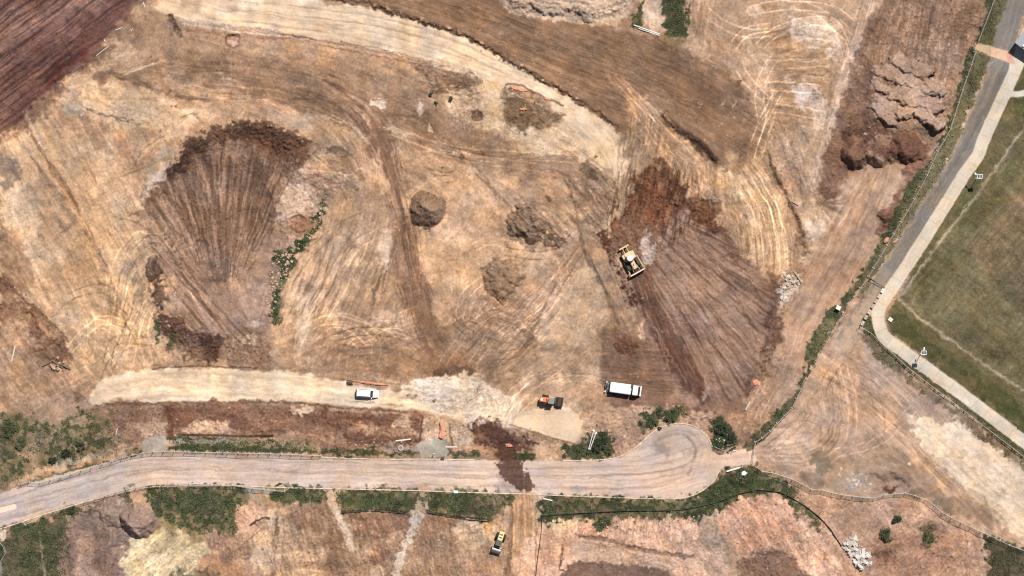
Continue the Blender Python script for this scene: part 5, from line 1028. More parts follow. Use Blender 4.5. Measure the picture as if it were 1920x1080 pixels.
# ------------------------------------------------------------------ overall mottling
lowv = np.where(np.isin(CLS, (2, 3, 4, 8, 10)), .35, 1.0).astype(F)
COL *= np.exp(lowv*(0.05*NZ[64]+0.05*NZB[16]) + VAR*(0.022*NZ[8]+0.03*NZC[4]+0.055*NZB[2.2]))[..., None]
lum_ = COL.mean(-1, keepdims=True); soil_ = np.where(np.isin(CLS, (5, 8, 20)), 1.0, .81)[..., None].astype(F)
COL[:] = lum_+(COL-lum_)*soil_; COL *= np.where(np.isin(CLS, (2, 3, 4, 5, 7, 10))[..., None], np.array((1, 1, .985), F)*np.where(CLS[..., None] == 5, np.array((1.045, 1.005, 1.02), F), np.where(CLS[..., None] == 3, np.array((1.03, 1, .965), F), np.where(CLS[..., None] == 2, np.array((.995, .985, 1.03), F), np.array((1.01, 1, .99), F)))), np.array((1.006, .991, .995), F))
lb_ = COL.mean(-1, keepdims=True); kc_ = np.where(CLS == 0, .05, np.where(np.isin(CLS, (1, 2)), .08, 0))[..., None].astype(F); COL *= np.where(CLS == 0, .985, 1.0)[..., None].astype(F)*(1+kc_*np.clip((lb_-142)/90, -.25, .35)*1.1)
warm_ = (CLS == 20)[..., None]; COL[:] = np.where(warm_, COL*np.array((1.04, 1.0, .95), F), COL)
COL[..., 0] *= 1+0.018*NZC[32]; COL[..., 2] *= 1-0.03*NZC[32]
cl = ss(0.75, 1.3, NZC[4]+0.4*NZ[8])*VAR*(RGH > .03)          # scattered dark crumbs
COL *= (1-0.22*cl)[..., None]
cl = ss(0.8, 1.3, NZB[4]+0.4*NZC[8])*VAR*(RGH > .03)
COL *= (1+0.14*cl)[..., None]
HGT += RGH*(0.9*NZC[8]+0.9*NZB[4]+0.7*NZ[2.2])
# graded roads and paths lie flat: ease the natural relief out of them
flat_ = np.isin(CLS, (1, 2, 3, 4, 8, 10)).astype(F)
for k in (1, 2, 3, 4, 4, 6, 6):
    flat_ = (flat_*2+np.roll(flat_, k, 0)+np.roll(flat_, -k, 0)+np.roll(flat_, k, 1)+np.roll(flat_, -k, 1))/6
HGT -= flat_*(0.38*NZ[64]+.10*NZB[32])
# ------------------------------------------------------------------ scene, light, camera
sc = bpy.context.scene
col = sc.collection
KALB = 0.62
def lin(c):
    c = np.clip(np.asarray(c, F)/255.0, 0, 1)
    return np.where(c < 0.04045, c/12.92, ((c+0.055)/1.055)**2.4)
def tag(o, label=None, cat=None, group=None, kind=None):
    for k, v in (('label', label), ('category', cat), ('group', group), ('kind', kind)):
        if v: o[k] = v
    return o
def height(u, v):
    x = min(max((u+MARG)*SC, 0), GW-1.001); y = min(max((v+MARG)*SC, 0), GH-1.001)
    i, j = int(x), int(y); fx, fy = x-i, y-j
    return float((HGT[j, i]*(1-fx)+HGT[j, i+1]*fx)*(1-fy)+(HGT[j+1, i]*(1-fx)+HGT[j+1, i+1]*fx)*fy)
def at(u, v, dz=0.0):
    return Vector(((u-960)*MPP, (540-v)*MPP, height(u, v)+dz))

def nt(name):
    m = bpy.data.materials.new(name); m.use_nodes = True
    t = m.node_tree; b = t.nodes['Principled BSDF']
    return m, t, b
def ground_mat(name, rough=0.95, fine=3.0, amp=0.25, bump=0.5, spec=0.15, speck=0.0, joint=0.0):
    """soil albedo from the surveyed colour attribute, broken up by procedural grain, pebbles and bump"""
    m, t, b = nt(name); N = t.nodes.new; L = t.links.new
    b.inputs['Roughness'].default_value = rough; b.inputs['Specular IOR Level'].default_value = spec
    a = N('ShaderNodeAttribute'); a.attribute_name = 'albedo'
    g = N('ShaderNodeNewGeometry')
    n1 = N('ShaderNodeTexNoise'); n1.inputs['Scale'].default_value = fine; n1.inputs['Detail'].default_value = 4; n1.inputs['Roughness'].default_value = .7
    L(g.outputs['Position'], n1.inputs['Vector'])
    r = N('ShaderNodeMapRange'); r.inputs['From Min'].default_value = .3; r.inputs['From Max'].default_value = .7
    r.inputs['To Min'].default_value = 1-amp; r.inputs['To Max'].default_value = 1+amp
    L(n1.outputs['Fac'], r.inputs['Value'])
    mx = N('ShaderNodeVectorMath'); mx.operation = 'SCALE'
    L(a.outputs['Color'], mx.inputs[0]); L(r.outputs['Result'], mx.inputs['Scale'])
    out = mx.outputs['Vector']
    if speck:
        vo = N('ShaderNodeTexVoronoi'); vo.inputs['Scale'].default_value = 2.6; L(g.outputs['Position'], vo.inputs['Vector'])
        r2 = N('ShaderNodeMapRange'); r2.inputs['From Min'].default_value = .06; r2.inputs['From Max'].default_value = .16
        r2.inputs['To Min'].default_value = 1+speck; r2.inputs['To Max'].default_value = 1
        L(vo.outputs['Distance'], r2.inputs['Value'])
        m2 = N('ShaderNodeVectorMath'); m2.operation = 'SCALE'; L(out, m2.inputs[0]); L(r2.outputs['Result'], m2.inputs['Scale']); out = m2.outputs['Vector']
    L(out, b.inputs['Base Color'])
    if bump:
        bp = N('ShaderNodeBump'); bp.inputs['Strength'].default_value = bump; bp.inputs['Distance'].default_value = .12
        L(n1.outputs['Fac'], bp.inputs['Height']); L(bp.outputs['Normal'], b.inputs['Normal'])
    return m
M_SOIL = ground_mat('loose_soil', .97, 3.2, .10, .22, .1, .10)
M_ROAD = ground_mat('dusty_gravel_seal', .93, 5.0, .09, .12, .15)
M_ASPH = ground_mat('worn_asphalt', .9, 6.0, .13, .15, .2)
M_CONC = ground_mat('broom_concrete', .88, 4.0, .07, .08, .2)
M_GRASS = ground_mat('mown_grass', .95, 3.5, .30, .5, .1)
M_HEAP = ground_mat('tipped_soil', .97, 4.0, .16, .5, .1, .2)
M_HAUL = ground_mat('compacted_pale_clay', .95, 4.0, .07, .15, .1)

GX = ((U-960)*MPP).astype(F); GY = ((540-V)*MPP).astype(F)
ALB = (lin(COL)*KALB).astype(F)
CLS[(CLS == 0) & (WD+.12*NZ[8] > .33)] = 6
fc = CLS[:-1, :-1]
VID = np.arange(GW*GH, dtype=np.int32).reshape(GH, GW)
QUAD = np.stack([VID[1:, :-1], VID[1:, 1:], VID[:-1, 1:], VID[:-1, :-1]], -1)
P3 = np.stack([GX, GY, HGT], -1).reshape(-1, 3).astype(F)
def sheet(name, cid, mat, label, cat=None, group=None, kind=None, recenter=False):
    q = QUAD[fc == cid].reshape(-1, 4)
    if not len(q): return None
    used, inv = np.unique(q.ravel(), return_inverse=True)
    co = P3[used]; cen = Vector((0, 0, 0))
    if recenter:
        c = co.mean(0); cen = Vector((float(c[0]), float(c[1]), float(co[:, 2].min()))); co = co-np.array(cen, F)
    me = bpy.data.meshes.new(name)
    me.vertices.add(len(used)); me.vertices.foreach_set('co', co.ravel())
    me.loops.add(len(q)*4); me.loops.foreach_set('vertex_index', inv.astype(np.int32).ravel())
    me.polygons.add(len(q)); me.polygons.foreach_set('loop_start', np.arange(len(q), dtype=np.int32)*4)
    me.polygons.foreach_set('loop_total', np.full(len(q), 4, np.int32))
    me.polygons.foreach_set('use_smooth', np.ones(len(q), bool))
    at_ = me.color_attributes.new('albedo', 'FLOAT_COLOR', 'POINT')
    c4 = np.ones((len(used), 4), F); c4[:, :3] = ALB.reshape(-1, 3)[used]
    at_.data.foreach_set('color', c4.ravel())
    me.update(calc_edges=True); me.materials.append(mat)
    o = bpy.data.objects.new(name, me); o.location = cen; col.objects.link(o)
    return tag(o, label, cat, group, kind)
sheet('ground', 0, M_SOIL, 'bare tan and brown earthworks ground of the whole building site', kind='structure')
sheet('haul_road', 1, M_HAUL, 'pale compacted clay haul roads curving across the bare site', kind='structure')
sheet('road', 2, M_ROAD, 'dusty estate road with a round turning head at its end', kind='structure')
sheet('asphalt_road', 3, M_ASPH, 'worn grey asphalt road running diagonally along the site fence', kind='structure')
sheet('pavement', 4, M_CONC, 'pale concrete footpath beside the asphalt road and the mown field', kind='structure')
sheet('grass_field', 5, M_GRASS, 'olive mown grass field beyond the concrete footpath', kind='structure')
sheet('grass', 6, M_GRASS, 'rough green grass and weeds on the verges and in the gully', kind='stuff')
sheet('driveway', 7, M_ROAD, 'grey crushed rock driveway crossovers beside the estate road', kind='structure')
sheet('concrete_pad', 8, M_HAUL, 'pale flat pad of screened gravel beside the roller', kind='structure')
sheet('path', 9, M_SOIL, 'narrow edging path round the corner of the mown field', kind='structure')
sheet('road_crossing', 10, M_CONC, 'salmon coloured brick threshold laid across the asphalt road', kind='structure')
sheet('soil_heap', 20, M_HEAP, 'large pale grey spoil heap against the north edge of the brown pad', 'soil heap', recenter=True)
for k in range(len(HEAPS)):
    sheet('soil_heap', 30+k, M_HEAP, 'low tipped load of brown soil among the overlapping loads on the east stockpile', 'soil heap', 'soil loads tipped on the east stockpile', recenter=True)
sheet('soil_heap', 46, M_HEAP, 'dark heap at the west end of the three largest stockpile heaps', 'soil heap', recenter=True)
sheet('soil_heap', 47, M_HEAP, 'light brown middle heap of the three largest stockpile heaps', 'soil heap', recenter=True)
sheet('soil_heap', 48, M_HEAP, 'dark reddish heap at the east end of the three largest stockpile heaps', 'soil heap', recenter=True)
sheet('soil_heap', 50, M_HEAP, 'steep rounded grey brown heap standing alone on the tan ground', 'soil heap', recenter=True)
sheet('soil_heap', 51, M_HEAP, 'spread dark heap cut by excavator scrapes west of the bulldozer', 'soil heap', recenter=True)
sheet('soil_heap', 52, M_HEAP, 'low flattened brown heap among curving wheel tracks', 'soil heap', recenter=True)
sheet('soil_heap', 53, M_HEAP, 'smooth pale brown heap touching the fence of the estate road', 'soil heap', recenter=True)
sheet('soil_heap', 54, M_HEAP, 'dark sharp-ridged heap beside the pale yellow ground in the south west', 'soil heap', recenter=True)
# far ground out to the horizon, a ring that meets the edge of the surveyed sheet
def ring():
    me = bpy.data.meshes.new('terrain'); bm = bmesh.new()
    x0, x1 = float(GX[0, 0])+1, float(GX[0, -1])-1; y1, y0 = float(GY[0, 0])-1, float(GY[-1, 0])+1
    R = 6000; z = -1.6
    a = [bm.verts.new(p) for p in ((x0, y0, z), (x1, y0, z), (x1, y1, z), (x0, y1, z))]
    b = [bm.verts.new(p) for p in ((-R, -R, z), (R, -R, z), (R, R, z), (-R, R, z))]
    for i in range(4): bm.faces.new((a[i], b[i], b[(i+1) % 4], a[(i+1) % 4]))
    bm.normal_update()
    for f in bm.faces:
        if f.normal.z < 0: f.normal_flip()
    bm.to_mesh(me); bm.free()
    m, t, bs = nt('far_soil'); n = t.nodes.new('ShaderNodeTexNoise'); n.inputs['Scale'].default_value = .02; n.inputs['Detail'].default_value = 8
    g = t.nodes.new('ShaderNodeNewGeometry'); t.links.new(g.outputs['Position'], n.inputs['Vector'])
    r = t.nodes.new('ShaderNodeValToRGB'); r.color_ramp.elements[0].color = (.14, .10, .06, 1); r.color_ramp.elements[1].color = (.32, .22, .13, 1)
    r.color_ramp.elements[0].position = .35; r.color_ramp.elements[1].position = .65
    t.links.new(n.outputs['Fac'], r.inputs['Fac']); t.links.new(r.outputs['Color'], bs.inputs['Base Color']); bs.inputs['Roughness'].default_value = .95
    me.materials.append(m)
    o = bpy.data.objects.new('terrain', me); col.objects.link(o); tag(o, 'bare brown country beyond the building site', kind='structure')
ring()
# sun from the north-north-east, sixty degrees up
EL, AZ = math.radians(58), math.radians(28)
SUNV = Vector((math.sin(AZ)*math.cos(EL), math.cos(AZ)*math.cos(EL), math.sin(EL)))
ld = bpy.data.lights.new('sun', 'SUN'); ld.energy = 4.6; ld.angle = math.radians(.5); ld.color = (1, .96, .90)
lo = bpy.data.objects.new('sun', ld); lo.rotation_euler = (-SUNV).to_track_quat('-Z', 'Y').to_euler(); lo.location = (0, 0, 60); col.objects.link(lo)
w = bpy.data.worlds.new('World'); sc.world = w; w.use_nodes = True
bg = w.node_tree.nodes['Background']; sky = w.node_tree.nodes.new('ShaderNodeTexSky'); sky.sky_type = 'NISHITA'; sky.sun_disc = False
sky.sun_elevation = EL; sky.sun_rotation = AZ
w.node_tree.links.new(sky.outputs['Color'], bg.inputs['Color']); bg.inputs['Strength'].default_value = .05
cd = bpy.data.cameras.new('camera'); cam = bpy.data.objects.new('camera', cd); col.objects.link(cam)
CH = 900.0
cam.location = (0, 0, CH); cam.rotation_euler = (0, 0, 0); cd.sensor_width = 36; cd.lens = 36*CH/(1920*MPP); cd.clip_start = 10; cd.clip_end = 20000
sc.camera = cam
vs = sc.view_settings; sc.display_settings.display_device = 'sRGB'; vs.view_transform = 'Standard'; vs.look = 'None'; vs.gamma = 1; vs.exposure = 0.48; vs.use_curve_mapping = False
sc.render.engine = 'CYCLES'; sc.cycles.use_denoising = False; sc.cycles.max_bounces = 4; sc.cycles.diffuse_bounces = 2; sc.cycles.transparent_max_bounces = 12
sc.render.film_transparent = False; sc.cycles.filter_width = 1.2
# ================================================================== objects
def simple(name, rgb, rough=.6, metal=0., noise=.12, scale=6., bump=0., spec=.4):
    m, t, b = nt(name); N = t.nodes.new; L = t.links.new
    b.inputs['Roughness'].default_value = rough; b.inputs['Metallic'].default_value = metal; b.inputs['Specular IOR Level'].default_value = spec
    tc = N('ShaderNodeTexCoord'); n = N('ShaderNodeTexNoise'); n.inputs['Scale'].default_value = scale; n.inputs['Detail'].default_value = 5
    L(tc.outputs['Object'], n.inputs['Vector'])
    r = N('ShaderNodeMapRange'); r.inputs['To Min'].default_value = 1-noise; r.inputs['To Max'].default_value = 1+noise
    r.inputs['From Min'].default_value = .3; r.inputs['From Max'].default_value = .7; L(n.outputs['Fac'], r.inputs['Value'])
    v = N('ShaderNodeVectorMath'); v.operation = 'SCALE'; v.inputs[0].default_value = tuple(float(x) for x in rgb); L(r.outputs['Result'], v.inputs['Scale'])
    L(v.outputs['Vector'], b.inputs['Base Color'])
    if bump:
        bp = N('ShaderNodeBump'); bp.inputs['Strength'].default_value = bump; bp.inputs['Distance'].default_value = .05
        L(n.outputs['Fac'], bp.inputs['Height']); L(bp.outputs['Normal'], b.inputs['Normal'])
    return m
def wire_mat():
    m, t, b = nt('welded_wire_mesh'); N = t.nodes.new; L = t.links.new
    b.inputs['Base Color'].default_value = (.34, .33, .31, 1); b.inputs['Roughness'].default_value = .6; b.inputs['Metallic'].default_value = .3
    tr = N('ShaderNodeBsdfTransparent'); mx = N('ShaderNodeMixShader'); tc = N('ShaderNodeTexCoord')
    w = N('ShaderNodeTexBrick'); w.inputs['Scale'].default_value = 1.0; w.offset = 0; w.inputs['Brick Width'].default_value = .10; w.inputs['Row Height'].default_value = .20
    w.inputs['Mortar Size'].default_value = .010; w.inputs['Color1'].default_value = (0, 0, 0, 1); w.inputs['Color2'].default_value = (0, 0, 0, 1); w.inputs['Mortar'].default_value = (1, 1, 1, 1)
    L(tc.outputs['UV'], w.inputs['Vector']); L(w.outputs['Color'], mx.inputs['Fac'])
    L(tr.outputs[0], mx.inputs[1]); L(b.outputs[0], mx.inputs[2]); L(mx.outputs[0], t.nodes['Material Output'].inputs['Surface'])
    return m
MAT = dict(
    white=simple('white_paint', (.80, .80, .79), .35, 0, .03), cream=simple('dusty_yellow_paint', (.46, .31, .14), .5, 0, .12), cream2=simple('sun_faded_yellow_paint', (.52, .38, .19), .55, 0, .1),
    yellow=simple('pale_yellow_paint', (.60, .50, .23), .45, 0, .06), orange=simple('orange_paint', (.62, .17, .05), .4, 0, .08), black=simple('black_rubber', (.018, .017, .016), .9, 0, .2, 8, .2),
    dark=simple('dark_steel', (.05, .048, .045), .6, .3, .2), grey=simple('grey_paint', (.17, .17, .16), .5, 0, .08), dgrey=simple('dark_grey_paint', (.075, .08, .07), .5, 0, .1), lgrey=simple('light_grey_roof', (.50, .51, .52), .5, 0, .05),
    glass=simple('tinted_glass', (.015, .018, .02), .12, 0, .05, 4, 0, .6), steel=simple('muddy_steel', (.075, .055, .04), .7, .4, .35, 9, .3), galv=simple('galvanised_tube', (.46, .45, .42), .5, .2, .1),
    drum=simple('smooth_drum_steel', (.22, .19, .17), .45, .6, .2), panel=simple('solar_cells', (.05, .07, .12), .2, 0, .1), conc=simple('cast_concrete', (.42, .36, .31), .9, 0, .12, 5, .2),
    concw=simple('white_concrete', (.58, .54, .48), .85, 0, .1, 5, .2), rubble=simple('broken_concrete', (.47, .43, .38), .92, 0, .15, 4, .5), rock=simple('tan_rock', (.37, .27, .19), .95, 0, .3, 3, .8),
    rock2=simple('red_rock', (.34, .19, .12), .95, 0, .3, 3, .8), wood=simple('weathered_timber', (.30, .24, .17), .9, 0, .2, 5, .3), silt=simple('black_silt_cloth', (.045, .055, .042), .9, 0, .3, 5), net=simple('orange_plastic_net', (.52, .22, .13), .8, 0, .3, 4),
    pvc=simple('white_plastic_pipe', (.55, .54, .50), .5, 0, .06), roofm=simple('grey_steel_roof', (.30, .32, .34), .45, .3, .08), wall=simple('rendered_wall', (.45, .42, .38), .9, 0, .1), leaf=simple('shrub_leaves', (.066, .080, .034), .85, 0, .5, 1.2), leaf2=simple('dark_shrub_leaves', (.036, .047, .023), .85, 0, .5, 1.2),
    leaf3=simple('verge_grass_blades', (.068, .080, .034), .9, 0, .5, .4), leaf4=simple('dry_weed_blades', (.135, .115, .060), .9, 0, .4, .4), bark=simple('grey_bark', (.13, .10, .075), .95, 0, .25, 6, .5), amber=simple('tail_lamp', (.5, .04, .02), .3), lamp=simple('headlamp_glass', (.75, .76, .78), .15),
    kerb=simple('kerb_concrete', (.46, .36, .27), .92, 0, .35, 1.2, .2), foot=simple('dusty_fence_foot', (.36, .29, .22), .9, 0, .2), salmon=simple('salmon_plate', (.66, .46, .34), .85, 0, .06), wire=wire_mat())

class MB:
    def __init__(s): s.bm = bmesh.new()
    def box(s, c, d, rz=0, ry=0, rx=0, bev=0, top=1.0):
        M = Matrix.Translation(c) @ Matrix.Rotation(rz, 4, 'Z') @ Matrix.Rotation(ry, 4, 'Y') @ Matrix.Rotation(rx, 4, 'X')
        r = bmesh.ops.create_cube(s.bm, size=1.0)
        for v in r['verts']:
            k = top if v.co.z > 0 else 1.0
            v.co = M @ Vector((v.co.x*d[0]*k, v.co.y*d[1]*k, v.co.z*d[2]))
        if bev:
            es = list({e for v in r['verts'] for e in v.link_edges})
            bmesh.ops.bevel(s.bm, geom=es, offset=bev, segments=2, affect='EDGES', profile=.6)
        return s
    def tube(s, a, b, r, seg=8, r2=None):
        a, b = Vector(a), Vector(b); d = b-a
        M = Matrix.Translation((a+b)/2) @ d.to_track_quat('Z', 'Y').to_matrix().to_4x4()
        bmesh.ops.create_cone(s.bm, cap_ends=True, segments=seg, radius1=r, radius2=r if r2 is None else r2, depth=d.length, matrix=M)
        return s
    def loft(s, secs, close=True):
        """secs: list of rings of equal length"""
        R = [[s.bm.verts.new(p) for p in ring] for ring in secs]
        n = len(R[0])
        for a, b in zip(R, R[1:]):
            for i in range(n): s.bm.faces.new((a[i], a[(i+1) % n], b[(i+1) % n], b[i]))
        if close:
            s.bm.faces.new(list(reversed(R[0]))); s.bm.faces.new(R[-1])
        return s
    def body(s, secs, ch=.25):
        """secs: (x, half width low, half width high, z low, z high) chamfered boxes joined along x"""
        rings = []
        for x, a, b, z0, z1 in secs:
            h = z1-z0; c = min(ch, h*.35)
            rings.append([(x, -a*.92, z0), (x, -a, z0+c*.5), (x, -b, z1-c), (x, -b+c*.7, z1), (x, b-c*.7, z1), (x, b, z1-c), (x, a, z0+c*.5), (x, a*.92, z0)])
        return s.loft(rings)
    def build(s, name, mat, parent=None, smooth=False):
        bmesh.ops.recalc_face_normals(s.bm, faces=s.bm.faces)
        me = bpy.data.meshes.new(name); s.bm.to_mesh(me); s.bm.free(); me.materials.append(mat)
        if smooth: me.polygons.foreach_set('use_smooth', np.ones(len(me.polygons), bool))
        o = bpy.data.objects.new(name, me); col.objects.link(o)
        if parent is not None: o.parent = parent
        return o
def thing(name, label, cat, u, v, ang=0, group=None, dz=0):
    o = bpy.data.objects.new(name, None); col.objects.link(o); o.location = at(u, v, dz); o.rotation_euler = (0, 0, math.radians(ang)); o.empty_display_size = .3
    return tag(o, label, cat, group)
def copy_tree(o, parent=None):
    c = o.copy(); col.objects.link(c)
    if parent is not None: c.parent = parent
    for ch in list(o.children): copy_tree(ch, c)
    return c
def wheel(parent, x, y, r, w, rimmat):
    t = MB().tube((x, y-w/2, r), (x, y+w/2, r), r, 20).build('wheel', MAT['black'], parent)
    s_ = 1 if y > 0 else -1
    MB().tube((x, y+s_*(w/2-.02), r), (x, y+s_*(w/2+.015), r), r*.55, 14).build('rim', rimmat, t)
    return t
# ------------------------------------------------------------------ white wagon
c = thing('four_wheel_drive', 'white four wheel drive wagon parked on the pale clay track beside the orange netting', 'car', 689, 737.5, -3.5)
MB().body([(-2.42, .86, .86, .55, 1.02), (-2.3, .93, .93, .42, 1.12), (-1.0, .95, .95, .38, 1.14), (1.0, .95, .94, .38, 1.12), (1.9, .94, .88, .42, 1.05), (2.42, .80, .74, .50, .92)], .18).build('body', MAT['white'], c)
MB().body([(-2.36, .84, .70, 1.10, 1.78), (-2.2, .86, .74, 1.10, 1.88), (0.0, .86, .74, 1.10, 1.90), (.55, .85, .72, 1.10, 1.84), (.75, .83, .68, 1.10, 1.70)], .12).build('cabin', MAT['white'], c)
MB().loft([[(1.28, -.74, 1.13), (1.28, .74, 1.13), (1.22, .74, 1.11), (1.22, -.74, 1.11)], [(.74, -.66, 1.78), (.74, .66, 1.78), (.68, .66, 1.74), (.68, -.66, 1.74)]]).build('windscreen', MAT['glass'], c)
for s_ in (-1, 1):
    MB().box((-.75, s_*.835, 1.45), (2.6, .03, .42), rx=s_*.16).build('side_window', MAT['glass'], c)
    MB().box((1.0, s_*1.05, 1.18), (.16, .22, .15), bev=.03).build('mirror', MAT['white'], c)
    MB().box((2.36, s_*.58, .78), (.12, .30, .14), bev=.02).build('headlight', MAT['lamp'], c)
    MB().box((-2.42, s_*.74, .9), (.06, .14, .3)).build('tail_light', MAT['amber'], c)
    MB().tube((-2.0, s_*.62, 1.97), (.3, s_*.62, 1.97), .025, 6).build('roof_rail', MAT['galv'], c)
    for x in (-1.5, 1.48): wheel(c, x, s_*.80, .40, .27, MAT['lgrey'])
MB().box((-2.42, 0, 1.46), (.04, 1.3, .5), ry=.1).build('rear_window', MAT['glass'], c)
MB().box((2.44, 0, .60), (.14, 1.7, .22), bev=.04).build('front_bumper', MAT['white'], c)
MB().box((-2.48, 0, .60), (.14, 1.75, .2), bev=.04).build('rear_bumper', MAT['dark'], c)
MB().tube((-2.55, .25, 1.0), (-2.42, .25, 1.0), .38, 16).build('spare_wheel', MAT['black'], c)
# ------------------------------------------------------------------ water truck
t = thing('water_truck', 'long white tanker truck for dust control standing on brown graded soil', 'truck', 1166.5, 728.5, -8)
MB().box((-.1, 0, .85), (7.6, .85, .25)).build('chassis', MAT['dark'], t)
ring = lambda x, k=1.0: [(x, k*1.18*math.copysign(abs(math.cos(a))**.55, math.cos(a)), 1.85+k*.80*math.copysign(abs(math.sin(a))**.55, math.sin(a))) for a in [i*math.tau/20 for i in range(20)]]
tank = MB().loft([ring(-2.75, .9), ring(-2.6), ring(1.85), ring(2.0, .92)]).build('tank', MAT['white'], t)
MB().box((-.3, 0, 2.67), (3.4, .55, .04)).build('walkway', MAT['lgrey'], tank)
MB().tube((-1.2, 0, 2.66), (-1.2, 0, 2.78), .28, 14).build('hatch', MAT['white'], tank)
MB().box((-.6, 1.02, 2.42), (.9, .10, .10)).build('hose_tray', MAT['dark'], tank)
MB().box((2.05, .72, 2.30), (.62, .75, .75), bev=.05).build('air_intake', MAT['dark'], t)
MB().body([(2.35, 1.15, 1.08, .75, 2.55), (2.5, 1.18, 1.12, .70, 2.72), (3.42, 1.18, 1.10, .70, 2.70), (3.52, 1.17, 1.05, .70, 2.6), (4.0, 1.14, 1.08, .65, 1.45)], .16).build('cab', MAT['white'], t)
MB().loft([[(3.58, -1.0, 2.62), (3.58, 1.0, 2.62), (3.50, 1.0, 2.56), (3.50, -1.0, 2.56)], [(4.06, -1.04, 1.5), (4.06, 1.04, 1.5), (3.98, 1.04, 1.44), (3.98, -1.04, 1.44)]]).build('windscreen', MAT['glass'], t)
MB().box((4.17, 0, .95), (.28, 2.3, .75), bev=.06).build('front_bumper', MAT['white'], t)
for s_ in (-1, 1):
    MB().box((3.1, s_*1.165, 1.95), (.8, .03, .6)).build('side_window', MAT['glass'], t)
    MB().box((4.05, s_*1.34, 2.0), (.10, .2, .42), bev=.03).build('mirror', MAT['dark'], t)
    MB().box((4.29, s_*.85, .82), (.05, .3, .18)).build('headlight', MAT['lamp'], t)
    for x in (2.9, -1.3, -2.5): wheel(t, x, s_*.98, .5, .3 if x > 0 else .48, MAT['lgrey'])
    MB().box((-1.9, s_*1.0, 1.08), (2.6, .5, .05)).build('mudguard', MAT['dark'], t)
p = MB().box((-3.2, .1, 1.2), (.55, .9, .6), bev=.04).build('pump', MAT['dark'], t)
MB().tube((-3.2, -.6, 1.35), (-3.2, .75, 1.35), .12, 10).build('pipe', MAT['galv'], p)
MB().tube((-3.55, -1.2, .9), (-3.55, 1.15, .9), .07, 8).build('spray_bar', MAT['galv'], t)
MB().box((-3.6, 1.0, 1.0), (.25, .3, .3)).build('spray_head', MAT['lgrey'], t)
MB().box((-3.7, -1.15, 1.0), (.35, .25, .25), rz=.6).build('spray_head', MAT['lgrey'], t)
# ------------------------------------------------------------------ rollers
def roller(u, v, ang, label, hood, roof, padded):
    r = thing('compaction_roller', label, 'roller', u, v, ang)
    MB().body([(-2.75, .55, .50, .95, 1.45), (-2.6, .62, .56, .85, 1.75), (-1.0, .62, .58, .85, 1.85), (-.72, .60, .56, .85, 1.80)], .16).build('engine_hood', hood, r)
    for x in ((-1.35, -2.05) if not padded else (-1.2,)):
        MB().box((x, 0, 1.86 if not padded else 1.84), (.24, .72, .05), ry=-.04).build('air_vent', MAT['dark'], r)
    if padded: MB().tube((-2.3, 0, 1.6), (-2.3, 0, 1.80), .30, 16).build('fan_cowl', MAT['pvc'], r)
    MB().box((-1.6, 0, .8), (2.1, 1.1, .4), bev=.04).build('rear_frame', MAT['dark'], r)
    for s_ in (-1, 1):
        wheel(r, -1.55, s_*.82, .76, .52, hood)
        MB().box((-.1, s_*.55, .85), (1.0, .14, .22)).build('step', MAT['dark'], r)
    MB().box((-.15, 0, 1.0), (1.1, 1.2, .4), bev=.05).build('platform', MAT['dark'], r)
    cb = MB().box((-.12, 0, 1.95), (1.15, 1.2, 1.5), bev=.06).build('cab', MAT['glass'], r)
    MB().box((-.12, 0, 2.76), (1.32, 1.36, .12), bev=.04).build('cab_roof', roof, cb)
    MB().box((-.55, .3, 2.86), (.35, .3, .12), bev=.03).build('air_conditioner', roof, cb)
    for x in (-.66, .44):
        for y in (-.58, .58): MB().box((x, y, 1.95), (.08, .08, 1.5)).build('cab_post', hood if padded else MAT['dark'], cb)
    MB().box((.62, 0, .95), (.62, 1.0, .5), bev=.06).build('hitch', MAT['dark'], r)
    yk = MB()
    yk.box((.95, 0, .80), (.22, 2.25, .35)).box((2.42, 0, .80), (.16, 2.25, .30)).box((1.7, -1.06, .80), (1.6, .12, .34)).box((1.7, 1.06, .80), (1.6, .12, .34))
    yk.build('drum_frame', MAT['steel'] if padded else MAT['dark'], r)
    dr = MB().tube((1.68, -.98, .75), (1.68, .98, .75), .70 if padded else .76, 28)
    if padded:
        for k in range(14):
            a = k*math.tau/14
            for j in range(11):
                y = -.9+.18*j; aa = a+(j % 2)*math.tau/28
                dr.box((1.68+.74*math.sin(aa), y, .75+.74*math.cos(aa)), (.15, .11, .14), ry=aa, top=.7)
    dr.build('drum', MAT['steel'] if padded else MAT['drum'], r)
    MB().box((.98 if not padded else 2.5, 0, 1.12), (.12, 2.1, .08)).build('scraper_bar', MAT['dark'] if padded else MAT['concw'], r)
    return r
roller(1034.5, 751.5, -9, 'orange padfoot roller with a studded drum beside the pale gravel pad', MAT['orange'], MAT['grey'], True)
roller(935, 1018, -109, 'pale yellow smooth drum roller with two dark vents below the south verge', MAT['yellow'], MAT['dgrey'], False)
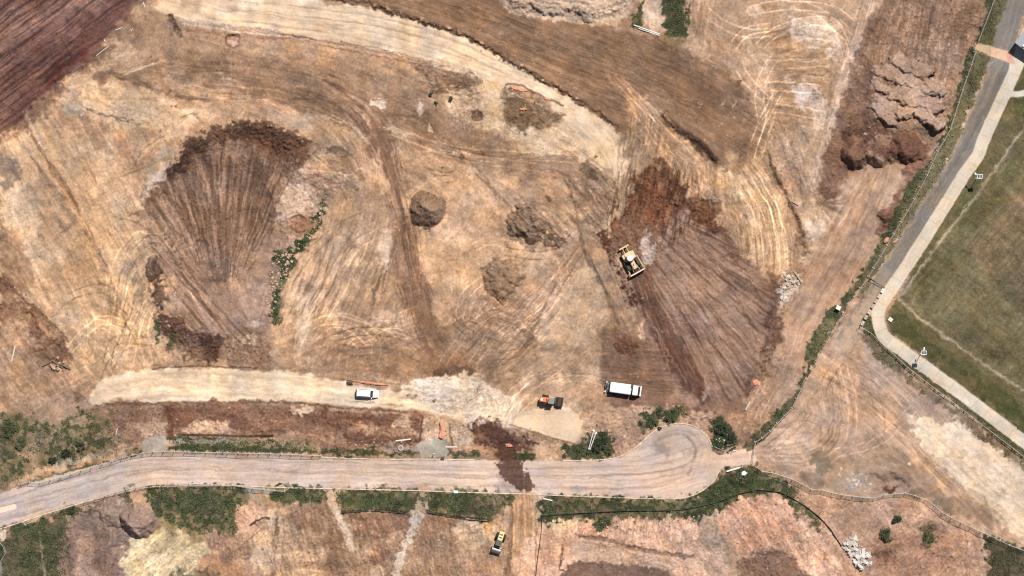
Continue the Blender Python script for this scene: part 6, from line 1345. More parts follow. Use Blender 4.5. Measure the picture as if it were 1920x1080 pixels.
# ------------------------------------------------------------------ bulldozer
d = thing('bulldozer', 'dusty cream yellow bulldozer with a round cab roof pushing dark clay', 'bulldozer', 1183.5, 489, -61)
for s_ in (-1, 1):
    b = MB(); prof = []
    for k in range(14):
        a = math.pi/2+k*math.pi/13; prof.append((-1.75+.52*math.cos(a), .55+.52*math.sin(a)))
    for k in range(14):
        a = -math.pi/2+k*math.pi/13; prof.append((1.35+.52*math.cos(a), .55+.52*math.sin(a)))
    b.loft([[(x, s_*1.22-.30, z) for x, z in prof], [(x, s_*1.22+.30, z) for x, z in prof]])
    trk = b.build('track', MAT['steel'], d)
    g = MB()
    for k in range(17): g.box((-1.8+.2*k, s_*1.22, 1.09), (.05, .6, .06))
    g.build('track_shoes', MAT['dark'], trk)
    MB().box((-.2, s_*1.22, .55), (3.0, .46, .5), bev=.05).build('track_frame', MAT['cream'], d)
    MB().tube((-.6, s_*1.66, .55), (2.6, s_*1.70, .50), .11, 8).build('push_arm', MAT['cream2'], d)
    MB().tube((1.3, s_*.55, 1.35), (2.55, s_*.75, .85), .07, 8).build('lift_cylinder', MAT['galv'], d)
MB().body([(-2.1, .95, .9, .8, 1.45), (-1.2, .98, .92, .7, 1.7), (-.2, .9, .85, .7, 1.65)], .15).build('fuel_tank', MAT['cream2'], d)
hd = MB().body([(-.3, .58, .52, .75, 1.82), (1.2, .56, .50, .75, 1.72), (2.0, .52, .46, .75, 1.58)], .12).build('engine_hood', MAT['cream2'], d)
MB().tube((.9, .12, 1.7), (.9, .12, 2.45), .09, 10).build('exhaust', MAT['dark'], hd)
MB().tube((.3, -.2, 1.7), (.3, -.2, 2.1), .12, 10).build('air_cleaner', MAT['dark'], hd)
MB().box((2.03, 0, 1.15), (.06, .9, .75)).build('radiator_grille', MAT['dark'], hd)
cb = MB().body([(-1.35, .72, .66, 1.55, 2.85), (-.5, .76, .68, 1.5, 2.9), (-.1, .70, .62, 1.5, 2.8)], .2).build('cab', MAT['glass'], d)
MB().tube((-.72, 0, 2.86), (-.72, 0, 3.05), .80, 24, .70).build('cab_roof', MAT['lgrey'], cb)
for x in (-1.35, -.08):
    for y in (-.68, .68): MB().tube((x, y, 1.5), (x, y*.95, 2.9), .06, 6).build('cab_post', MAT['cream'], cb)
for s_ in (-1, 1): MB().box((-1.15, s_*1.1, 1.28), (1.7, .62, .10), bev=.03).build('fender', MAT['cream2'], d)
bl = []
for k in range(7):
    a = -.7+k*.23; bl.append((2.85-.95*math.cos(a)+.95, .62+.82*math.sin(a)))
b = MB(); b.loft([[(x-.07, -1.85, z) for x, z in bl]+[(x+.05, -1.85, z) for x, z in reversed(bl)], [(x-.07, 1.85, z) for x, z in bl]+[(x+.05, 1.85, z) for x, z in reversed(bl)]])
blade = b.build('blade', MAT['cream'], d)
MB().box((2.98, 0, 1.20), (.20, 3.7, .10)).build('blade_rail', MAT['concw'], blade)
for s_ in (-1, 1): MB().box((2.75, s_*1.86, .7), (.55, .08, 1.1)).build('end_plate', MAT['cream2'], blade)
rp = MB().box((-3.45, 0, .95), (.34, 2.35, .34), bev=.04).build('ripper_beam', MAT['cream2'], d)
for y in (-.45, .45): MB().box((-2.75, y, 1.05), (1.3, .16, .2)).build('ripper_arm', MAT['cream'], d)
for y in (-.95, 0, .95): MB().box((-3.55, y, .5), (.22, .12, .9), ry=.15).build('ripper_shank', MAT['dark'], rp)
# ------------------------------------------------------------------ solar lamp posts
def solar(u, v, label, arm):
    s_ = thing('solar_lamp_post', label, 'lamp post', u, v, 0)
    MB().tube((0, 0, 0), (0, 0, 5.2), .085, 10, .06).build('pole', MAT['lgrey'], s_)
    MB().tube((0, 0, 0), (0, 0, .12), .22, 12).build('base', MAT['conc'], s_)
    pn = MB().box((.18, .32, 5.35), (1.12, 1.0, .05), rx=.30).build('panel_frame', MAT['white'], s_)
    for x in (-.25, .25): MB().box((.18+x, .34, 5.395), (.38, .72, .02), rx=.30).build('solar_panel', MAT['panel'], pn)
    hd_ = Vector(arm)
    MB().tube((0, 0, 5.0), hd_+Vector((0, 0, 5.15)), .04, 6).build('arm', MAT['lgrey'], s_)
    MB().box(hd_+Vector((0, 0, 5.15)), (.55, .26, .10), rz=math.atan2(hd_.y, hd_.x), bev=.03).build('lamp_head', MAT['white'], s_)
solar(1831.5, 334.5, 'solar lamp post with white framed panel beside the long straight footpath in the upper right', (-.78, .95, 0))
solar(1727, 663.5, 'solar lamp post with white framed panel at the path edge south of the bend', (.25, 1.25, 0))
# ------------------------------------------------------------------ fences
def walk(p, step):
    q = pts(p); out = [q[0]]; need = step/MPP; acc = 0
    for a, b in zip(q, q[1:]):
        L = math.hypot(b[0]-a[0], b[1]-a[1]); s0 = 0
        while acc+L-s0 >= need:
            s0 += need-acc; acc = 0; k = s0/L; out.append((a[0]+(b[0]-a[0])*k, a[1]+(b[1]-a[1])*k))
        acc += L-s0
    if acc*MPP > step*.4: out.append(q[-1])
    return out
def mesh_panel(a, b, h, parent, rail=.038, name='mesh_panel'):
    """one welded mesh panel: tube frame, with the wire as its child"""
    m = MB(); up = Vector((0, 0, h)); z = Vector((0, 0, .12)); d = (b-a).normalized()*.04
    a2, b2 = a+d, b-d
    m.tube(a2+up, b2+up, rail, 6).tube(a2+z, b2+z, rail*.7, 6).tube(a2+z, a2+up, rail*.8, 6).tube(b2+z, b2+up, rail*.8, 6)
    f = m.build(name, MAT['galv'], parent)
    me = bpy.data.meshes.new('wire'); n = Vector((-(b-a).y, (b-a).x, 0)).normalized()*.006
    me.from_pydata([a2+z-n, b2+z-n, b2+up-n, a2+up-n], [], [(0, 1, 2, 3)]); me.materials.append(MAT['wire'])
    uv = me.uv_layers.new(name='UVMap'); L = (b2-a2).length
    for k, c_ in enumerate(((0, 0), (L, 0), (L, h), (0, h))): uv.data[k].uv = c_
    o = bpy.data.objects.new('wire', me); col.objects.link(o); o.parent = f
def temp_fence(p, label, step=2.4, h=1.9, feet=True, group=None, name='temporary_fence'):
    q = walk(p, step); o = thing(name, label, 'fence', q[0][0], q[0][1], 0, group); base = o.location.copy()
    P_ = [at(*c_)-base for c_ in q]
    for a, b in zip(P_, P_[1:]): mesh_panel(a, b, h, o)
    if feet:
        for i, a in enumerate(P_):
            b = P_[min(i+1, len(P_)-1)]; e = P_[max(i-1, 0)]; an = math.atan2(b.y-e.y, b.x-e.x)
            MB().box(a+Vector((0, 0, .10)), (.24, .62, .16), rz=an, bev=.03).build('foot', MAT['foot'], o)
    return o
temp_fence('36,908 55,903 74,905 113,895 169,877 209,865 244,854 286,847 322,846 381,848 500,850 602,854', 'long temporary mesh fence along the north edge of the estate road')
temp_fence('48,983 71,975 82,964.5 126,951 188,932 232,919 285,908 362,907 440,909.5 469,915 500,917.5 511,919 532,921.6 547,912', 'long temporary mesh fence along the south edge of the estate road')
temp_fence('1413,872 1424,883 1445,885 1483,897 1503,907 1519,917.5 1538,917.5 1558,923 1581,928 1617,932 1637,934.5 1656,927.5 1702,924 1718,930 1740,938 1769,963 1807,982 1844,999.5 1860,1006 1890,1021 1926,1034', 'zigzag temporary mesh fence along the south side of the big dirt lot')
temp_fence('1866,-8 1852,30 1834,78', 'short mesh fence run north of the salmon road threshold', 3.0, 1.8, False)
temp_fence('1829,97 1807,161 1793,207 1780,247 1758,282 1733,338 1705,389 1675,440 1629,518', 'long mesh fence between the stockpile ground and the asphalt road', 3.0, 1.8, True)
temp_fence('1626,524 1619,533 1600,560 1581,592 1560,621 1541,657 1517,702 1495,742 1486,764 1460,790 1436,817 1416,829', 'mesh fence curving down the west side of the big dirt lot to the road', 2.4, 1.8, True)
temp_fence('1416,829 1413,850 1411,869', 'pair of mesh panels standing across the end of the estate road', 2.4, 1.8, False, name='site_gate')
temp_fence('1339,837 1358,846 1376,837', 'bent pair of mesh panels round the shrub patch at the turning head', 2.4, 1.8, False)
temp_fence('-6,1008 17.5,1032 3,1045 4,1088', 'kinked mesh fence in the weeds at the bottom left corner', 2.4, 1.8, False)
temp_fence('1822,84 1829,97', 'short stub of mesh fence at the west end of the salmon threshold', 1.9, 1.8, False)
def silt_fence(p, label, h=.5):
    q = walk(p, 1.2); o = thing('silt_fence', label, 'fence', q[0][0], q[0][1]); base = o.location.copy(); P_ = [at(*c_)-base for c_ in q]
    b = MB(); n = len(P_); L_, R_ = [], []
    for i, a in enumerate(P_):
        t_ = (P_[min(i+1, n-1)]-P_[max(i-1, 0)]).normalized(); nn = Vector((-t_.y, t_.x, 0))*.03
        k = h*(.85+.3*((i*37) % 10)/10)
        L_.append([a+nn-Vector((0, 0, .2)), a-nn-Vector((0, 0, .2)), a-nn*2.2+Vector((0, 0, k)), a-nn*.6+Vector((0, 0, k))])
    b.loft(L_); b.build('cloth', MAT['silt'], o)
    for i in range(0, n, 2): MB().tube(P_[i]-Vector((0, 0, .2)), P_[i]+Vector((0, 0, h+.2)), .03, 5).build('stake', MAT['wood'], o)
silt_fence('1016,967 1090,962 1165,958 1267,956.5 1299,952 1339,943 1390,924 1420,917.5 1460,921.5 1484,932 1514,951 1538,970 1557,991 1580,1026', 'long black silt fence curving round the top of the pink cut slopes')
silt_fence('1016,970 1016,994 1010,1037 1004,1090', 'black silt fence running south along the tan access strip')
silt_fence('640,961 700,957 762,963', 'low black silt fence below the middle grass verge')
silt_fence('800,960 850,970 922,978', 'low black silt fence below the verge near the yellow roller')
def post_fence(p, label):
    q = walk(p, 2.75); o = thing('post_and_rail_fence', label, 'fence', q[0][0], q[0][1]); base = o.location.copy(); P_ = [at(*c_)-base for c_ in q]
    for a in P_: MB().box(a+Vector((0, 0, .5)), (.16, .16, 1.2), bev=.02).build('post', MAT['wood'], o)
    for a, b in zip(P_, P_[1:]): MB().tube(a+Vector((0, 0, .95)), b+Vector((0, 0, .95)), .05, 6).build('rail', MAT['conc'], o)
post_fence('1613,612 1630,622 1660,650 1700,687 1760,734 1820,780 1880,826 1940,872', 'low post and rail fence between the dirt lot and the concrete footpath')
g = thing('boom_gate', 'dark steel lattice gate closing the asphalt road beside the white blocks', 'gate', 1633, 522.5, math.degrees(math.atan2(-17, 26)))
fr = MB(); Lg = math.hypot(26, 17)*MPP
fr.tube((0, 0, 1.25), (Lg, 0, 1.25), .06, 6).tube((0, 0, .25), (Lg, 0, .25), .06, 6).tube((Lg, 0, .1), (Lg, 0, 1.3), .06, 6)
fr.build('gate_frame', MAT['dark'], g)
br = MB()
for k in range(4): br.tube((Lg*k/4, 0, .25), (Lg*(k+.5)/4, 0, 1.25), .045, 6).tube((Lg*(k+.5)/4, 0, 1.25), (Lg*(k+1)/4, 0, .25), .045, 6)
br.build('lattice', MAT['dark'], g); MB().box((-.05, 0, .65), (.16, .16, 1.4)).build('gate_post', MAT['dark'], g)
# ------------------------------------------------------------------ barrier blocks and boxes
for i, (u, v) in enumerate(((1655, 545), (1648.7, 555), (1642.8, 564.5), (1637, 574), (1630, 584.5), (1624, 595), (1617.5, 606))):
    o = thing('barrier_block', ['clean white block, first of the row, touching the lattice gate', 'pale block second from the lattice gate', 'dusty block third from the lattice gate', 'dark dusty block in the middle of the row by the path bend', 'pale block with a dark lifting hole in the row by the path bend', 'dusty block second from the rail fence', 'pale block nearest the rail fence at the south end of the row'][i], 'barrier', u, v, 59, 'barrier blocks along the road edge')
    MB().box((0, 0, .36), (1.12, .66, .78), bev=.06, top=.92).build('block', [MAT['concw'], MAT['conc'], MAT['foot'], MAT['foot'], MAT['conc'], MAT['foot'], MAT['conc']][i], o)
    MB().tube((0, 0, .74), (0, 0, .765), .10, 10).build('lifting_hole', MAT['dark'], o)
def crate(u, v, sx, sy, sz, ang, mat, name, label, cat, lid=True):
    o = thing(name, label, cat, u, v, ang)
    MB().box((0, 0, sz/2-.05), (sx, sy, sz+.1), bev=.04).build('body', mat, o)
    if lid: MB().box((0, 0, sz+.03), (sx+.08, sy+.08, .07), bev=.02).build('lid', mat, o)
    return o
crate(1572, 577, .95, .85, 1.2, -25, MAT['concw'], 'utility_box', 'white utility box on the dark verge inside the mesh fence', 'utility box')
crate(1670, 599, .85, .75, .35, -35, MAT['concw'], 'utility_box', 'low pale service pit box in the grass at the path bend', 'utility box')
crate(854.6, 922, .85, .5, .5, 0, MAT['white'], 'utility_box', 'white box on the south road edge above the verge near the yellow roller', 'utility box')
crate(830, 859, .7, .5, .5, -5, MAT['dark'], 'utility_box', 'small black box on the north edge of the estate road', 'utility box')
o = thing('marker_post', 'short white capped post beside the grey driveway crossover', 'post', 814, 850)
MB().tube((0, 0, 0), (0, 0, 1.5), .09, 8).build('post', MAT['dark'], o); MB().tube((0, 0, 1.5), (0, 0, 1.62), .16, 8).build('cap', MAT['pvc'], o)
o = thing('discarded_tyre', 'old tyre lying in the drain north of the estate road', 'tyre', 751.5, 840)
bt = MB(); R0, r0 = .48, .14
bt.loft([[((R0+r0*math.cos(b_))*math.cos(a), (R0+r0*math.cos(b_))*math.sin(a), .14+r0*math.sin(b_)) for b_ in [k*math.tau/8 for k in range(8)]] for a in [j*math.tau/20 for j in range(21)]], False)
bt.build('tyre', MAT['conc'], o)
# ------------------------------------------------------------------ pipes, planks, poles
def stick(name, label, cat, a, b, r, mat, flat=False, dz=.06, group=None):
    A, B = at(*a, dz), at(*b, dz); m = MB(); c_ = (A+B)/2
    if flat: m.box((0, 0, 0), ((B-A).length, r*2, r*.8), rz=math.atan2(B.y-A.y, B.x-A.x))
    else: m.tube(A-c_, B-c_, r, 8)
    o = m.build(name, mat); o.location = c_
    return tag(o, label, cat, group)
stick('pipe', 'white pipe standing out alone at the top edge east of the reddish field', 'pipe', (268, 4), (272, 14), .09, MAT['pvc'])
stick('pipe', 'white pipe lying nearest the corner of the reddish field', 'pipe', (216, 56.5), (229, 51.5), .085, MAT['pvc'])
stick('pipe', 'tiny white offcut just right of the other pipe by the reddish field', 'pipe', (245, 58), (248, 53), .08, MAT['pvc'])
stick('pipe', 'short stub of white pipe above the long one beside the reddish field', 'pipe', (195, 74), (197, 78.5), .08, MAT['pvc'])
stick('pipe', 'longest white pipe lying along the edge of the reddish field', 'pipe', (180.5, 104), (204.5, 86), .08, MAT['pvc'])
stick('pipe', 'long white pipe on the bank below the grey spoil heap', 'pipe', (1188, 47), (1237, 64.5), .13, MAT['pvc'], dz=.25)
stick('pipe', 'second shorter white pipe close below the long one by the grey heap', 'pipe', (1197, 53.5), (1236, 66.8), .11, MAT['pvc'], dz=.2)
stick('pipe', 'white stake lying in the weeds west of the terraces', 'pipe', (219.5, 803), (216.5, 816), .10, MAT['pvc'], dz=.15)
stick('pipe', 'pale green tube lying by the dark bank east of the clay', 'pipe', (1406.5, 753), (1398, 769), .2, MAT['conc'], dz=.12)
stick('plank', 'pale plank lying in the drain near the old tyre', 'plank', (742, 826.5), (770, 823), .14, MAT['concw'], True, .2)
stick('plank', 'pale beam on the grass just west of the panels across the road', 'plank', (1362, 884), (1392, 875), .16, MAT['concw'], True, .25)
stick('plank', 'short pale board beside the shrub patch at the turning head', 'plank', (1375, 845), (1382, 845.5), .12, MAT['concw'], True, .2)
stick('plank', 'pale board lying east of the grey driveway crossover', 'plank', (835, 838), (856, 838), .12, MAT['concw'], True, .15)
stick('plank', 'pale edging board lying on the verge at the access strip', 'plank', (1018, 935), (1036, 939), .12, MAT['concw'], True, .2)
stick('plank', 'pale plank at the west edge of the site near the log pile', 'plank', (29, 648), (22, 678), .13, MAT['rubble'], True, .15)
for a, b, l in (((1470, 542), (1492, 536), 'dark timber lying across the pale rubble at the ramp foot'), ((1489, 508), (1504, 530), 'grey timber sloping down the pale rubble at the ramp foot'), ((1467, 513), (1478, 523), 'short grey timber at the top of the pale rubble'), ((1486, 378), (1497, 384), 'timber offcut on the edge of the fine tracked ground')):
    stick('timber', l, 'timber', a, b, .17, MAT['wood'], True, .3)
for k, (a, b) in enumerate((((1104.0, 841), (1113.0, 807)), ((1106.5, 841.5), (1117, 812)))):
    A, B = at(*a, .7), at(*b, .7); o = thing('lighting_pole', ['longer white lighting pole laid flat over the shrub by the gravel pad', 'shorter white lighting pole lying close beside the longer one'][k], 'pole', *a); q = B-A
    MB().tube((0, 0, .7), q+Vector((0, 0, .7)), .10, 8, .13).build('pole', MAT['pvc'], o)
    MB().box(q+Vector((0, 0, .72)), (.62, .30, .14), rz=.4 if k else -.5, bev=.04).build('lamp_head', MAT['pvc'], o)
    MB().box((0, 0, .68), (.34, .34, .06), rz=.3).build('base_plate', MAT['galv'], o)
# ------------------------------------------------------------------ orange netting, rags
def netting(u, v, s, label, seed, mat='net', z=.25):
    p = pts(s); R = random.Random(seed); o = MB(); c_ = at(u, v)
    top = []
    for i, (a, b) in enumerate(p): top.append(at(a, b, z*(.5+R.random()))-c_)
    n = len(top); cen = sum(top, Vector())/n+Vector((0, 0, z*.6))
    vs_ = [o.bm.verts.new(x) for x in top]; cv = o.bm.verts.new(cen); lo_ = [o.bm.verts.new(x-Vector((0, 0, z*1.4+.1))) for x in top]
    for i in range(n):
        j = (i+1) % n; o.bm.faces.new((vs_[i], vs_[j], cv)); o.bm.faces.new((vs_[i], lo_[i], lo_[j], vs_[j]))
    bmesh.ops.subdivide_edges(o.bm, edges=o.bm.edges[:], cuts=2, use_grid_fill=True)
    for q in o.bm.verts: q.co += Vector((R.uniform(-.08, .08), R.uniform(-.08, .08), R.uniform(-.10, .10)))
    x = o.build('safety_netting' if mat == 'net' else 'rag', MAT[mat]); x.location = c_
    return tag(x, label, 'netting' if mat == 'net' else 'rag')
netting(690, 716, '650,711.5 670,714 700,717 722,720 728,722 715,722 690,719.5 664,715', 'long orange netting strip along the track behind the white wagon', 1)
netting(827, 807, '825,791 829,793 832,803 836.5,814 830,822 823.5,820 825,806', 'tall orange netting triangle above the grey driveway crossover', 2, z=.5)
netting(975, 167, '956,161 968,163 988,168 990,171 975,171 962,167', 'orange netting at the foot of the north haul road near the dark pit', 3)
netting(1026, 187, '1020,183 1030,184 1032,188 1026,191 1022,188', 'small orange netting scrap at the east end of the dark pit', 4)
netting(981, 205, '974,204 984,202 989,205 983,208 977,207', 'small orange netting cross in the dark pit', 5)
netting(1418, 717, '1411,714 1419,712 1427,716 1425,721 1416,722 1412,719', 'faded orange netting bundle against the dark bank east of the clay', 6)
netting(1663, 450, '1659,449 1664,444 1668,446 1666,453 1661,456 1658,454', 'bright orange netting bundle on the mesh fence by the asphalt road', 7, z=.5)
netting(953, 836, '948,833 957,833 961,837 955,839 949,838', 'orange netting scrap on the dark soil north of the estate road', 8)
netting(1581, 586, '1578,584 1583,583 1585,588 1580,589', 'orange scrap beside the white utility box', 9)
netting(1395, 887, '1391,885 1396,883 1401,887 1397,891 1391,891', 'white plastic rag on the grass near the beam', 10, 'white')
netting(654, 856, '646,856 649,853.5 654,856 660,854 661,857 653,859', 'dark folded scrap on the north edge of the estate road', 11, 'silt')
netting(524, 909, '515,911 524,905 530,907 522,910', 'dark scrap on the kerb near the fence kink', 12, 'silt')
# ------------------------------------------------------------------ shed, plate, kerbs
A = at(1900, 81.5); e1 = Vector((20, 33, 0)).normalized(); ang = math.degrees(math.atan2(-15, 20))
s_ = thing('shed', 'grey roofed building at the right edge beside the salmon threshold', 'building', 1900, 81.5, ang)
wl = MB().box((5, 5, 1.6), (9.6, 9.6, 4.0)).build('wall', MAT['wall'], s_)
rf = MB(); rf.loft([[(-.1, -.1, 3.62), (10.1, -.1, 3.62), (10.1, -.1, 3.5), (-.1, -.1, 3.5)], [(-.1, 5, 4.2), (10.1, 5, 4.2), (10.1, 5, 4.08), (-.1, 5, 4.08)], [(-.1, 10.1, 3.62), (10.1, 10.1, 3.62), (10.1, 10.1, 3.5), (-.1, 10.1, 3.5)]])
rf = rf.build('roof', MAT['roofm'], s_)
rb = MB()
for k in range(24): rb.loft([[(.1+.42*k, -.1, 3.63), (.16+.42*k, -.1, 3.63), (.16+.42*k, -.1, 3.67), (.1+.42*k, -.1, 3.67)], [(.1+.42*k, 4.98, 4.21), (.16+.42*k, 4.98, 4.21), (.16+.42*k, 4.98, 4.25), (.1+.42*k, 4.98, 4.25)]])
rb.build('roof_ribs', MAT['roofm'], rf)
sp = MB(); bmesh.ops.create_icosphere(sp.bm, subdivisions=2, radius=.34, matrix=Matrix.Translation((1.9, .45, 3.95))); sp.build('roof_vent', MAT['white'], rf)
MB().box((4, .18, 1.1), (1.0, .05, 2.1)).build('door', MAT['dark'], s_)
o = thing('speed_hump', 'pale pink ribbed speed hump lying on the estate road at the left edge', 'speed hump', 0, 956)
base = o.location.copy(); P_ = [at(*c_)-base for c_ in ((-30, 961), (0, 952), (27, 944.8), (31, 947), (32, 951), (29, 955), (0, 962.5), (-30, 971))]
m = MB(); m.loft([[x+Vector((0, 0, -.1)) for x in P_], [x+Vector((0, 0, .05)) for x in P_], [x*.97+Vector((-.1, 0, .09)) for x in P_]]); m.build('plate', MAT['salmon'], o)
for k in range(7):
    x = -20+6*k; a, b = at(x, 956-x*.30-2.6, .10)-base, at(x+1.4, 956-x*.30+3.8, .10)-base
    MB().tube(a, b, .035, 5).build('rib', MAT['conc'], o)
def kerb(p, label, w=.28, h=.11):
    q = smooth(pts(p), 6); P_ = [at(*c_) for c_ in q]; n = len(P_); rings = []
    for i, a in enumerate(P_):
        t_ = (P_[min(i+1, n-1)]-P_[max(i-1, 0)]).normalized(); nn = Vector((-t_.y, t_.x, 0))*w/2
        rings.append([a-nn-Vector((0, 0, .3)), a+nn-Vector((0, 0, .3)), a+nn*.9+Vector((0, 0, h)), a-nn*.8+Vector((0, 0, h))])
    o = MB().loft(rings).build('kerb', MAT['kerb']); tag(o, label, kind='structure')
kerb('-40,1004 0,992 100,959 200,931 270,915 330,911.5 440,911 520,914 620,916.5 760,919.5 960,926 1100,931.5 1255,935.5 1302,928 1335,906 1348,884', 'concrete kerb along the south edge of the estate road')
kerb('602,857 700,861 800,861 890,862', 'concrete kerb along the north edge of the estate road')
kerb('1056,864 1130,862 1165,855 1195,837 1220,814 1243,800 1275,794 1305,801 1326,819 1336,838', 'curved concrete kerb round the turning head')
# ------------------------------------------------------------------ rocks, rubble, logs
def rockmesh(seed, mat, flat=.7, slab=False):
    R = random.Random(seed); m = MB()
    if slab:
        m.box((0, 0, 0), (1.0, R.uniform(.45, .8), R.uniform(.16, .28)), bev=.03)
        for v in m.bm.verts: v.co += Vector((R.uniform(-.09, .09), R.uniform(-.09, .09), R.uniform(-.02, .02)))
    else:
        bmesh.ops.create_icosphere(m.bm, subdivisions=2, radius=.5)
        ph = [R.uniform(0, 6) for _ in range(6)]
        for v in m.bm.verts:
            k = 1+.22*math.sin(4*v.co.x*2+ph[0])*math.sin(5*v.co.y*2+ph[1])+.14*math.sin(7*v.co.z*2+ph[2])+R.uniform(-.06, .06)
            v.co = Vector((v.co.x*k, v.co.y*k*.85, v.co.z*k*flat))
    bmesh.ops.recalc_face_normals(m.bm, faces=m.bm.faces)
    me = bpy.data.meshes.new('rock'); m.bm.to_mesh(me); m.bm.free(); me.materials.append(mat); return me
def scatter(name, meshes, poly, n, s0, s1, label, cat, group, seed, sink=.2, zup=0.0, tilt=.5, pw=2.2):
    p = smooth(pts(poly), 4, True); R = random.Random(seed); k = 0; cand = []
    xs = [q[0] for q in p]; ys = [q[1] for q in p]
    while len(cand) < n*6: cand.append((R.uniform(min(xs), max(xs)), R.uniform(min(ys), max(ys))))
    c_ = np.array(cand, F); dd = polysd(p, c_[:, 0], c_[:, 1]); mx_ = max(dd.max(), 1)
    for (u, v), d_ in zip(cand, dd):
        if d_ <= 0 or k >= n: continue
        s = s0+(s1-s0)*R.random()**pw
        o = bpy.data.objects.new(name, R.choice(meshes)); col.objects.link(o)
        o.location = at(u, v, s*.35*(1-sink*2)+zup*min(1, d_/mx_*1.6)); o.scale = (s, s, s)
        o.rotation_euler = (R.uniform(-tilt, tilt), R.uniform(-tilt, tilt), R.uniform(0, 6.28)); tag(o, label, cat, group); k += 1
RK = [rockmesh(i, MAT['rock']) for i in range(3)]+[rockmesh(9, MAT['rock2'])]; RW = [rockmesh(i+20, MAT['rubble']) for i in range(2)]
scatter('rock', RK, '600,390 612,372 604,410 585,440 560,480 545,500 520,540 506,575 500,560 515,500 540,470 570,450 592,420', 80, .25, .8, 'loose tan rock strewn along the green gully', 'rock', 'rocks along the green gully', 3)
scatter('rock', RK, '515,480 545,470 540,520 520,560 505,600 500,540', 60, .25, .8, 'loose rock on the stony bank left of the green gully', 'rock', 'rocks on the stony bank', 4)
scatter('rock', RW+RK[:1], '1466,528 1480,515 1500,515 1502,530 1480,548 1470,570 1462,560', 26, .3, 1.1, 'pale broken stone in the rubble at the ramp foot', 'rock', 'pale stones at the ramp foot', 6)
scatter('rock', RK, '100,672 120,668 134,680 128,694 104,692 92,686', 8, .6, 1.2, 'boulder in the small rock and log pile at the west end', 'boulder', 'boulders in the west pile', 8, 0)
for a, b, l in (((80, 686), (96, 678), 'short log at the west tip of the boulder pile'), ((98, 676), (118, 690), 'longest log across the boulder pile'), ((112, 682), (132, 692), 'log at the east end of the boulder pile')):
    stick('log', l, 'log', a, b, .2, MAT['bark'], dz=.35)
scatter('rock', RK, '1080,1005 1300,980 1290,955 1230,957 1240,968 1120,985', 30, .2, .7, 'small rock along the top of the pink cut slope', 'rock', 'rocks on the pink cut slope', 10)
scatter('rock', RW, '1345,815 1375,815 1385,845 1350,840', 14, .25, .7, 'pale stone among the shrubs at the turning head', 'rock', 'stones at the turning head', 12)
scatter('rock', RK, '785,845 640,835 640,826 780,830', 22, .2, .6, 'small rock in the dark soil along the drain', 'rock', 'rocks along the drain', 13)
SLB = [rockmesh(40+i, MAT['rubble'] if i % 3 else MAT['conc'], slab=True) for i in range(6)]
scatter('concrete_chunk', SLB, '1578,1022 1590,1010 1604,1006 1610,1018 1624,1032 1634,1052 1626,1062 1610,1068 1600,1054 1596,1038 1586,1030', 125, .3, 1.35, 'broken slab in the white concrete rubble pile', 'concrete chunk', 'broken slabs in the white rubble pile', 14, .1, .5, .7, 1.4)
# ------------------------------------------------------------------ shrubs
def leaves(b, R, c_, r, h, n, size):
    for _ in range(n):
        th = R.uniform(0, math.tau); q = R.random()**.5; zz = R.random()
        k = 1+.28*math.sin(3*th+c_[0]*7)+.18*math.sin(7*th+c_[1]*3)
        p = Vector((c_[0]+r*k*q*math.cos(th)*(1-.45*zz), c_[1]+r*k*q*math.sin(th)*(1-.45*zz), c_[2]+h*zz*(1-.5*q*q)))
        s = size*R.uniform(.5, 1.2); a = Vector((R.uniform(-1, 1), R.uniform(-1, 1), R.uniform(-.5, .5))).normalized(); d_ = a.cross(Vector((R.uniform(-1, 1), R.uniform(-1, 1), R.uniform(-.3, 1)))).normalized()
        v = [b.bm.verts.new(p+a*s*x+d_*s*y*.6) for x, y in ((-.5, -.4), (.5, -.3), (.6, .4), (-.4, .5))]; b.bm.faces.new(v)
def shrub(u, v, r, h, label, mat='leaf', seed=0, dens=1.0, group=None):
    R = random.Random(seed+int(u)); o = thing('shrub', label, 'shrub', u, v, R.uniform(0, 360), group); r *= MPP
    tr = MB()
    for k in range(5):
        a = R.uniform(0, 6.28); tr.tube((0, 0, -.1), (r*.5*math.cos(a), r*.5*math.sin(a), h*.7), .05+.02*r, 6, .02)
    tr.build('trunk', MAT['bark'], o)
    b = MB(); n = int(dens*(60+230*r*r))
    for k in range(6+int(r*3)):
        a = R.uniform(0, 6.28); q = r*.75*R.random()**.5
        leaves(b, R, (q*math.cos(a), q*math.sin(a), h*R.uniform(0, .45)), r*R.uniform(.3, .5), h*R.uniform(.4, .7), max(20, 2*n//(6+int(r*3))), .21)
    me = b.build('crown', MAT[mat], o)
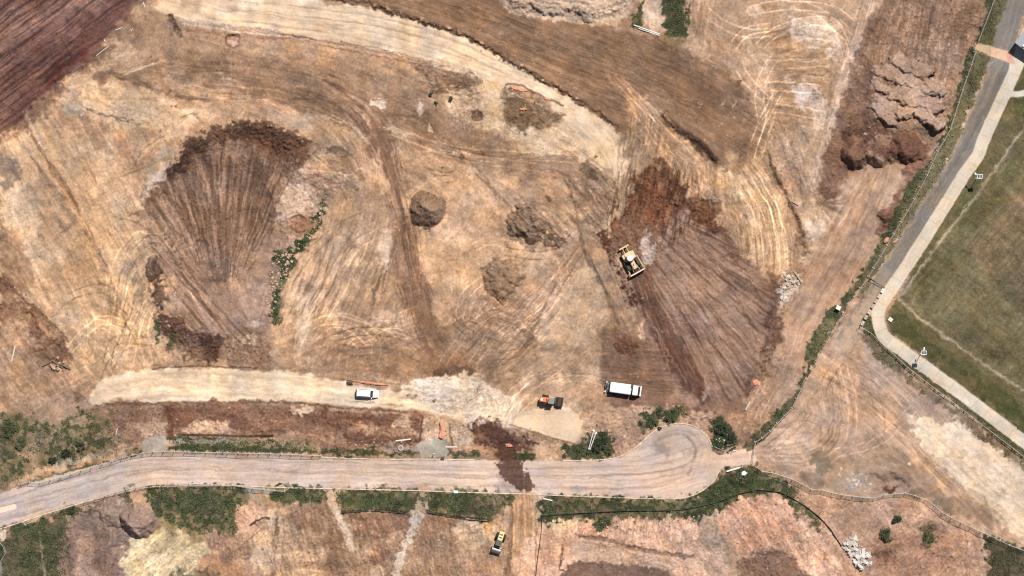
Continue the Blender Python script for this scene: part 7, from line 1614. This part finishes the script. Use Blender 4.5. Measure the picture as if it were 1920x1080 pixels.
for a in ((125, 851, 13, 1.6, 'dark round shrub in the middle of three in the western weeds', 'leaf2'), (151, 838, 10, 1.4, 'dark shrub at the east end of three in the western weeds', 'leaf2'), (100, 862, 9, 1.3, 'dark shrub at the west end of three in the western weeds', 'leaf2'), (20, 802, 20, 1.3, 'broad green shrub at the left edge above the weeds', 'leaf'), (38, 832, 14, 1.0, 'green shrub just below the broad one at the left edge', 'leaf'),
          (1680, 972, 11, 1.8, 'compact dark shrub below the fence in the south east corner', 'leaf2'), (1660, 1003, 15, 1.7, 'wider dark green shrub just below the compact one', 'leaf'), (1742, 1008, 12, .7, 'sparse dry shrub on the scrubby earth of the south east corner', 'leaf'),
          (1098, 844, 13, 1.0, 'low shrub under the laid lighting poles', 'leaf'), (1126, 832, 18, 1.6, 'large bushy shrub right of the laid lighting poles', 'leaf2'), (1140, 846, 10, 1.1, 'small shrub at the east side of the large bush by the poles', 'leaf'),
          (1352, 806, 14, 1.3, 'shrub on the north side of the patch by the turning head', 'leaf2'), (1368, 822, 15, 1.4, 'shrub on the east side of the patch by the turning head', 'leaf2'), (1348, 832, 11, 1.0, 'low shrub behind the bent mesh panels', 'leaf'),
          (1222, 790, 14, .9, 'ragged shrub on the bank north of the turning head', 'leaf'), (1258, 778, 15, .9, 'spreading shrub below the brown clay edge', 'leaf'), (1238, 772, 10, .8, 'small shrub between the ragged and the spreading ones', 'leaf'), (1237, 803, 4, .7, 'tiny round shrub on the kerb of the turning head', 'leaf2'),
          (133, 962, 7, 1.2, 'dark shrub against the south fence near the pale heap', 'leaf2'), (808, 177, 5, .9, 'little green shrub at the west side of the eroded bank', 'leaf'), (846, 185, 4.5, .8, 'little green shrub on the pale eroded bank', 'leaf'), (817, 194, 4, .7, 'smallest green shrub below the others on the eroded bank', 'leaf')):
    shrub(a[0], a[1], a[2], a[3], a[4], a[5], 3)
# ------------------------------------------------------------------ grass and weeds: ground cover
def cover(name, label, mat, thr, n, size, h, seed, low=False):
    R = np.random.default_rng(seed)
    w_ = np.clip(WD, 0, 1)*ss(-.5, .7, NZ[8]+.6*NZB[16]); w_ = w_*(np.isin(CLS, (0, 6)))
    if low: w_ = ss(.05, .3, WD)*ss(.0, 1.0, NZC[8]+.5*NZ[16])*(np.isin(CLS, (0, 6)))
    f = w_.ravel().astype(np.float64); f[f < thr] = 0; idx = R.choice(f.size, n, p=f/f.sum())
    x = GX.ravel()[idx]+R.uniform(-.09, .09, n); y = GY.ravel()[idx]+R.uniform(-.09, .09, n); z = HGT.ravel()[idx]
    s = size*R.uniform(.5, 1.4, n); th = R.uniform(0, 6.28, n); ln = R.uniform(-.9, .9, n); hh = h*R.uniform(.4, 1.4, n)
    cx, sx = np.cos(th), np.sin(th); ox, oy = -sx*ln*s, cx*ln*s
    V_ = np.stack([np.stack([x-cx*s*.5, y-sx*s*.5, z-.03], -1), np.stack([x+cx*s*.5, y+sx*s*.5, z-.03], -1), np.stack([x+cx*s*.35+ox, y+sx*s*.35+oy, z+hh], -1), np.stack([x-cx*s*.35+ox, y-sx*s*.35+oy, z+hh], -1)], 1).reshape(-1, 3).astype(F)
    me = bpy.data.meshes.new(name); me.vertices.add(n*4); me.vertices.foreach_set('co', V_.ravel()); me.loops.add(n*4); me.loops.foreach_set('vertex_index', np.arange(n*4, dtype=np.int32))
    me.polygons.add(n); me.polygons.foreach_set('loop_start', np.arange(n, dtype=np.int32)*4); me.polygons.foreach_set('loop_total', np.full(n, 4, np.int32)); me.update(calc_edges=True); me.materials.append(mat)
    o = bpy.data.objects.new(name, me); col.objects.link(o); tag(o, label, kind='stuff')
cover('grass_tufts', 'green grass tufts growing on the verges and in the gully', MAT['leaf3'], .12, 70000, .22, .13, 5)
cover('weeds', 'dry weeds mixed through the rough verges', MAT['leaf4'], .12, 24000, .20, .12, 6, True)
